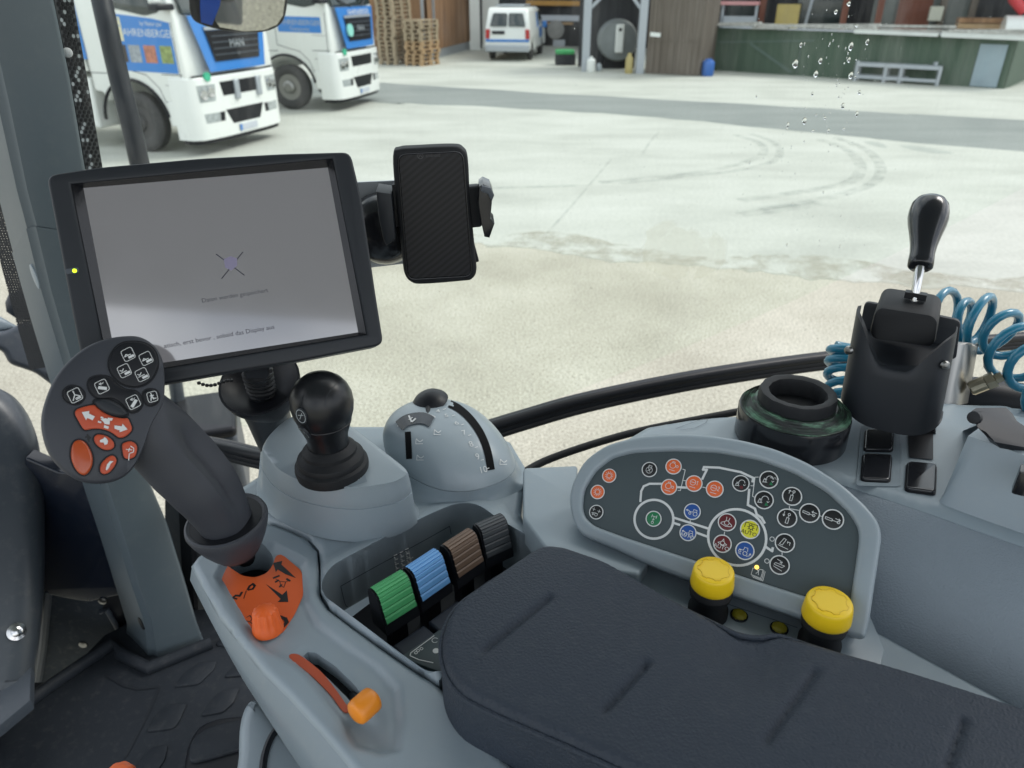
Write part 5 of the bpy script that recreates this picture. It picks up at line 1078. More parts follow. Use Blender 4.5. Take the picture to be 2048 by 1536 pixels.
MB().plate([WA.loop([(-60, 620), (0, 632), (40, 655), (0, 664), (-60, 668)])], WA, -.2, -.02, .01, 3).build('arm_top', M['grey2'], wl, 60)
tag(MB().plate([[(-1.25, -.6), (1.0, -.6), (1.0, .88), (-.4, .93), (-1.25, .9)]], Frame((0, 0, EYE.z-1.10), (1, 0, 0), (0, 1, 0)), -.05, 0).build('cab_floor', M['mat'], None, smooth=False), kind='structure')
fe = thing('unseen_rear_fender', 'grey inner fender beside the side console, out of the photograph on the right', 'fender', (.9, .1, EYE.z-1.0))
MB().box((.95, .15, EYE.z-.72), (.62, 1.0, .66)).build('unseen_fender_shell', M['grey2'], fe, bevel=.06, seg=4)
# unseen cab roof, added to shade the cab; rear edge cut short for screen reflection
rf = thing('cab_shade_roof', 'unseen grey cab roof liner above the driver, added to shade the cab', 'roof', (0, -.3, EYE.z+.6))
MB().plate([fillet([(-1.15, -.5), (.9, -.5), (1.25, -.3), (1.35, .98), (.3, .95), (-.9, 1.1), (-1.25, .6)], .15)], Frame((0, 0, EYE.z+.55), (1, 0, 0), (0, 1, 0)), 0, .12, .03, 3).build('shade_roof_shell', M['pale'], rf)
# ================================================================== THE YARD
def G(x, y): return Z(x, y, 0)
def ground_mat(name, c1, c2, c3, sc, rough=.85, bump=.3, fine=60, speck=.0, stretch=(1, 1, 1)):
    m, nt, b = new_mat(name); lk = nt.links.new; tc = N(nt, 'ShaderNodeTexCoord'); mp = N(nt, 'ShaderNodeMapping'); mp.inputs['Scale'].default_value = stretch; lk(tc.outputs['Object'], mp.inputs[0])
    a = N(nt, 'ShaderNodeTexNoise'); a.inputs['Scale'].default_value = sc; a.inputs['Detail'].default_value = 6; a.inputs['Roughness'].default_value = .6
    f2 = N(nt, 'ShaderNodeTexNoise'); f2.inputs['Scale'].default_value = fine; f2.inputs['Detail'].default_value = 4
    lk(mp.outputs[0], a.inputs[0]); lk(tc.outputs['Object'], f2.inputs[0])
    r = N(nt, 'ShaderNodeValToRGB'); e = r.color_ramp.elements; e[0].position = .34; e[0].color = (*c1, 1); e[1].position = .68; e[1].color = (*c3, 1); q = e.new(.5); q.color = (*c2, 1)
    lk(a.outputs['Fac'], r.inputs[0]); mx = N(nt, 'ShaderNodeMix', data_type='RGBA', blend_type='OVERLAY'); mx.inputs[0].default_value = speck; lk(r.outputs[0], mx.inputs[6])
    cr = N(nt, 'ShaderNodeMapRange'); cr.inputs[1].default_value = .3; cr.inputs[2].default_value = .7; cr.inputs[3].default_value = .1; cr.inputs[4].default_value = .9; lk(f2.outputs['Fac'], cr.inputs[0]); lk(cr.outputs[0], mx.inputs[7]); lk(mx.outputs[2], b.inputs['Base Color'])
    b.inputs['Roughness'].default_value = rough; bu = N(nt, 'ShaderNodeBump'); bu.inputs['Strength'].default_value = bump; bu.inputs['Distance'].default_value = .01; lk(f2.outputs['Fac'], bu.inputs['Height']); lk(bu.outputs[0], b.inputs['Normal']); return m
M['gravel'] = ground_mat('pale gravel', (.325, .308, .245), (.395, .377, .305), (.47, .452, .375), .55, .9, .6, 55, .55)
M['concrete'] = ground_mat('dusty concrete', (.37, .38, .335), (.435, .446, .395), (.485, .495, .445), .35, .85, .15, 22, .12, (1, 2.2, 1))
M['asphalt'] = ground_mat('dusty asphalt', (.175, .195, .185), (.205, .225, .21), (.235, .255, .24), .5, .85, .2, 30, .15, (.5, 2, 1))
GF = Frame((0, 0, 0), (1, 0, 0), (0, 1, 0))
def structure(name, mb, mat): return tag(mb.build(name, mat, None, smooth=False), kind='structure')
structure('ground', MB().plate([[(-120, -60), (120, -60), (120, 160), (-120, 160)]], GF, -.5, 0), M['gravel'])
def wob_edge(a, b, n, amp, rnd): return [(a[0]+(b[0]-a[0])*i/n+rnd.gauss(0, amp), a[1]+(b[1]-a[1])*i/n+rnd.gauss(0, amp)) for i in range(n+1)]
rnd = random.Random(5)
e1 = [tuple(G(*p)[:2]) for p in [(500, 395), (700, 440), (850, 472), (960, 489), (1080, 500), (1220, 522), (1330, 528), (1480, 540), (1620, 556), (1760, 566), (1900, 572), (2100, 590)]]
e1 = [(p.x+rnd.gauss(0, .02), p.y+rnd.gauss(0, .03)) for p in cat([(x, y, 0) for x, y in e1], 6, False)]
structure('concrete_yard', MB().plate([[(-40, 9.8), (-9, 10.9)]+e1+[(60, 2), (60, 120), (-40, 120)]], GF, -.1, .004), M['concrete'])
an = [G(640, 196), G(780, 206), G(1000, 215), G(1260, 231), G(1500, 253), G(1750, 276), G(2060, 304)]; af = [G(640, 158), G(770, 166), G(1000, 181), G(1260, 196), G(1400, 204), G(1620, 216), G(1830, 230), G(2060, 242)]
gs_, nt, b = new_mat('scattered gravel dust'); lk = nt.links.new; tc = N(nt, 'ShaderNodeTexCoord'); no = N(nt, 'ShaderNodeTexNoise'); no.inputs['Scale'].default_value = 2.2; no.inputs['Detail'].default_value = 9; no.inputs['Roughness'].default_value = .75; rp = N(nt, 'ShaderNodeMapRange'); rp.inputs[1].default_value = .44; rp.inputs[2].default_value = .74; rp.inputs[4].default_value = .6
tr = N(nt, 'ShaderNodeBsdfTransparent'); mx = N(nt, 'ShaderNodeMixShader'); lk(tc.outputs['Object'], no.inputs[0]); lk(no.outputs['Fac'], rp.inputs[0]); lk(rp.outputs[0], mx.inputs[0]); lk(tr.outputs[0], mx.inputs[1]); lk(b.outputs[0], mx.inputs[2]); lk(mx.outputs[0], nt.nodes['Material Output'].inputs[0]); b.inputs['Base Color'].default_value = (.45, .43, .345, 1); b.inputs['Roughness'].default_value = .95
tag(MB().plate([e1+[(x+.1, y+.55+.25*math.sin(x*2.3)) for x, y in e1[::-1]]], GF, .005, .0062).build('gravel_dust', gs_, None, smooth=False), kind='stuff')
m = MB(); rs_ = random.Random(4)
for i in range(2600):
    x, y = rs_.uniform(-5, 6), rs_.uniform(1.8, 8.2); s = rs_.uniform(.004, .011)*(1+.5*(rs_.random() < .06))
    a = rs_.random()*6.3; c_, q_ = math.cos(a)*s, math.sin(a)*s; h = s*rs_.uniform(.5, .9)
    m.add([(x+c_, y+q_, 0), (x-q_, y+c_*.8, 0), (x-c_, y-q_, 0), (x+q_, y-c_*.8, 0), (x+.2*c_, y+.2*q_, h)], [(0, 1, 4), (1, 2, 4), (2, 3, 4), (3, 0, 4)])
tag(m.build('gravel_stones', plastic('yard stones', (.36, .335, .27), .85, .35, 5), None, smooth=False), kind='stuff')
dirn = (an[0]-an[-1]).normalized(); an = [an[0]+dirn*30]+an+[an[-1]-dirn*25]; af = [af[0]+dirn*30]+af+[af[-1]-dirn*25]
al = [(p.x+rnd.gauss(0, .04), p.y+rnd.gauss(0, .05)) for p in cat(an, 5, False)]+[(p.x+rnd.gauss(0, .04), p.y+rnd.gauss(0, .05)) for p in cat(af, 5, False)][::-1]
structure('asphalt_lane', MB().plate([al], GF, -.1, .008), M['asphalt'])
# tyre marks, joints and damp patches on the concrete
tm_, nt, b = new_mat('tyre mark'); lk = nt.links.new; tc = N(nt, 'ShaderNodeTexCoord'); no = N(nt, 'ShaderNodeTexNoise'); no.inputs['Scale'].default_value = 3.5; no.inputs['Detail'].default_value = 5; rp = N(nt, 'ShaderNodeMapRange'); rp.inputs[1].default_value = .35; rp.inputs[2].default_value = .7; rp.inputs[4].default_value = .34
tr = N(nt, 'ShaderNodeBsdfTransparent'); mx = N(nt, 'ShaderNodeMixShader'); lk(tc.outputs['Object'], no.inputs[0]); lk(no.outputs['Fac'], rp.inputs[0]); lk(rp.outputs[0], mx.inputs[0]); lk(tr.outputs[0], mx.inputs[1]); lk(b.outputs[0], mx.inputs[2]); lk(mx.outputs[0], nt.nodes['Material Output'].inputs[0]); b.inputs['Base Color'].default_value = (.33, .36, .33, 1); b.inputs['Roughness'].default_value = .9
def ribbon(pts, wd, z):
    P = cat([G(*p) for p in pts], 8, False); L, R = [], []
    for i, p in enumerate(P):
        t = P[min(i+1, len(P)-1)]-P[max(i-1, 0)]; t.normalize(); q = V((-t.y, t.x, 0))*wd/2; L.append(p+q+ZZ*z); R.append(p-q+ZZ*z)
    return L, R
z_ = .0085
for pts, wd in (([(1200, 366), (1340, 352), (1440, 338), (1510, 318), (1528, 302), (1515, 285), (1470, 270)], .16), ([(1240, 368), (1370, 354), (1470, 342), (1540, 326), (1560, 306), (1545, 284), (1500, 268)], .14), ([(1480, 402), (1600, 385), (1690, 368), (1720, 345), (1715, 320), (1690, 298), (1640, 280)], .2), ([(1520, 420), (1640, 400), (1730, 375), (1760, 350), (1755, 322), (1725, 296), (1670, 276)], .18), ([(1180, 372), (1020, 376), (900, 382)], .12), ([(1480, 430), (1560, 420), (1640, 408)], .25)):
    L, R = ribbon(pts, wd, z_); z_ += .0006; tag(MB().loft([L, R], False, False, False).build('tyre_mark', tm_, None, smooth=False), kind='structure')
for pts, wd in (([(1085, 478), (1150, 405), (1222, 320)], .035), ([(1285, 310), (1300, 285), (1318, 265)], .05)):
    L, R = ribbon(pts, wd, z_); z_ += .003; tag(MB().loft([L, R], False, False, False).build('concrete_joint', tm_, None, smooth=False), kind='structure')
wet = plastic('damp concrete', (.33, .35, .31), .6, .2, 3)
for pts in ([(1728, 284), (1760, 286), (1774, 296), (1752, 293)], [(1800, 292), (1840, 293), (1905, 306), (1870, 307), (1830, 301)]):
    l = [tuple(G(*p)[:2]) for p in pts]; tag(MB().plate([[(p.x, p.y) for p in cat([(x, y, 0) for x, y in l], 5)]], GF, .0045, .0056).build('damp_patch', wet, None, smooth=False), kind='structure'); z_ += .003
u = G(1838, 560); tag(MB().plate([circle(.30, 24, (u.x, u.y), .26)], GF, 0, .0045).build('damp_patch', plastic('faint stain', (.34, .345, .29), .85, .12, 6), None, smooth=False), kind='structure')

# ------------------------------------------------------------------ trucks
M['wpaint'] = plastic('white truck paint', (.74, .76, .73), .3, .03, 1.5, coat=.3, dust=.08)
M['bpaint'] = plastic('blue truck paint', (.035, .20, .56), .3, .04, 2, coat=.3, dust=.05)
M['glass'] = plastic('dark window glass', (.030, .042, .042), .08, .4, 1.2, coat=.5)
M['lamp'] = plastic('headlamp glass', (.34, .37, .37), .12, .5, 14, coat=.8)
M['tyre'] = plastic('dusty tyre', (.045, .046, .047), .8, .2, 8, .3, 30, dust=.4, bd=.01)
M['plate_w'] = plastic('number plate', (.5, .53, .58), .5, .1, 6)
def make_truck(name, label, second):
    t = thing(name, label, 'truck', (0, 0, 0), 'white and blue trucks parked on the left')
    cx_, cz = -1.42, .53
    prof = [(-2.3, 1.05), (-2.12, 1.02)]+[(cx_+.72*math.cos(rad(a)), cz+.70*math.sin(rad(a))) for a in range(150, 9, -12)]+[(-.69, .52), (-.62, .50), (-.30, .50), (-.16, .62), (-.14, 1.36), (-.17, 2.26), (-.52, 3.46), (-.75, 3.62), (-2.3, 3.62)]
    PFm = Frame((0, 0, 0), (1, 0, 0), (0, 0, 1))              # normal -y (right-hand side)
    MB().plate([prof], PFm, -1.22, 1.22, .05, 3).build('cab', M['wpaint'], t, 40)
    def xf(y): return .05-.13*(min(1.24, abs(y))/1.24)**4
    def patch(y0, y1, z0, z1, off, th, mt, nm, par=t, y0t=None, y1t=None, n=14):
        y0t = y0 if y0t is None else y0t; y1t = y1 if y1t is None else y1t; F, Bk = [], []
        m = MB(); rows = []
        for z, a, b_ in ((z0, y0, y1), ((z0+z1)/2, (y0+y0t)/2, (y1+y1t)/2), (z1, y0t, y1t)):
            tilt = -.02-max(0, z-1.4)*.06
            rows.append([(xf(a+(b_-a)*i/n)+off+tilt, a+(b_-a)*i/n, z) for i in range(n+1)])
        back = [[(x-th, y, z) for x, y, z in r] for r in rows]
        m.loft([back[0]]+rows+[back[2]], False, False, False)
        return m.build(nm, mt, par, 30)
    pl_ = []
    for i in range(25):
        y = -1.25+2.5*i/24; pl_.append((xf(y)-.01, y))
    plan = [(-.52, -1.25), (-.2, -1.255)]+pl_[1:-1]+[(-.2, 1.255), (-.52, 1.25)]
    BPf = Frame((0, 0, 0), (1, 0, 0), (0, 1, 0))
    MB().plate([plan], BPf, .28, 1.34, .05, 4).build('bumper', M['wpaint'], t, 40)
    MB().plate([inset(ccw(plan), .05)], BPf, .2, .3).build('bumper_lip', M['black'], t)
    g = patch(-.78, .78, 1.40, 2.30, .03, .1, M['bpaint'], 'front_panel', y0t=-1.02, y1t=1.02)
    patch(-.62, .62, 1.56, 2.06, .05, .06, M['black'], 'grille', y0t=-.74, y1t=.74); patch(-.74, .74, 2.07, 2.12, .055, .05, M['galv'], 'trim_bar', y0t=-.75, y1t=.75)
    fr = Frame((.052, 0, 1.85), (0, 1, 0), (-.06, 0, 1)); m = MB()
    text_mb(m, fr, 'MAN', .13, 0, -.02, .03); text_mb(m, fr, 'v', .08, 0, -.18, .03); m.build('grille_letters', M['pgrey'], t, smooth=False)
    patch(-.55, .55, .98, 1.22, .012, .05, M['black'], 'air_slot', y0t=-.60, y1t=.60); patch(-.40, .40, .48, .74, .012, .05, M['black'], 'air_slot', y0t=-.55, y1t=.55)
    if not second:
        for y in (-.18, .46): MB().box((.06, y, 1.06), (.06, .13, .34)).build('bar', M['galv'], t, bevel=.02)
    for s in (-1, 1):
        hl_ = patch(s*.76, s*1.10, .92, 1.20, .016, .05, M['lamp'], 'headlight', y0t=s*.72, y1t=s*1.12)
        m = MB()
        for y, z in ((.84, 1.07), (1.0, 1.04)): m.lathe((xf(s*y)+.0, s*y, z), [(.085, 0), (.08, .02), (.001, .012)], (1, s*.15, 0), 16)
        m.build('reflector', M['chrome'], hl_)
        patch(s*.72, s*1.04, .56, .72, .014, .05, M['lamp'], 'fog_light', y0t=s*.70, y1t=s*1.06); patch(s*.60, s*.72, .56, .72, .013, .05, M['black'], 'lamp_recess', y0t=s*.58, y1t=s*.70)
    patch(-.26, .26, .33, .44, .03, .03, M['plate_w'], 'number_plate'); patch(-.26, -.20, .33, .44, .033, .03, M['bpaint'], 'plate_band')
    m = MB()
    for z in (1.66, 1.76, 1.86, 1.96): m.add([(xf(y)+.082-(z-1.4)*.06-.02, y, z+dz) for y, dz in ((-.64, 0), (0, 0), (.64, 0), (.64, .02), (0, .02), (-.64, .02))], [(0, 1, 4, 5), (1, 2, 3, 4)])
    m.build('grille_bars', M['trim'], t, smooth=False)
    patch(-1.16, 1.16, 1.335, 1.36, -.004, .05, M['black'], 'panel_gap'); patch(-1.1, 1.1, .84, .855, .004, .02, M['trim'], 'panel_gap'); patch(-1.05, 1.05, .40, .41, .004, .02, M['trim'], 'panel_gap')
    for s in (-1, 1): MB().tube([(.0, s*.3, 2.30), (-.10, s*.75, 2.46)], .02, 6).build('wiper', M['black'], t)
    # windscreen and side glass
    m = MB(); WSF = Frame((-.125, 0, 2.32), (0, 1, 0), (-.30, 0, 1.0)); m.plate([fillet([(-1.06, 0), (1.06, 0), (.98, 1.0), (-.98, 1.0)], .08)], WSF, -.03, .04, .01, 2); m.build('windscreen', M['glass'], t, 30)
    SF_ = Frame((0, -1.22, 0), (1, 0, 0), (0, 0, 1))
    MB().plate([fillet([(-1.45, 2.42), (-.75, 2.30), (-.42, 2.36), (-.66, 3.2), (-1.45, 3.2)], .08)], SF_, -.01, .012, .004, 2).build('side_window', M['glass'], t, 30)
    m = MB()
    for ln in ([(-.24, 1.36), (-.30, .55)], [(-.24, 1.36), (-.24, 2.2)], [(-1.58, 3.3), (-1.58, 1.5), (-1.30, 1.42), (-1.0, 1.36), (-.76, 1.15), (-.68, .92)], [(-.68, .92), (-.26, .94)], [(-.2, 1.38), (-.65, 1.38)], [(-2.3, 1.36), (-1.58, 1.36)]): stroke_mb(m, SF_, [ln], .014, .003)
    for ln in ([(-.62, 1.72), (-.26, 1.70)], [(-.62, 1.2), (-.28, 1.2)]): stroke_mb(m, SF_, [ln], .008, .003)
    m.build('door_seams', M['trim'], t, smooth=False)
    MB().box((-.46, -1.2, .72), (.36, .08, .42)).build('step_panel', M['wpaint'], t, bevel=.02); MB().box((-.42, -1.242, .78), (.09, .01, .09)).build('step_hole', M['black'], t)
    m = MB(); P = [(cx_+.76*math.cos(rad(a)), -1.225, cz+.74*math.sin(rad(a))) for a in range(178, 4, -8)]; m.tube(P, .03, 8); m.build('wheel_arch', M['black'], t, 60)
    for s in (-1, 1):
        w = MB().lathe((cx_, s*1.2, cz), [(.30, -.28), (.47, -.27), (.52, -.22), (.525, -.04), (.50, -.01), (.42, .005), (.31, -.01), (.29, -.03)], (0, s, 0), 40).build('wheel', M['tyre'], t, 40)
        rm = MB().lathe((cx_, s*1.2, cz), [(.31, -.02), (.29, -.03), (.26, -.10), (.17, -.09), (.15, .03), (.11, .045), (.10, .06), (.001, .065)], (0, s, 0), 32).build('rim', M['steel'] if second else M['tyre'], w, 40)
        m = MB()
        for k in range(10): a = k*math.pi/5; m.lathe((cx_+.21*math.cos(a), s*1.115, cz+.21*math.sin(a)), [(.02, 0), (.016, .03), (.001, .032)], (0, s, 0), 6)
        m.build('wheel_nuts', M['steel'], rm)
    # mirrors
    MB().box((-.30, -1.42, 2.75), (.12, .22, .55)).build('door_mirror', M['wpaint'], t, bevel=.05, seg=3); MB().box((-.24, -1.36, 2.44), (.22, .40, .10)).build('mirror_foot', M['black'], t, bevel=.03)
    # body behind the cab
    if not second:
        MB().box((-3.15, 0, 2.42), (1.55, 2.44, 2.1)).build('front_body', M['wpaint'], t, bevel=.03); MB().box((-2.75, 0, .82), (.72, 2.42, .90)).build('side_fairing', M['wpaint'], t, bevel=.05)
        MB().box((-5.6, 0, 1.0), (3.4, .9, .35)).build('chassis', M['dark'], t); MB().box((-5.7, 0, 2.4), (3.4, 2.5, 2.4)).build('cargo_body', M['wpaint'], t, bevel=.03)
        sg = MB(); sg.plate([[(-2.72, 1.58), (-2.28, 1.58), (-2.28, 2.62), (-2.72, 2.62)]], SF_, -.005, .012); s_ = sg.build('side_sign', M['bpaint'], t, smooth=False)
        m = MB()
        for z in (2.5, 2.36, 2.22): stroke_mb(m, SF_, [[(-2.66, z), (-2.34, z)]], .05, .0135)
        m.build('sign_lines', M['white'], s_, smooth=False); MB().plate([[(-2.66, 1.86), (-2.36, 1.86), (-2.36, 2.04), (-2.66, 2.04)]], SF_, .01, .014).build('sign_picture', M['dark'], s_, smooth=False)
        sg = MB(); sg.plate([[(-1.56, 1.42), (-.27, 1.40), (-.27, 2.20), (-.60, 2.26), (-1.56, 2.34)]], SF_, -.005, .004); s_ = sg.build('door_sign', M['bpaint'], t, smooth=False)
        m = MB(); text_mb(m, SF_, 'FAHRENBERGER', .12, -.80, 2.03, .0055, -.02, sx=.95); text_mb(m, SF_, 'by Natur pur', .07, -.66, 2.18, .0055, -.02, sx=.9); m.build('sign_letters', M['white'], s_, smooth=False)
        MB().plate([[(-1.56, 1.90), (-1.32, 1.90), (-1.32, 2.28), (-1.56, 2.28)]], SF_, .002, .0056).build('logo_tile', plastic('cream tile', (.66, .62, .42), .5, .1, 6), s_, smooth=False)
        m = MB(); text_mb(m, SF_, 'F', .26, -1.44, 2.12, .0068); m.build('logo_letter', M['bpaint'], s_, smooth=False)
        for x, c, c2 in ((-1.45, (.045, .035, .03), .3), (-1.14, (.30, .33, .36), .7), (-.80, (.42, .17, .11), .9), (-.45, (.24, .30, .11), .9)):
            MB().plate([[(x-.13, 1.56), (x+.13, 1.56), (x+.13, 1.84), (x-.13, 1.84)]], SF_, .002, .0055).build('sign_picture', plastic('sign picture', c, .5, c2, 14), s_, smooth=False)
    else:
        MB().box((-5.3, 0, .95), (5.6, .9, .32)).build('chassis', M['dark'], t); MB().box((-3.1, .2, 2.1), (.5, 1.2, 1.9)).build('crane_column', M['galv'], t, bevel=.04)
        MB().tube([(-2.62, -1.0, 3.4), (-2.62, -1.0, 1.1)], .09, 12).build('exhaust_stack', M['galv'], t); MB().box((-2.72, -.7, 2.0), (.14, .5, 1.7)).build('frame_post', M['black'], t); MB().box((-5.4, 0, 1.95), (3.6, 2.45, 1.4)).build('tipper_body', M['galv'], t, bevel=.04)
        MB().box((-2.42, -.98, 2.3), (.16, .40, 2.3)).build('service_panel', M['galv'], t, bevel=.03)
        s_ = MB().plate([[(-1.5, 1.78), (-.36, 1.76), (-.36, 2.10), (-1.5, 2.12)]], SF_, -.005, .004).build('door_sign', M['bpaint'], t, smooth=False); m = MB(); text_mb(m, SF_, 'FAHRENBERGER', .11, -.93, 1.98, .0055, -.02); text_mb(m, SF_, 'Transporte', .08, -.93, 1.84, .0055, -.02); m.build('sign_letters', M['pgrey'], s_, smooth=False)
        m = MB(); text_mb(m, fr, 'FAHRENBERGER', .12, 0, .33, .02, sx=.95); m.build('front_letters', M['white'], t, smooth=False)
        MB().plate([circle(.14, 20, (-.60, -.05))], fr, .0, .05).build('round_sticker', plastic('mint sticker', (.25, .60, .52), .5, .1, 6), t, smooth=False)
    MB().plate([circle(.075, 16, (-.86, 1.33))], Frame((.03, 0, 0), (0, 1, 0), (0, 0, 1)), -.05, .0).build('green_badge', plastic('green badge', (.05, .42, .25), .5, .2, 8), t, smooth=False)
    return t
t1 = make_truck('truck', 'nearest white and blue truck, with food pictures on its blue door sign', False); t1.location = (-5.12, 14.93, 0); t1.rotation_euler = (0, 0, rad(-20))
t2 = make_truck('truck', 'second white and blue truck standing behind the nearer one, beside the pallet stacks', True); t2.location = (-3.85, 20.46, 0); t2.rotation_euler = (0, 0, rad(-15))

# ------------------------------------------------------------------ pallets
wood = plastic('weathered pallet wood', (.34, .27, .18), .8, .3, 3, dust=.2)
wood2 = plastic('newer pallet wood', (.40, .27, .15), .8, .3, 3)
pme = MB()
for y in (-.35, 0, .35): pme.box((0, y, .011), (1.2, .12, .022))
for x in (-.53, 0, .53):
    for y in (-.34, 0, .34): pme.box((x, y, .061), (.14, .13, .078))
for x in (-.53, 0, .53): pme.box((x, 0, .111), (.145, .8, .022))
for y in (-.35, -.18, 0, .18, .35): pme.box((0, y, .133), (1.2, .11, .021))
pp_ = pme.build('pallet', wood, None, smooth=False)
pp2 = pp_.copy(); pp2.data = pp_.data.copy(); pp2.data.materials[0] = wood2; COL.objects.link(pp2)
rnd = random.Random(9); first = {0: True, 1: True}
for (px, py), n, rot, lab, grp, mi_ in (((790, 130), 20, 62, 'weathered pallet in the tall stack next to the second truck', 'pallets in the tall stack', 0), ((843, 132), 11, 62, 'pallet in the shorter stack between the tall stack and the wooden barn', 'pallets in the short stack', 1)):
    g = G(px, py)+V((0, .5, 0))
    for k in range(n):
        pr = pp_ if (mi_ == 0 or k > 5) else pp2
        key = 0 if pr is pp_ else 1
        if first[key]: o = pr; first[key] = False
        else: o = pr.copy(); COL.objects.link(o)
        o.location = (g.x+rnd.gauss(0, .015), g.y+rnd.gauss(0, .015), k*.146+.004); o.rotation_euler = (0, 0, rad(rot+rnd.gauss(0, 1.0)))
        tag(o, lab, 'pallet', grp)
# ------------------------------------------------------------------ wooden barn and white gate posts
boards, nt, b = new_mat('brown vertical boards'); lk = nt.links.new; tc = N(nt, 'ShaderNodeTexCoord'); mp = N(nt, 'ShaderNodeMapping'); mp.inputs['Scale'].default_value = (7, 7, .25); no = N(nt, 'ShaderNodeTexNoise'); no.inputs['Scale'].default_value = 1.5; no.inputs['Detail'].default_value = 5; cr = N(nt, 'ShaderNodeValToRGB'); cr.color_ramp.elements[0].position = .3; cr.color_ramp.elements[0].color = (.16, .085, .045, 1); cr.color_ramp.elements[1].position = .7; cr.color_ramp.elements[1].color = (.36, .21, .11, 1)
lk(tc.outputs['Object'], mp.inputs[0]); lk(mp.outputs[0], no.inputs[0]); lk(no.outputs['Fac'], cr.inputs[0]); lk(cr.outputs[0], b.inputs['Base Color']); b.inputs['Roughness'].default_value = .85
def copy_mat(m, name, c0, c1):
    q = m.copy(); q.name = name
    for nd in q.node_tree.nodes:
        if nd.type == 'VALTORGB': nd.color_ramp.elements[0].color = (*c0, 1); nd.color_ramp.elements[1].color = (*c1, 1)
    return q
gboards = copy_mat(boards, 'grey brown boards', (.085, .070, .055), (.17, .145, .12)); dboards = copy_mat(boards, 'dark boards', (.020, .022, .026), (.050, .052, .055)); green = copy_mat(boards, 'green painted boards', (.060, .095, .068), (.085, .125, .090)); rboards = copy_mat(boards, 'brick red boards', (.16, .055, .035), (.22, .085, .055)); lgrey = copy_mat(boards, 'weathered grey planks', (.25, .25, .23), (.48, .48, .45))
ba, bb = G(868, 118), G(940, 98)
bd = (bb-ba).normalized(); bn = V((bd.y, -bd.x, 0)); ba2 = ba-bd*.6
barn = thing('wooden_barn', 'brown barn wall of vertical boards behind the pallets', 'barn', ba)
m = MB(); n = 46; L = (bb-ba2).length
for i in range(n):
    q = ba2+bd*(L*(i+.5)/n); m.beam(q+V((0, 0, .35))+bn*(.012*(i % 2)), q+V((0, 0, 5))+bn*(.012*(i % 2)), L/n*.94, .03, bn)
m.build('board_wall', boards, barn, smooth=False); MB().beam(ba2-bn*.05+V((0, 0, .17)), bb-bn*.05+V((0, 0, .17)), .1, .36).build('plinth', M['galv'], barn); MB().beam(ba2-bn*2.1+bd*.05+V((0, 0, 2.5)), bb-bn*2.1+V((0, 0, 2.5)), 3.9, 5).build('barn_body', boards, barn)
for t in (.02, .18): 
    q = ba-bd*1.6+bd*t*9+bn*.06; MB().beam(q, q+ZZ*4.6, .10, .10, bn).build('grey_batten', M['galv'], barn)
wg = thing('white_gate', 'white painted wall and posts at the corner of the barn, left of the parked van', 'wall', bb+bd*.5)
q = G(951, 100); MB().beam(q, q+ZZ*3.6, .48, .2).build('gate_post', M['wpaint'], wg); q2 = G(982, 92); MB().beam(q2, q2+ZZ*3.6, .85, .2).build('wall_panel', M['wpaint'], wg); q3 = G(962, 97); MB().beam(q3+V((0, .05, 0)), q3+V((0, .05, 3.4)), .12, .1).build('dark_gap', M['rubber'], wg)
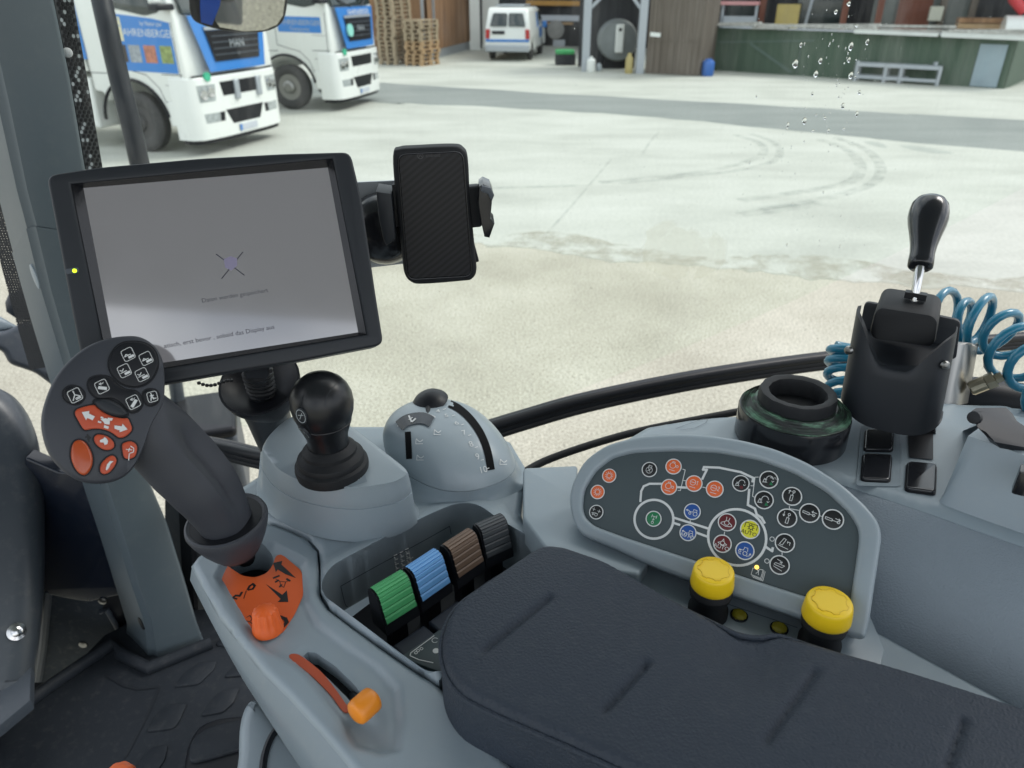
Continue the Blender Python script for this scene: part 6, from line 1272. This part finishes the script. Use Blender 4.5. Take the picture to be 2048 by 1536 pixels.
# ------------------------------------------------------------------ van
def make_van():
    v = thing('van', 'white van with a blue stripe, seen from behind beside the barn', 'van', (0, 0, 0))
    SVF = Frame((0, 0, 0), (1, 0, 0), (0, 0, 1))
    pr = [(-2.45, .38), (-2.42, .95), (-2.36, 1.25), (-2.18, 1.86), (-2.0, 1.96), (.6, 1.95), (1.0, 1.88), (1.65, 1.30), (2.35, 1.05), (2.45, .75), (2.42, .36), (1.92, .34)]+[(1.5+.40*math.cos(rad(a)), .34+.38*math.sin(rad(a))) for a in range(0, 181, 20)]+[(-1.1, .33)]+[(-1.5+.40*math.cos(rad(a)), .34+.38*math.sin(rad(a))) for a in range(0, 181, 20)]
    MB().plate([pr], SVF, -.93, .93, .15, 5).build('body', M['wpaint'], v, 50)
    RF = Frame((-2.375, 0, 1.28), (0, -1, 0), (.285, 0, 1)); 
    for s in (-1, 1): MB().plate([fillet([(s*.04, .0), (s*.76, .0), (s*.68, .5), (s*.04, .5)], .06)], RF, -.02, .035, .006, 2).build('rear_window', M['glass'], v, 30)
    MB().box((-2.47, 0, .47), (.16, 1.84, .26)).build('rear_bumper', M['galv'], v, bevel=.05, seg=3); MB().box((-2.425, 0, .76), (.06, 1.80, .09)).build('blue_stripe', M['bpaint'], v)
    MB().box((-2.42, .38, 1.06), (.05, .52, .12)).build('number_plate', M['dark'], v)
    for s in (-1, 1): MB().box((-2.38, s*.83, 1.0), (.14, .17, .36)).build('tail_light', plastic('tail lamp', (.42, .03, .03), .25, .2, 8), v, bevel=.02)
    for x in (-1.5, 1.5):
        for s in (-1, 1):
            w = MB().lathe((x, s*.90, .34), [(.2, -.2), (.33, -.19), (.34, -.02), (.30, .0), (.21, -.01)], (0, s, 0), 28).build('wheel', M['tyre'], v, 40); MB().lathe((x, s*.90, .34), [(.21, -.012), (.15, -.03), (.05, -.01), (.001, -.008)], (0, s, 0), 20).build('rim', M['steel'], w, 40)
    S2 = Frame((0, -.93, 0), (1, 0, 0), (0, 0, 1)); MB().plate([fillet([(.25, 1.25), (1.5, 1.25), (.95, 1.8), (.25, 1.82)], .06)], S2, -.01, .012).build('side_window', M['glass'], v); MB().plate([[(-.3, 1.2), (.1, 1.2), (.1, 1.75), (-.3, 1.75)]], S2, -.01, .006).build('side_sign', M['bpaint'], v); MB().plate([[(.3, .75), (1.2, .75), (1.2, 1.15), (.3, 1.15)]], S2, -.01, .006).build('side_sign', M['bpaint'], v)
    for o in [q for q in bpy.data.objects if q.parent == v and q.type == 'MESH']:
        for p in o.data.vertices:
            if p.co.z > 1.05: p.co.y *= 1-(p.co.z-1.05)*.14
    MB().box((.85, -1.08, 1.25), (.12, .2, .26)).build('door_mirror', M['bpaint'], v, bevel=.04); MB().box((-.4, .1, 2.02), (1.9, 1.2, .06)).build('roof_rack', M['galv'], v)
    return v
vn = make_van(); a_, b_ = G(984, 117), G(1062, 120); mid = (a_+b_)/2; hd_ = V((-(b_-a_).y, (b_-a_).x, 0)).normalized(); hd_ = V((.17, .98, 0)).normalized()
vn.location = (mid.x+hd_.x*1.5, mid.y+hd_.y*1.5, .01); vn.rotation_euler = (0, 0, math.atan2(hd_.y, hd_.x))
# ------------------------------------------------------------------ timber trailer behind, dark hall
tra = thing('timber_rack', 'loaded timber trailer with an orange and a pale beam, between the van and the shelter', 'trailer', G(1125, 90))
c = G(1125, 92)
MB().beam(c+V((-1.9, 0, 2.0)), c+V((2.6, -.2, 1.95)), .5, .22).build('orange_beam', plastic('yellow wood beam', (.50, .27, .07), .7, .2, 2), tra); MB().beam(c+V((-1.9, 0, 1.32)), c+V((2.6, -.2, 1.28)), .5, .26).build('pale_beam', M['plate_w'], tra); MB().beam(c+V((-1.9, .1, 1.08)), c+V((2.6, -.1, 1.04)), .5, .12).build('brown_beam', wood2, tra)
w = MB().lathe(c+V((-.4, -.35, .78)), [(.22, -.2), (.42, -.18), (.44, 0), (.40, .02), (.22, .02)], (0, -1, 0), 28).build('wheel', plastic('pale wheel', (.25, .25, .24), .7, .2, 5), tra, 40)
MB().beam(c+V((-2, .7, .9)), c+V((3, .6, .9)), .3, 1.8).build('rack_back', dboards, tra); MB().beam(c+V((-.5, -.2, .15)), c+V((.1, -.2, .15)), .3, .3).build('wheel_chock', M['galv'], tra)
hall = thing('dark_hall', 'dark open storage hall with brown posts along the back of the yard', 'building', (14, 38, 0))
hA, hB = V((-2, 44, 0)), V((34, 30, 0)); hd2 = (hB-hA).normalized(); hn = V((hd2.y, -hd2.x, 0))
MB().beam(hA+ZZ*3, hB+ZZ*3, .3, 6).build('back_wall', dboards, hall); MB().beam(hA+hn*2+ZZ*6.1, hB+hn*2+ZZ*6.1, 5, .2).build('roof', M['dark'], hall)
def on_hall(px, off):                                         # point of the hall front at sight line column px
    r = ray(px, 20); o = hA+hn*off; t = (o-EYE).dot(hn)/(V((r.x, r.y, 0)).dot(hn)); q = EYE+r*t; q.z = 0; return q
for px in (1525, 1690, 1760, 1885, 1945): q = on_hall(px, 1.2); MB().beam(q, q+ZZ*5.5, .26, .26, hn).build('post', rboards if px < 1800 else gboards, hall)
for px, mt, w_, z0, z1, nm in ((1838, rboards, 1.9, .6, 2.6, 'red_door'), (1800, M['olive'], .3, 0, .1, 'sill'), (1905, M['galv'], 1.6, 1.0, 3.2, 'glazed_panel'), (1770, M['galv'], 1.0, .9, 3.0, 'glazed_panel'), (1645, M['glass'], 2.2, .8, 3.4, 'glazed_panel'), (1490, M['glass'], 1.6, .8, 3.4, 'glazed_panel')):
    q = on_hall(px, .6); MB().beam(q-hd2*w_/2+ZZ*(z0+z1)/2, q+hd2*w_/2+ZZ*(z0+z1)/2, .1, z1-z0).build(nm, mt if mt is not M['galv'] else plastic('dusty glazing', (.13, .15, .14), .3, .5, .8), hall)
q = on_hall(1838, .75); MB().beam(q-hd2*.7+ZZ*2.75, q+hd2*.7+ZZ*2.75, .1, .25).build('white_lintel', M['wpaint'], hall)
q = on_hall(1608, 1.25); MB().beam(q, q+hd2*.5+ZZ*4, .12, .12, hn).build('pale_strut', M['galv'], hall)
def hall_box(name, label, cate, px, off, z0, w_, d_, h_, mt, **k):
    q = on_hall(px, off); o = MB().beam(q-hd2*w_/2+ZZ*(z0+h_/2), q+hd2*w_/2+ZZ*(z0+h_/2), d_, h_).build(name, mt, None, bevel=.03); return tag(o, label, cate)
hall_box('yellow_crate', 'yellow crate standing in the dark hall above the green hut', 'crate', 1577, 2.2, 1.0, .95, .6, 1.05, plastic('yellow crate', (.46, .36, .12), .7, .15, 3)); 
hall_box('pale_crate', 'pale cream box in the dark hall right of the red door', 'box', 1873, 1.5, 1.45, .5, .4, .55, plastic('cream box', (.55, .55, .46), .7, .1, 3))
rk = thing('red_white_rack', 'white metal rack with a pink top rail behind the brown shed', 'rack', on_hall(1455, 3.5)); q = on_hall(1455, 3.5)
MB().beam(q-hd2*1.1+ZZ*2.1, q+hd2*1.3+ZZ*2.1, .6, .14).build('top_rail', plastic('faded red rail', (.55, .26, .26), .6, .1, 3), rk)
for s in (-.2, 1.2): MB().beam(q+hd2*s, q+hd2*s+ZZ*2.1, .1, .1).build('rack_leg', M['galv'], rk)
MB().beam(q-hd2*.1+ZZ*1.35, q+hd2*1.2+ZZ*1.35, .4, .5).build('rack_panel', M['galv'], rk)
tmb = thing('timber_stack', 'stack of orange brown planks at the right behind the green hut', 'timber stack', on_hall(1985, 3)); q = on_hall(1975, 3.2)
for k in range(4): MB().beam(q-hd2*.95+ZZ*(.95+.2*k), q+hd2*(1.15-.03*k)+ZZ*(.95+.2*k), .9, .17).build('plank', (wood2, boards)[k % 2], tmb)
wr = tag(MB().tube([on_hall(2015, 4.2)+ZZ*1.15, on_hall(2015, 4.2)+hd2*3+ZZ*1.1], .62, 20).build('wrapped_bale', M['wpaint'], None), 'white wrapped roll lying beside the orange planks at the right edge', 'roll')
rd = tag(MB().tube([on_hall(2005, 4)+ZZ*3.0, on_hall(2022, 4)+ZZ*2.3, on_hall(2050, 4)+ZZ*1.9], .2, 10).build('red_machine_arm', plastic('red machine paint', (.55, .04, .05), .4, .1, 3), None), 'red machine arm in the top right corner above the white roll', 'machine arm')
# ------------------------------------------------------------------ steel shelter with tank, brown shed
sh = thing('steel_shelter', 'grey steel frame shelter with diagonal braces standing against the brown shed', 'shelter', G(1225, 146))
pa, pb = G(1170, 143), G(1278, 147)
for q in (pa, pb):
    MB().beam(q, q+ZZ*3.4, .26, .26).build('post', M['galv'], sh)
MB().beam(pa+ZZ*2.52, pb+ZZ*2.52, .12, .16).build('lintel', plastic('pale yellow board', (.45, .44, .28), .7, .1, 4), sh); MB().beam(pa+V((0, 0, 1.95)), pa.lerp(pb, .30)+ZZ*2.52, .1, .1).build('brace', M['galv'], sh); MB().beam(pb+V((0, 0, 1.95)), pb.lerp(pa, .25)+ZZ*2.52, .1, .1).build('brace', M['galv'], sh)
MB().beam(pa+V((-.1, 1.9, 1.6)), pb+V((.1, 1.9, 1.6)), .1, 3.2).build('back_wall', dboards, sh); MB().beam(pa+V((-.1, .95, 3.35)), pb+V((.1, .95, 3.35)), 2.0, .1).build('roof', M['dark'], sh)
tk = thing('fuel_tank', 'grey round tank with a white pump column under the steel shelter', 'tank', G(1235, 140)); c = G(1237, 141)+V((0, .9, 0))
MB().lathe(c+V((0, .9, .95)), [(.001, -.05), (.5, 0), (.70, .08), (.72, .2), (.72, 1.3)], (0, -1, 0), 32).build('tank_drum', M['galv'], tk, 40) if False else MB().lathe(c+V((0, .6, .98)), [(.72, -.1), (.72, .9), (.66, 1.0), (.4, 1.06), (.001, 1.08)], (0, -1, 0), 32).build('tank_drum', plastic('dull tank paint', (.22, .24, .24), .5, .2, 3), tk, 40)
MB().box(tuple(c+V((.0, -.62, 1.05))), (.30, .2, .95)).build('pump_column', M['wpaint'], tk, bevel=.05); MB().lathe(c+V((0, -.73, 1.35)), [(.06, 0), (.05, .02), (.001, .02)], (0, -1, 0), 16).build('pump_dial', M['black'], tk); MB().box(tuple(c+V((0, .2, .2))), (1.0, .8, .4)).build('tank_stand', M['black'], tk)
def lathe_thing(name, lab, cate, g, prof, mt, n=20): return tag(MB().lathe(g, prof, ZZ, n).build(name, mt, None, 40), lab, cate)
lathe_thing('canister', 'white canister with a dark cap at the left post of the shelter', 'canister', G(1175, 143)+V((.1, -.2, .004)), [(.15, 0), (.16, .02), (.16, .38), (.10, .45), (.05, .47), (.05, .52), (.001, .52)], M['wpaint'])
lathe_thing('canister', 'small whitish canister on the ground in front of the tank', 'canister', G(1197, 142)+V((0, -.05, .004)), [(.10, 0), (.11, .02), (.10, .2), (.05, .26), (.001, .27)], M['pgrey'])
lathe_thing('canister', 'yellowish tall canister at the right of the tank', 'canister', G(1257, 147)+V((0, 0, .004)), [(.13, 0), (.14, .02), (.13, .5), (.07, .58), (.07, .66), (.001, .67)], plastic('yellowish plastic', (.40, .33, .14), .6, .2, 4))
gb = thing('green_lidded_box', 'black box with a bright green lid between the van and the shelter', 'box', G(1131, 131)); c = G(1131, 131)+V((0, .3, 0))
MB().box(tuple(c+V((0, 0, .21))), (.78, .6, .40)).build('box_body', M['dark'], gb, bevel=.04); MB().box(tuple(c+V((-.02, 0, .47))), (.74, .62, .16)).build('box_lid', plastic('green lid', (.04, .32, .10), .5, .15, 4), gb, bevel=.05, seg=3)
bs = thing('brown_shed', 'brown shed clad in vertical boards between the steel shelter and the green hut', 'shed', G(1350, 150))
s0, s1, s2 = G(1291, 148), G(1396, 153), G(1424, 141)
for (a_, b_, nm, nn) in ((s0, s1, 'front_wall', 16), (s1, s2, 'side_wall', 14)):
    m = MB(); dd = (b_-a_); dn = V((dd.y, -dd.x, 0)).normalized()
    for i in range(nn): q = a_+dd*(i+.5)/nn+dn*(.015*(i % 2)); m.beam(q+ZZ*.03, q+ZZ*3.6, dd.length/nn*.96, .03, dn)
    m.build(nm, gboards, bs, smooth=False)
MB().beam((s0+s1)/2+(s2-s1)*.1, (s0+s1)/2+(s2-s1)*.95, (s1-s0).length*.92, .1).build('shed_floor', M['dark'], bs); bk_ = s0+(s2-s1); MB().beam(s0+(s2-s1)*.04+ZZ*1.8, bk_+ZZ*1.8, .1, 3.5).build('left_wall', gboards, bs)
MB().beam(s0.lerp(s1, .0)+V((.05, -.06, 1.28)), s0.lerp(s1, .22)+V((0, -.06, 1.26)), .03, .13).build('name_plate', M['wpaint'], bs); MB().beam(s0+V((0, -.04, 1.1)), s1+V((0, -.04, 1.1)), .02, .05).build('cross_rail', gboards, bs)
br = lathe_thing('barrel', 'blue plastic barrel standing at the corner of the brown shed', 'barrel', G(1414, 152)+V((0, 0, .004)), [(.19, 0), (.21, .03), (.21, .42), (.19, .47), (.12, .50), (.12, .54), (.001, .54)], plastic('blue barrel', (.035, .13, .42), .45, .15, 4), 24)
# ------------------------------------------------------------------ green hut with planks on its roof, bench
hut = thing('green_hut', 'long low green hut with a pale blue door and loose planks on its roof', 'hut', G(1750, 160))
ga, gb_ = G(1420, 140), G(2006, 178); gd = (gb_-ga).normalized(); gn = V((gd.y, -gd.x, 0)); L = (gb_-ga).length; HH = 1.42
m = MB(); nn = 60
for i in range(nn): q = ga+gd*(L*(i+.5)/nn)+gn*(.006*(i % 2)); m.beam(q, q+ZZ*HH, L/nn*.985, .03, gn)
m.build('front_wall', green, hut, smooth=False)
MB().beam(gb_-gn*.03, gb_-gn*3+V((.55, 0, 0)), .05, .01).build('side_sill', green, hut); m = MB(); sb = gb_-gn*3+V((.3, 0, 0)); m.beam(gb_+ZZ*HH/2-gn*.05, sb+ZZ*HH/2, .05, HH); m.build('side_wall', green, hut)
MB().beam(ga-gn*1.6+ZZ*(HH-.12), gb_-gn*1.6+ZZ*(HH-.12), 3.0, .06).build('flat_roof', M['galv'], hut)
rnd = random.Random(21); m = MB(); x = 0
while x < L:
    w_ = rnd.uniform(1.2, 3.4); q0 = ga+gd*x; q1 = ga+gd*min(L+.25, x+w_)
    for j in range(3): z = HH+.03+.05*j+rnd.uniform(0, .06); o_ = gn*(.14-.22*j+rnd.uniform(-.10, .10)); m.beam(q0+o_+ZZ*(z+rnd.uniform(-.03, .06)), q1+o_+gn*rnd.uniform(-.05, .05)+ZZ*(z+rnd.uniform(-.03, .07)), rnd.uniform(.16, .28), rnd.uniform(.03, .07))
    x += w_*.93
m.build('roof_planks', lgrey, hut, smooth=False)
m = MB(); m.beam(ga+gd*L*.52+gn*.2+ZZ*(HH+.03), ga+gd*(L*.78)+gn*.2+ZZ*(HH+.01), .3, .10); m.beam(ga+gd*L*.79+gn*.2+ZZ*(HH+.02), gb_+gd*.25+gn*.2+ZZ*(HH+.0), .3, .13); m.build('edge_sheet', plastic('white zinc sheet', (.60, .62, .60), .4, .15, 2), hut, smooth=False)
def onwall(px):
    r = ray(px, 150); t = (ga-EYE).dot(gn)/V((r.x, r.y, 0)).dot(gn); q = EYE+r*t; q.z = 0; return q
d0, d1 = onwall(1945), onwall(2000); MB().beam(d0.lerp(d1, .0)+gn*.03+ZZ*.62, d1+gn*.03+ZZ*.62, .04, 1.18).build('door', plastic('pale blue door', (.26, .33, .37), .6, .2, 2), hut)
m = MB(); q0, q1 = ga+gd*.2, ga+gd*3.6
m.beam(q0+gn*.03+ZZ*.95, q1+gn*.03+ZZ*1.12, .03, .06); m.beam(ga+gd*1.4+gn*.03+ZZ*.95, ga+gd*3.0+gn*.03+ZZ*.1, .03, .10); m.beam(ga+gd*3.2+gn*.03+ZZ*.1, ga+gd*3.2+gn*.03+ZZ*.95, .03, .05, gn); m.build('wall_battens', copy_mat(boards, 'faded green boards', (.085, .125, .105), (.11, .155, .13)), hut, smooth=False)
bn_ = thing('metal_bench', 'galvanised metal frame bench standing in front of the green hut', 'bench', G(1790, 168)); p0, p1 = G(1708, 162), G(1872, 172)
for dz in (.50, .14): MB().beam(p0+ZZ*dz, p1+ZZ*dz, .08, .09).build('rail', M['galv'], bn_)
bk = gn*-.45
for dz in (.50, .16): MB().beam(p0+bk+ZZ*dz, p1+bk+ZZ*dz, .06, .06).build('rail', M['galv'], bn_)
for t in (0, .36, .55, 1): MB().beam(p0.lerp(p1, t), p0.lerp(p1, t)+ZZ*(.62 if t == 0 else .55), .09, .09).build('leg', M['galv'], bn_); MB().beam(p0.lerp(p1, t)+bk, p0.lerp(p1, t)+bk+ZZ*.52, .07, .07).build('leg', M['galv'], bn_)
MB().plate([[(p.x, p.y) for p in (p0, p1, p1+bk, p0+bk)]], Frame((0, 0, .545), (1, 0, 0), (0, 1, 0)), 0, .02).build('seat_sheet', M['galv'], bn_); MB().box(tuple(p0.lerp(p1, .92)+bk*.4+ZZ*.62), (.1, .1, .1)).build('bracket', M['galv'], bn_)
# parked car at the right edge, far off
car = thing('parked_car', 'grey parked car cut off by the right edge beyond the green hut', 'car', (0, 0, 0)); SVF = Frame((0, 0, 0), (1, 0, 0), (0, 0, 1))
pr = [(-2.1, .35), (-2.15, .8), (-1.9, 1.0), (-1.3, 1.45), (.3, 1.48), (1.1, 1.0), (2.0, .85), (2.15, .6), (2.1, .32)]; MB().plate([pr], SVF, -.85, .85, .1, 4).build('body', plastic('grey car paint', (.28, .30, .33), .3, .05, 2, coat=.3), car, 50)
S2 = Frame((0, -.85, 0), (1, 0, 0), (0, 0, 1)); MB().plate([[(-1.5, 1.02), (.9, 1.02), (.25, 1.38), (-1.2, 1.38)]], S2, -.02, .01).build('side_window', M['glass'], car)
for x in (-1.3, 1.35):
    for s in (-1, 1): w = MB().lathe((x, s*.8, .33), [(.2, -.18), (.32, -.17), (.33, -.02), (.2, .02)], (0, s, 0), 24).build('wheel', M['tyre'], car, 40)
g = Z(2052, 106, 0); car.location = (g.x+1.2, g.y+.6, .01); car.rotation_euler = (0, 0, rad(-20))
# ================================================================== LIGHT, SKY, CAMERA
w = bpy.data.worlds.new('World'); SC.world = w; w.use_nodes = True; nt = w.node_tree; lk = nt.links.new
bg = nt.nodes['Background']; sk = N(nt, 'ShaderNodeTexSky', sky_type='NISHITA'); sk.sun_disc = False; sk.sun_elevation = rad(48); sk.sun_rotation = rad(SUN_ROT); sk.dust_density = 3.0; sk.ozone_density = 1.0; sk.altitude = 400
tc = N(nt, 'ShaderNodeTexCoord'); mp = N(nt, 'ShaderNodeMapping'); mp.inputs['Scale'].default_value = (1, 1, 2.2); no = N(nt, 'ShaderNodeTexNoise'); no.inputs['Scale'].default_value = 2.6; no.inputs['Detail'].default_value = 7; no.inputs['Roughness'].default_value = .55
cr = N(nt, 'ShaderNodeMapRange'); cr.inputs[1].default_value = .40; cr.inputs[2].default_value = .62
cl = N(nt, 'ShaderNodeMix', data_type='RGBA'); c2 = N(nt, 'ShaderNodeMix', data_type='RGBA'); c2.inputs[6].default_value = (5.0, 5.6, 6.4, 1); c2.inputs[7].default_value = (15.5, 15.8, 15.8, 1)
lk(tc.outputs['Generated'], mp.inputs[0]); lk(mp.outputs[0], no.inputs[0]); lk(no.outputs['Fac'], cr.inputs[0]); lk(cr.outputs[0], c2.inputs[0]); cl.inputs[0].default_value = .72
lk(sk.outputs[0], cl.inputs[6]); lk(c2.outputs[2], cl.inputs[7]); lk(cl.outputs[2], bg.inputs[0]); bg.inputs[1].default_value = .10
su = bpy.data.lights.new('sun', 'SUN'); su.energy = SUN_E; su.angle = rad(24); su.color = (1, .97, .92)
so = bpy.data.objects.new('sun', su); COL.objects.link(so)
az = rad(SUN_ROT); el = rad(48); sd_ = V((math.sin(az)*math.cos(el), math.cos(az)*math.cos(el), math.sin(el))); so.rotation_euler = sd_.to_track_quat('Z', 'Y').to_euler(); so.location = (0, 0, 12)
cam = bpy.data.cameras.new('camera'); co = bpy.data.objects.new('camera', cam); COL.objects.link(co); SC.camera = co
co.location = EYE; co.rotation_euler = (math.pi/2-PITCH, 0, 0); cam.sensor_width = 36; cam.lens = 36*FOC/2048; cam.clip_start = .02; cam.clip_end = 600
cam.dof.use_dof = True; cam.dof.focus_distance = .74; cam.dof.aperture_fstop = 8.5
SC.view_settings.view_transform = 'Standard'; SC.view_settings.look = 'None'; SC.view_settings.gamma = 1; SC.view_settings.exposure = EXPO; SC.view_settings.use_curve_mapping = False
SC.cycles.use_denoising = True; SC.cycles.max_bounces = 8; SC.cycles.transparent_max_bounces = 16; SC.cycles.caustics_reflective = False; SC.cycles.caustics_refractive = False
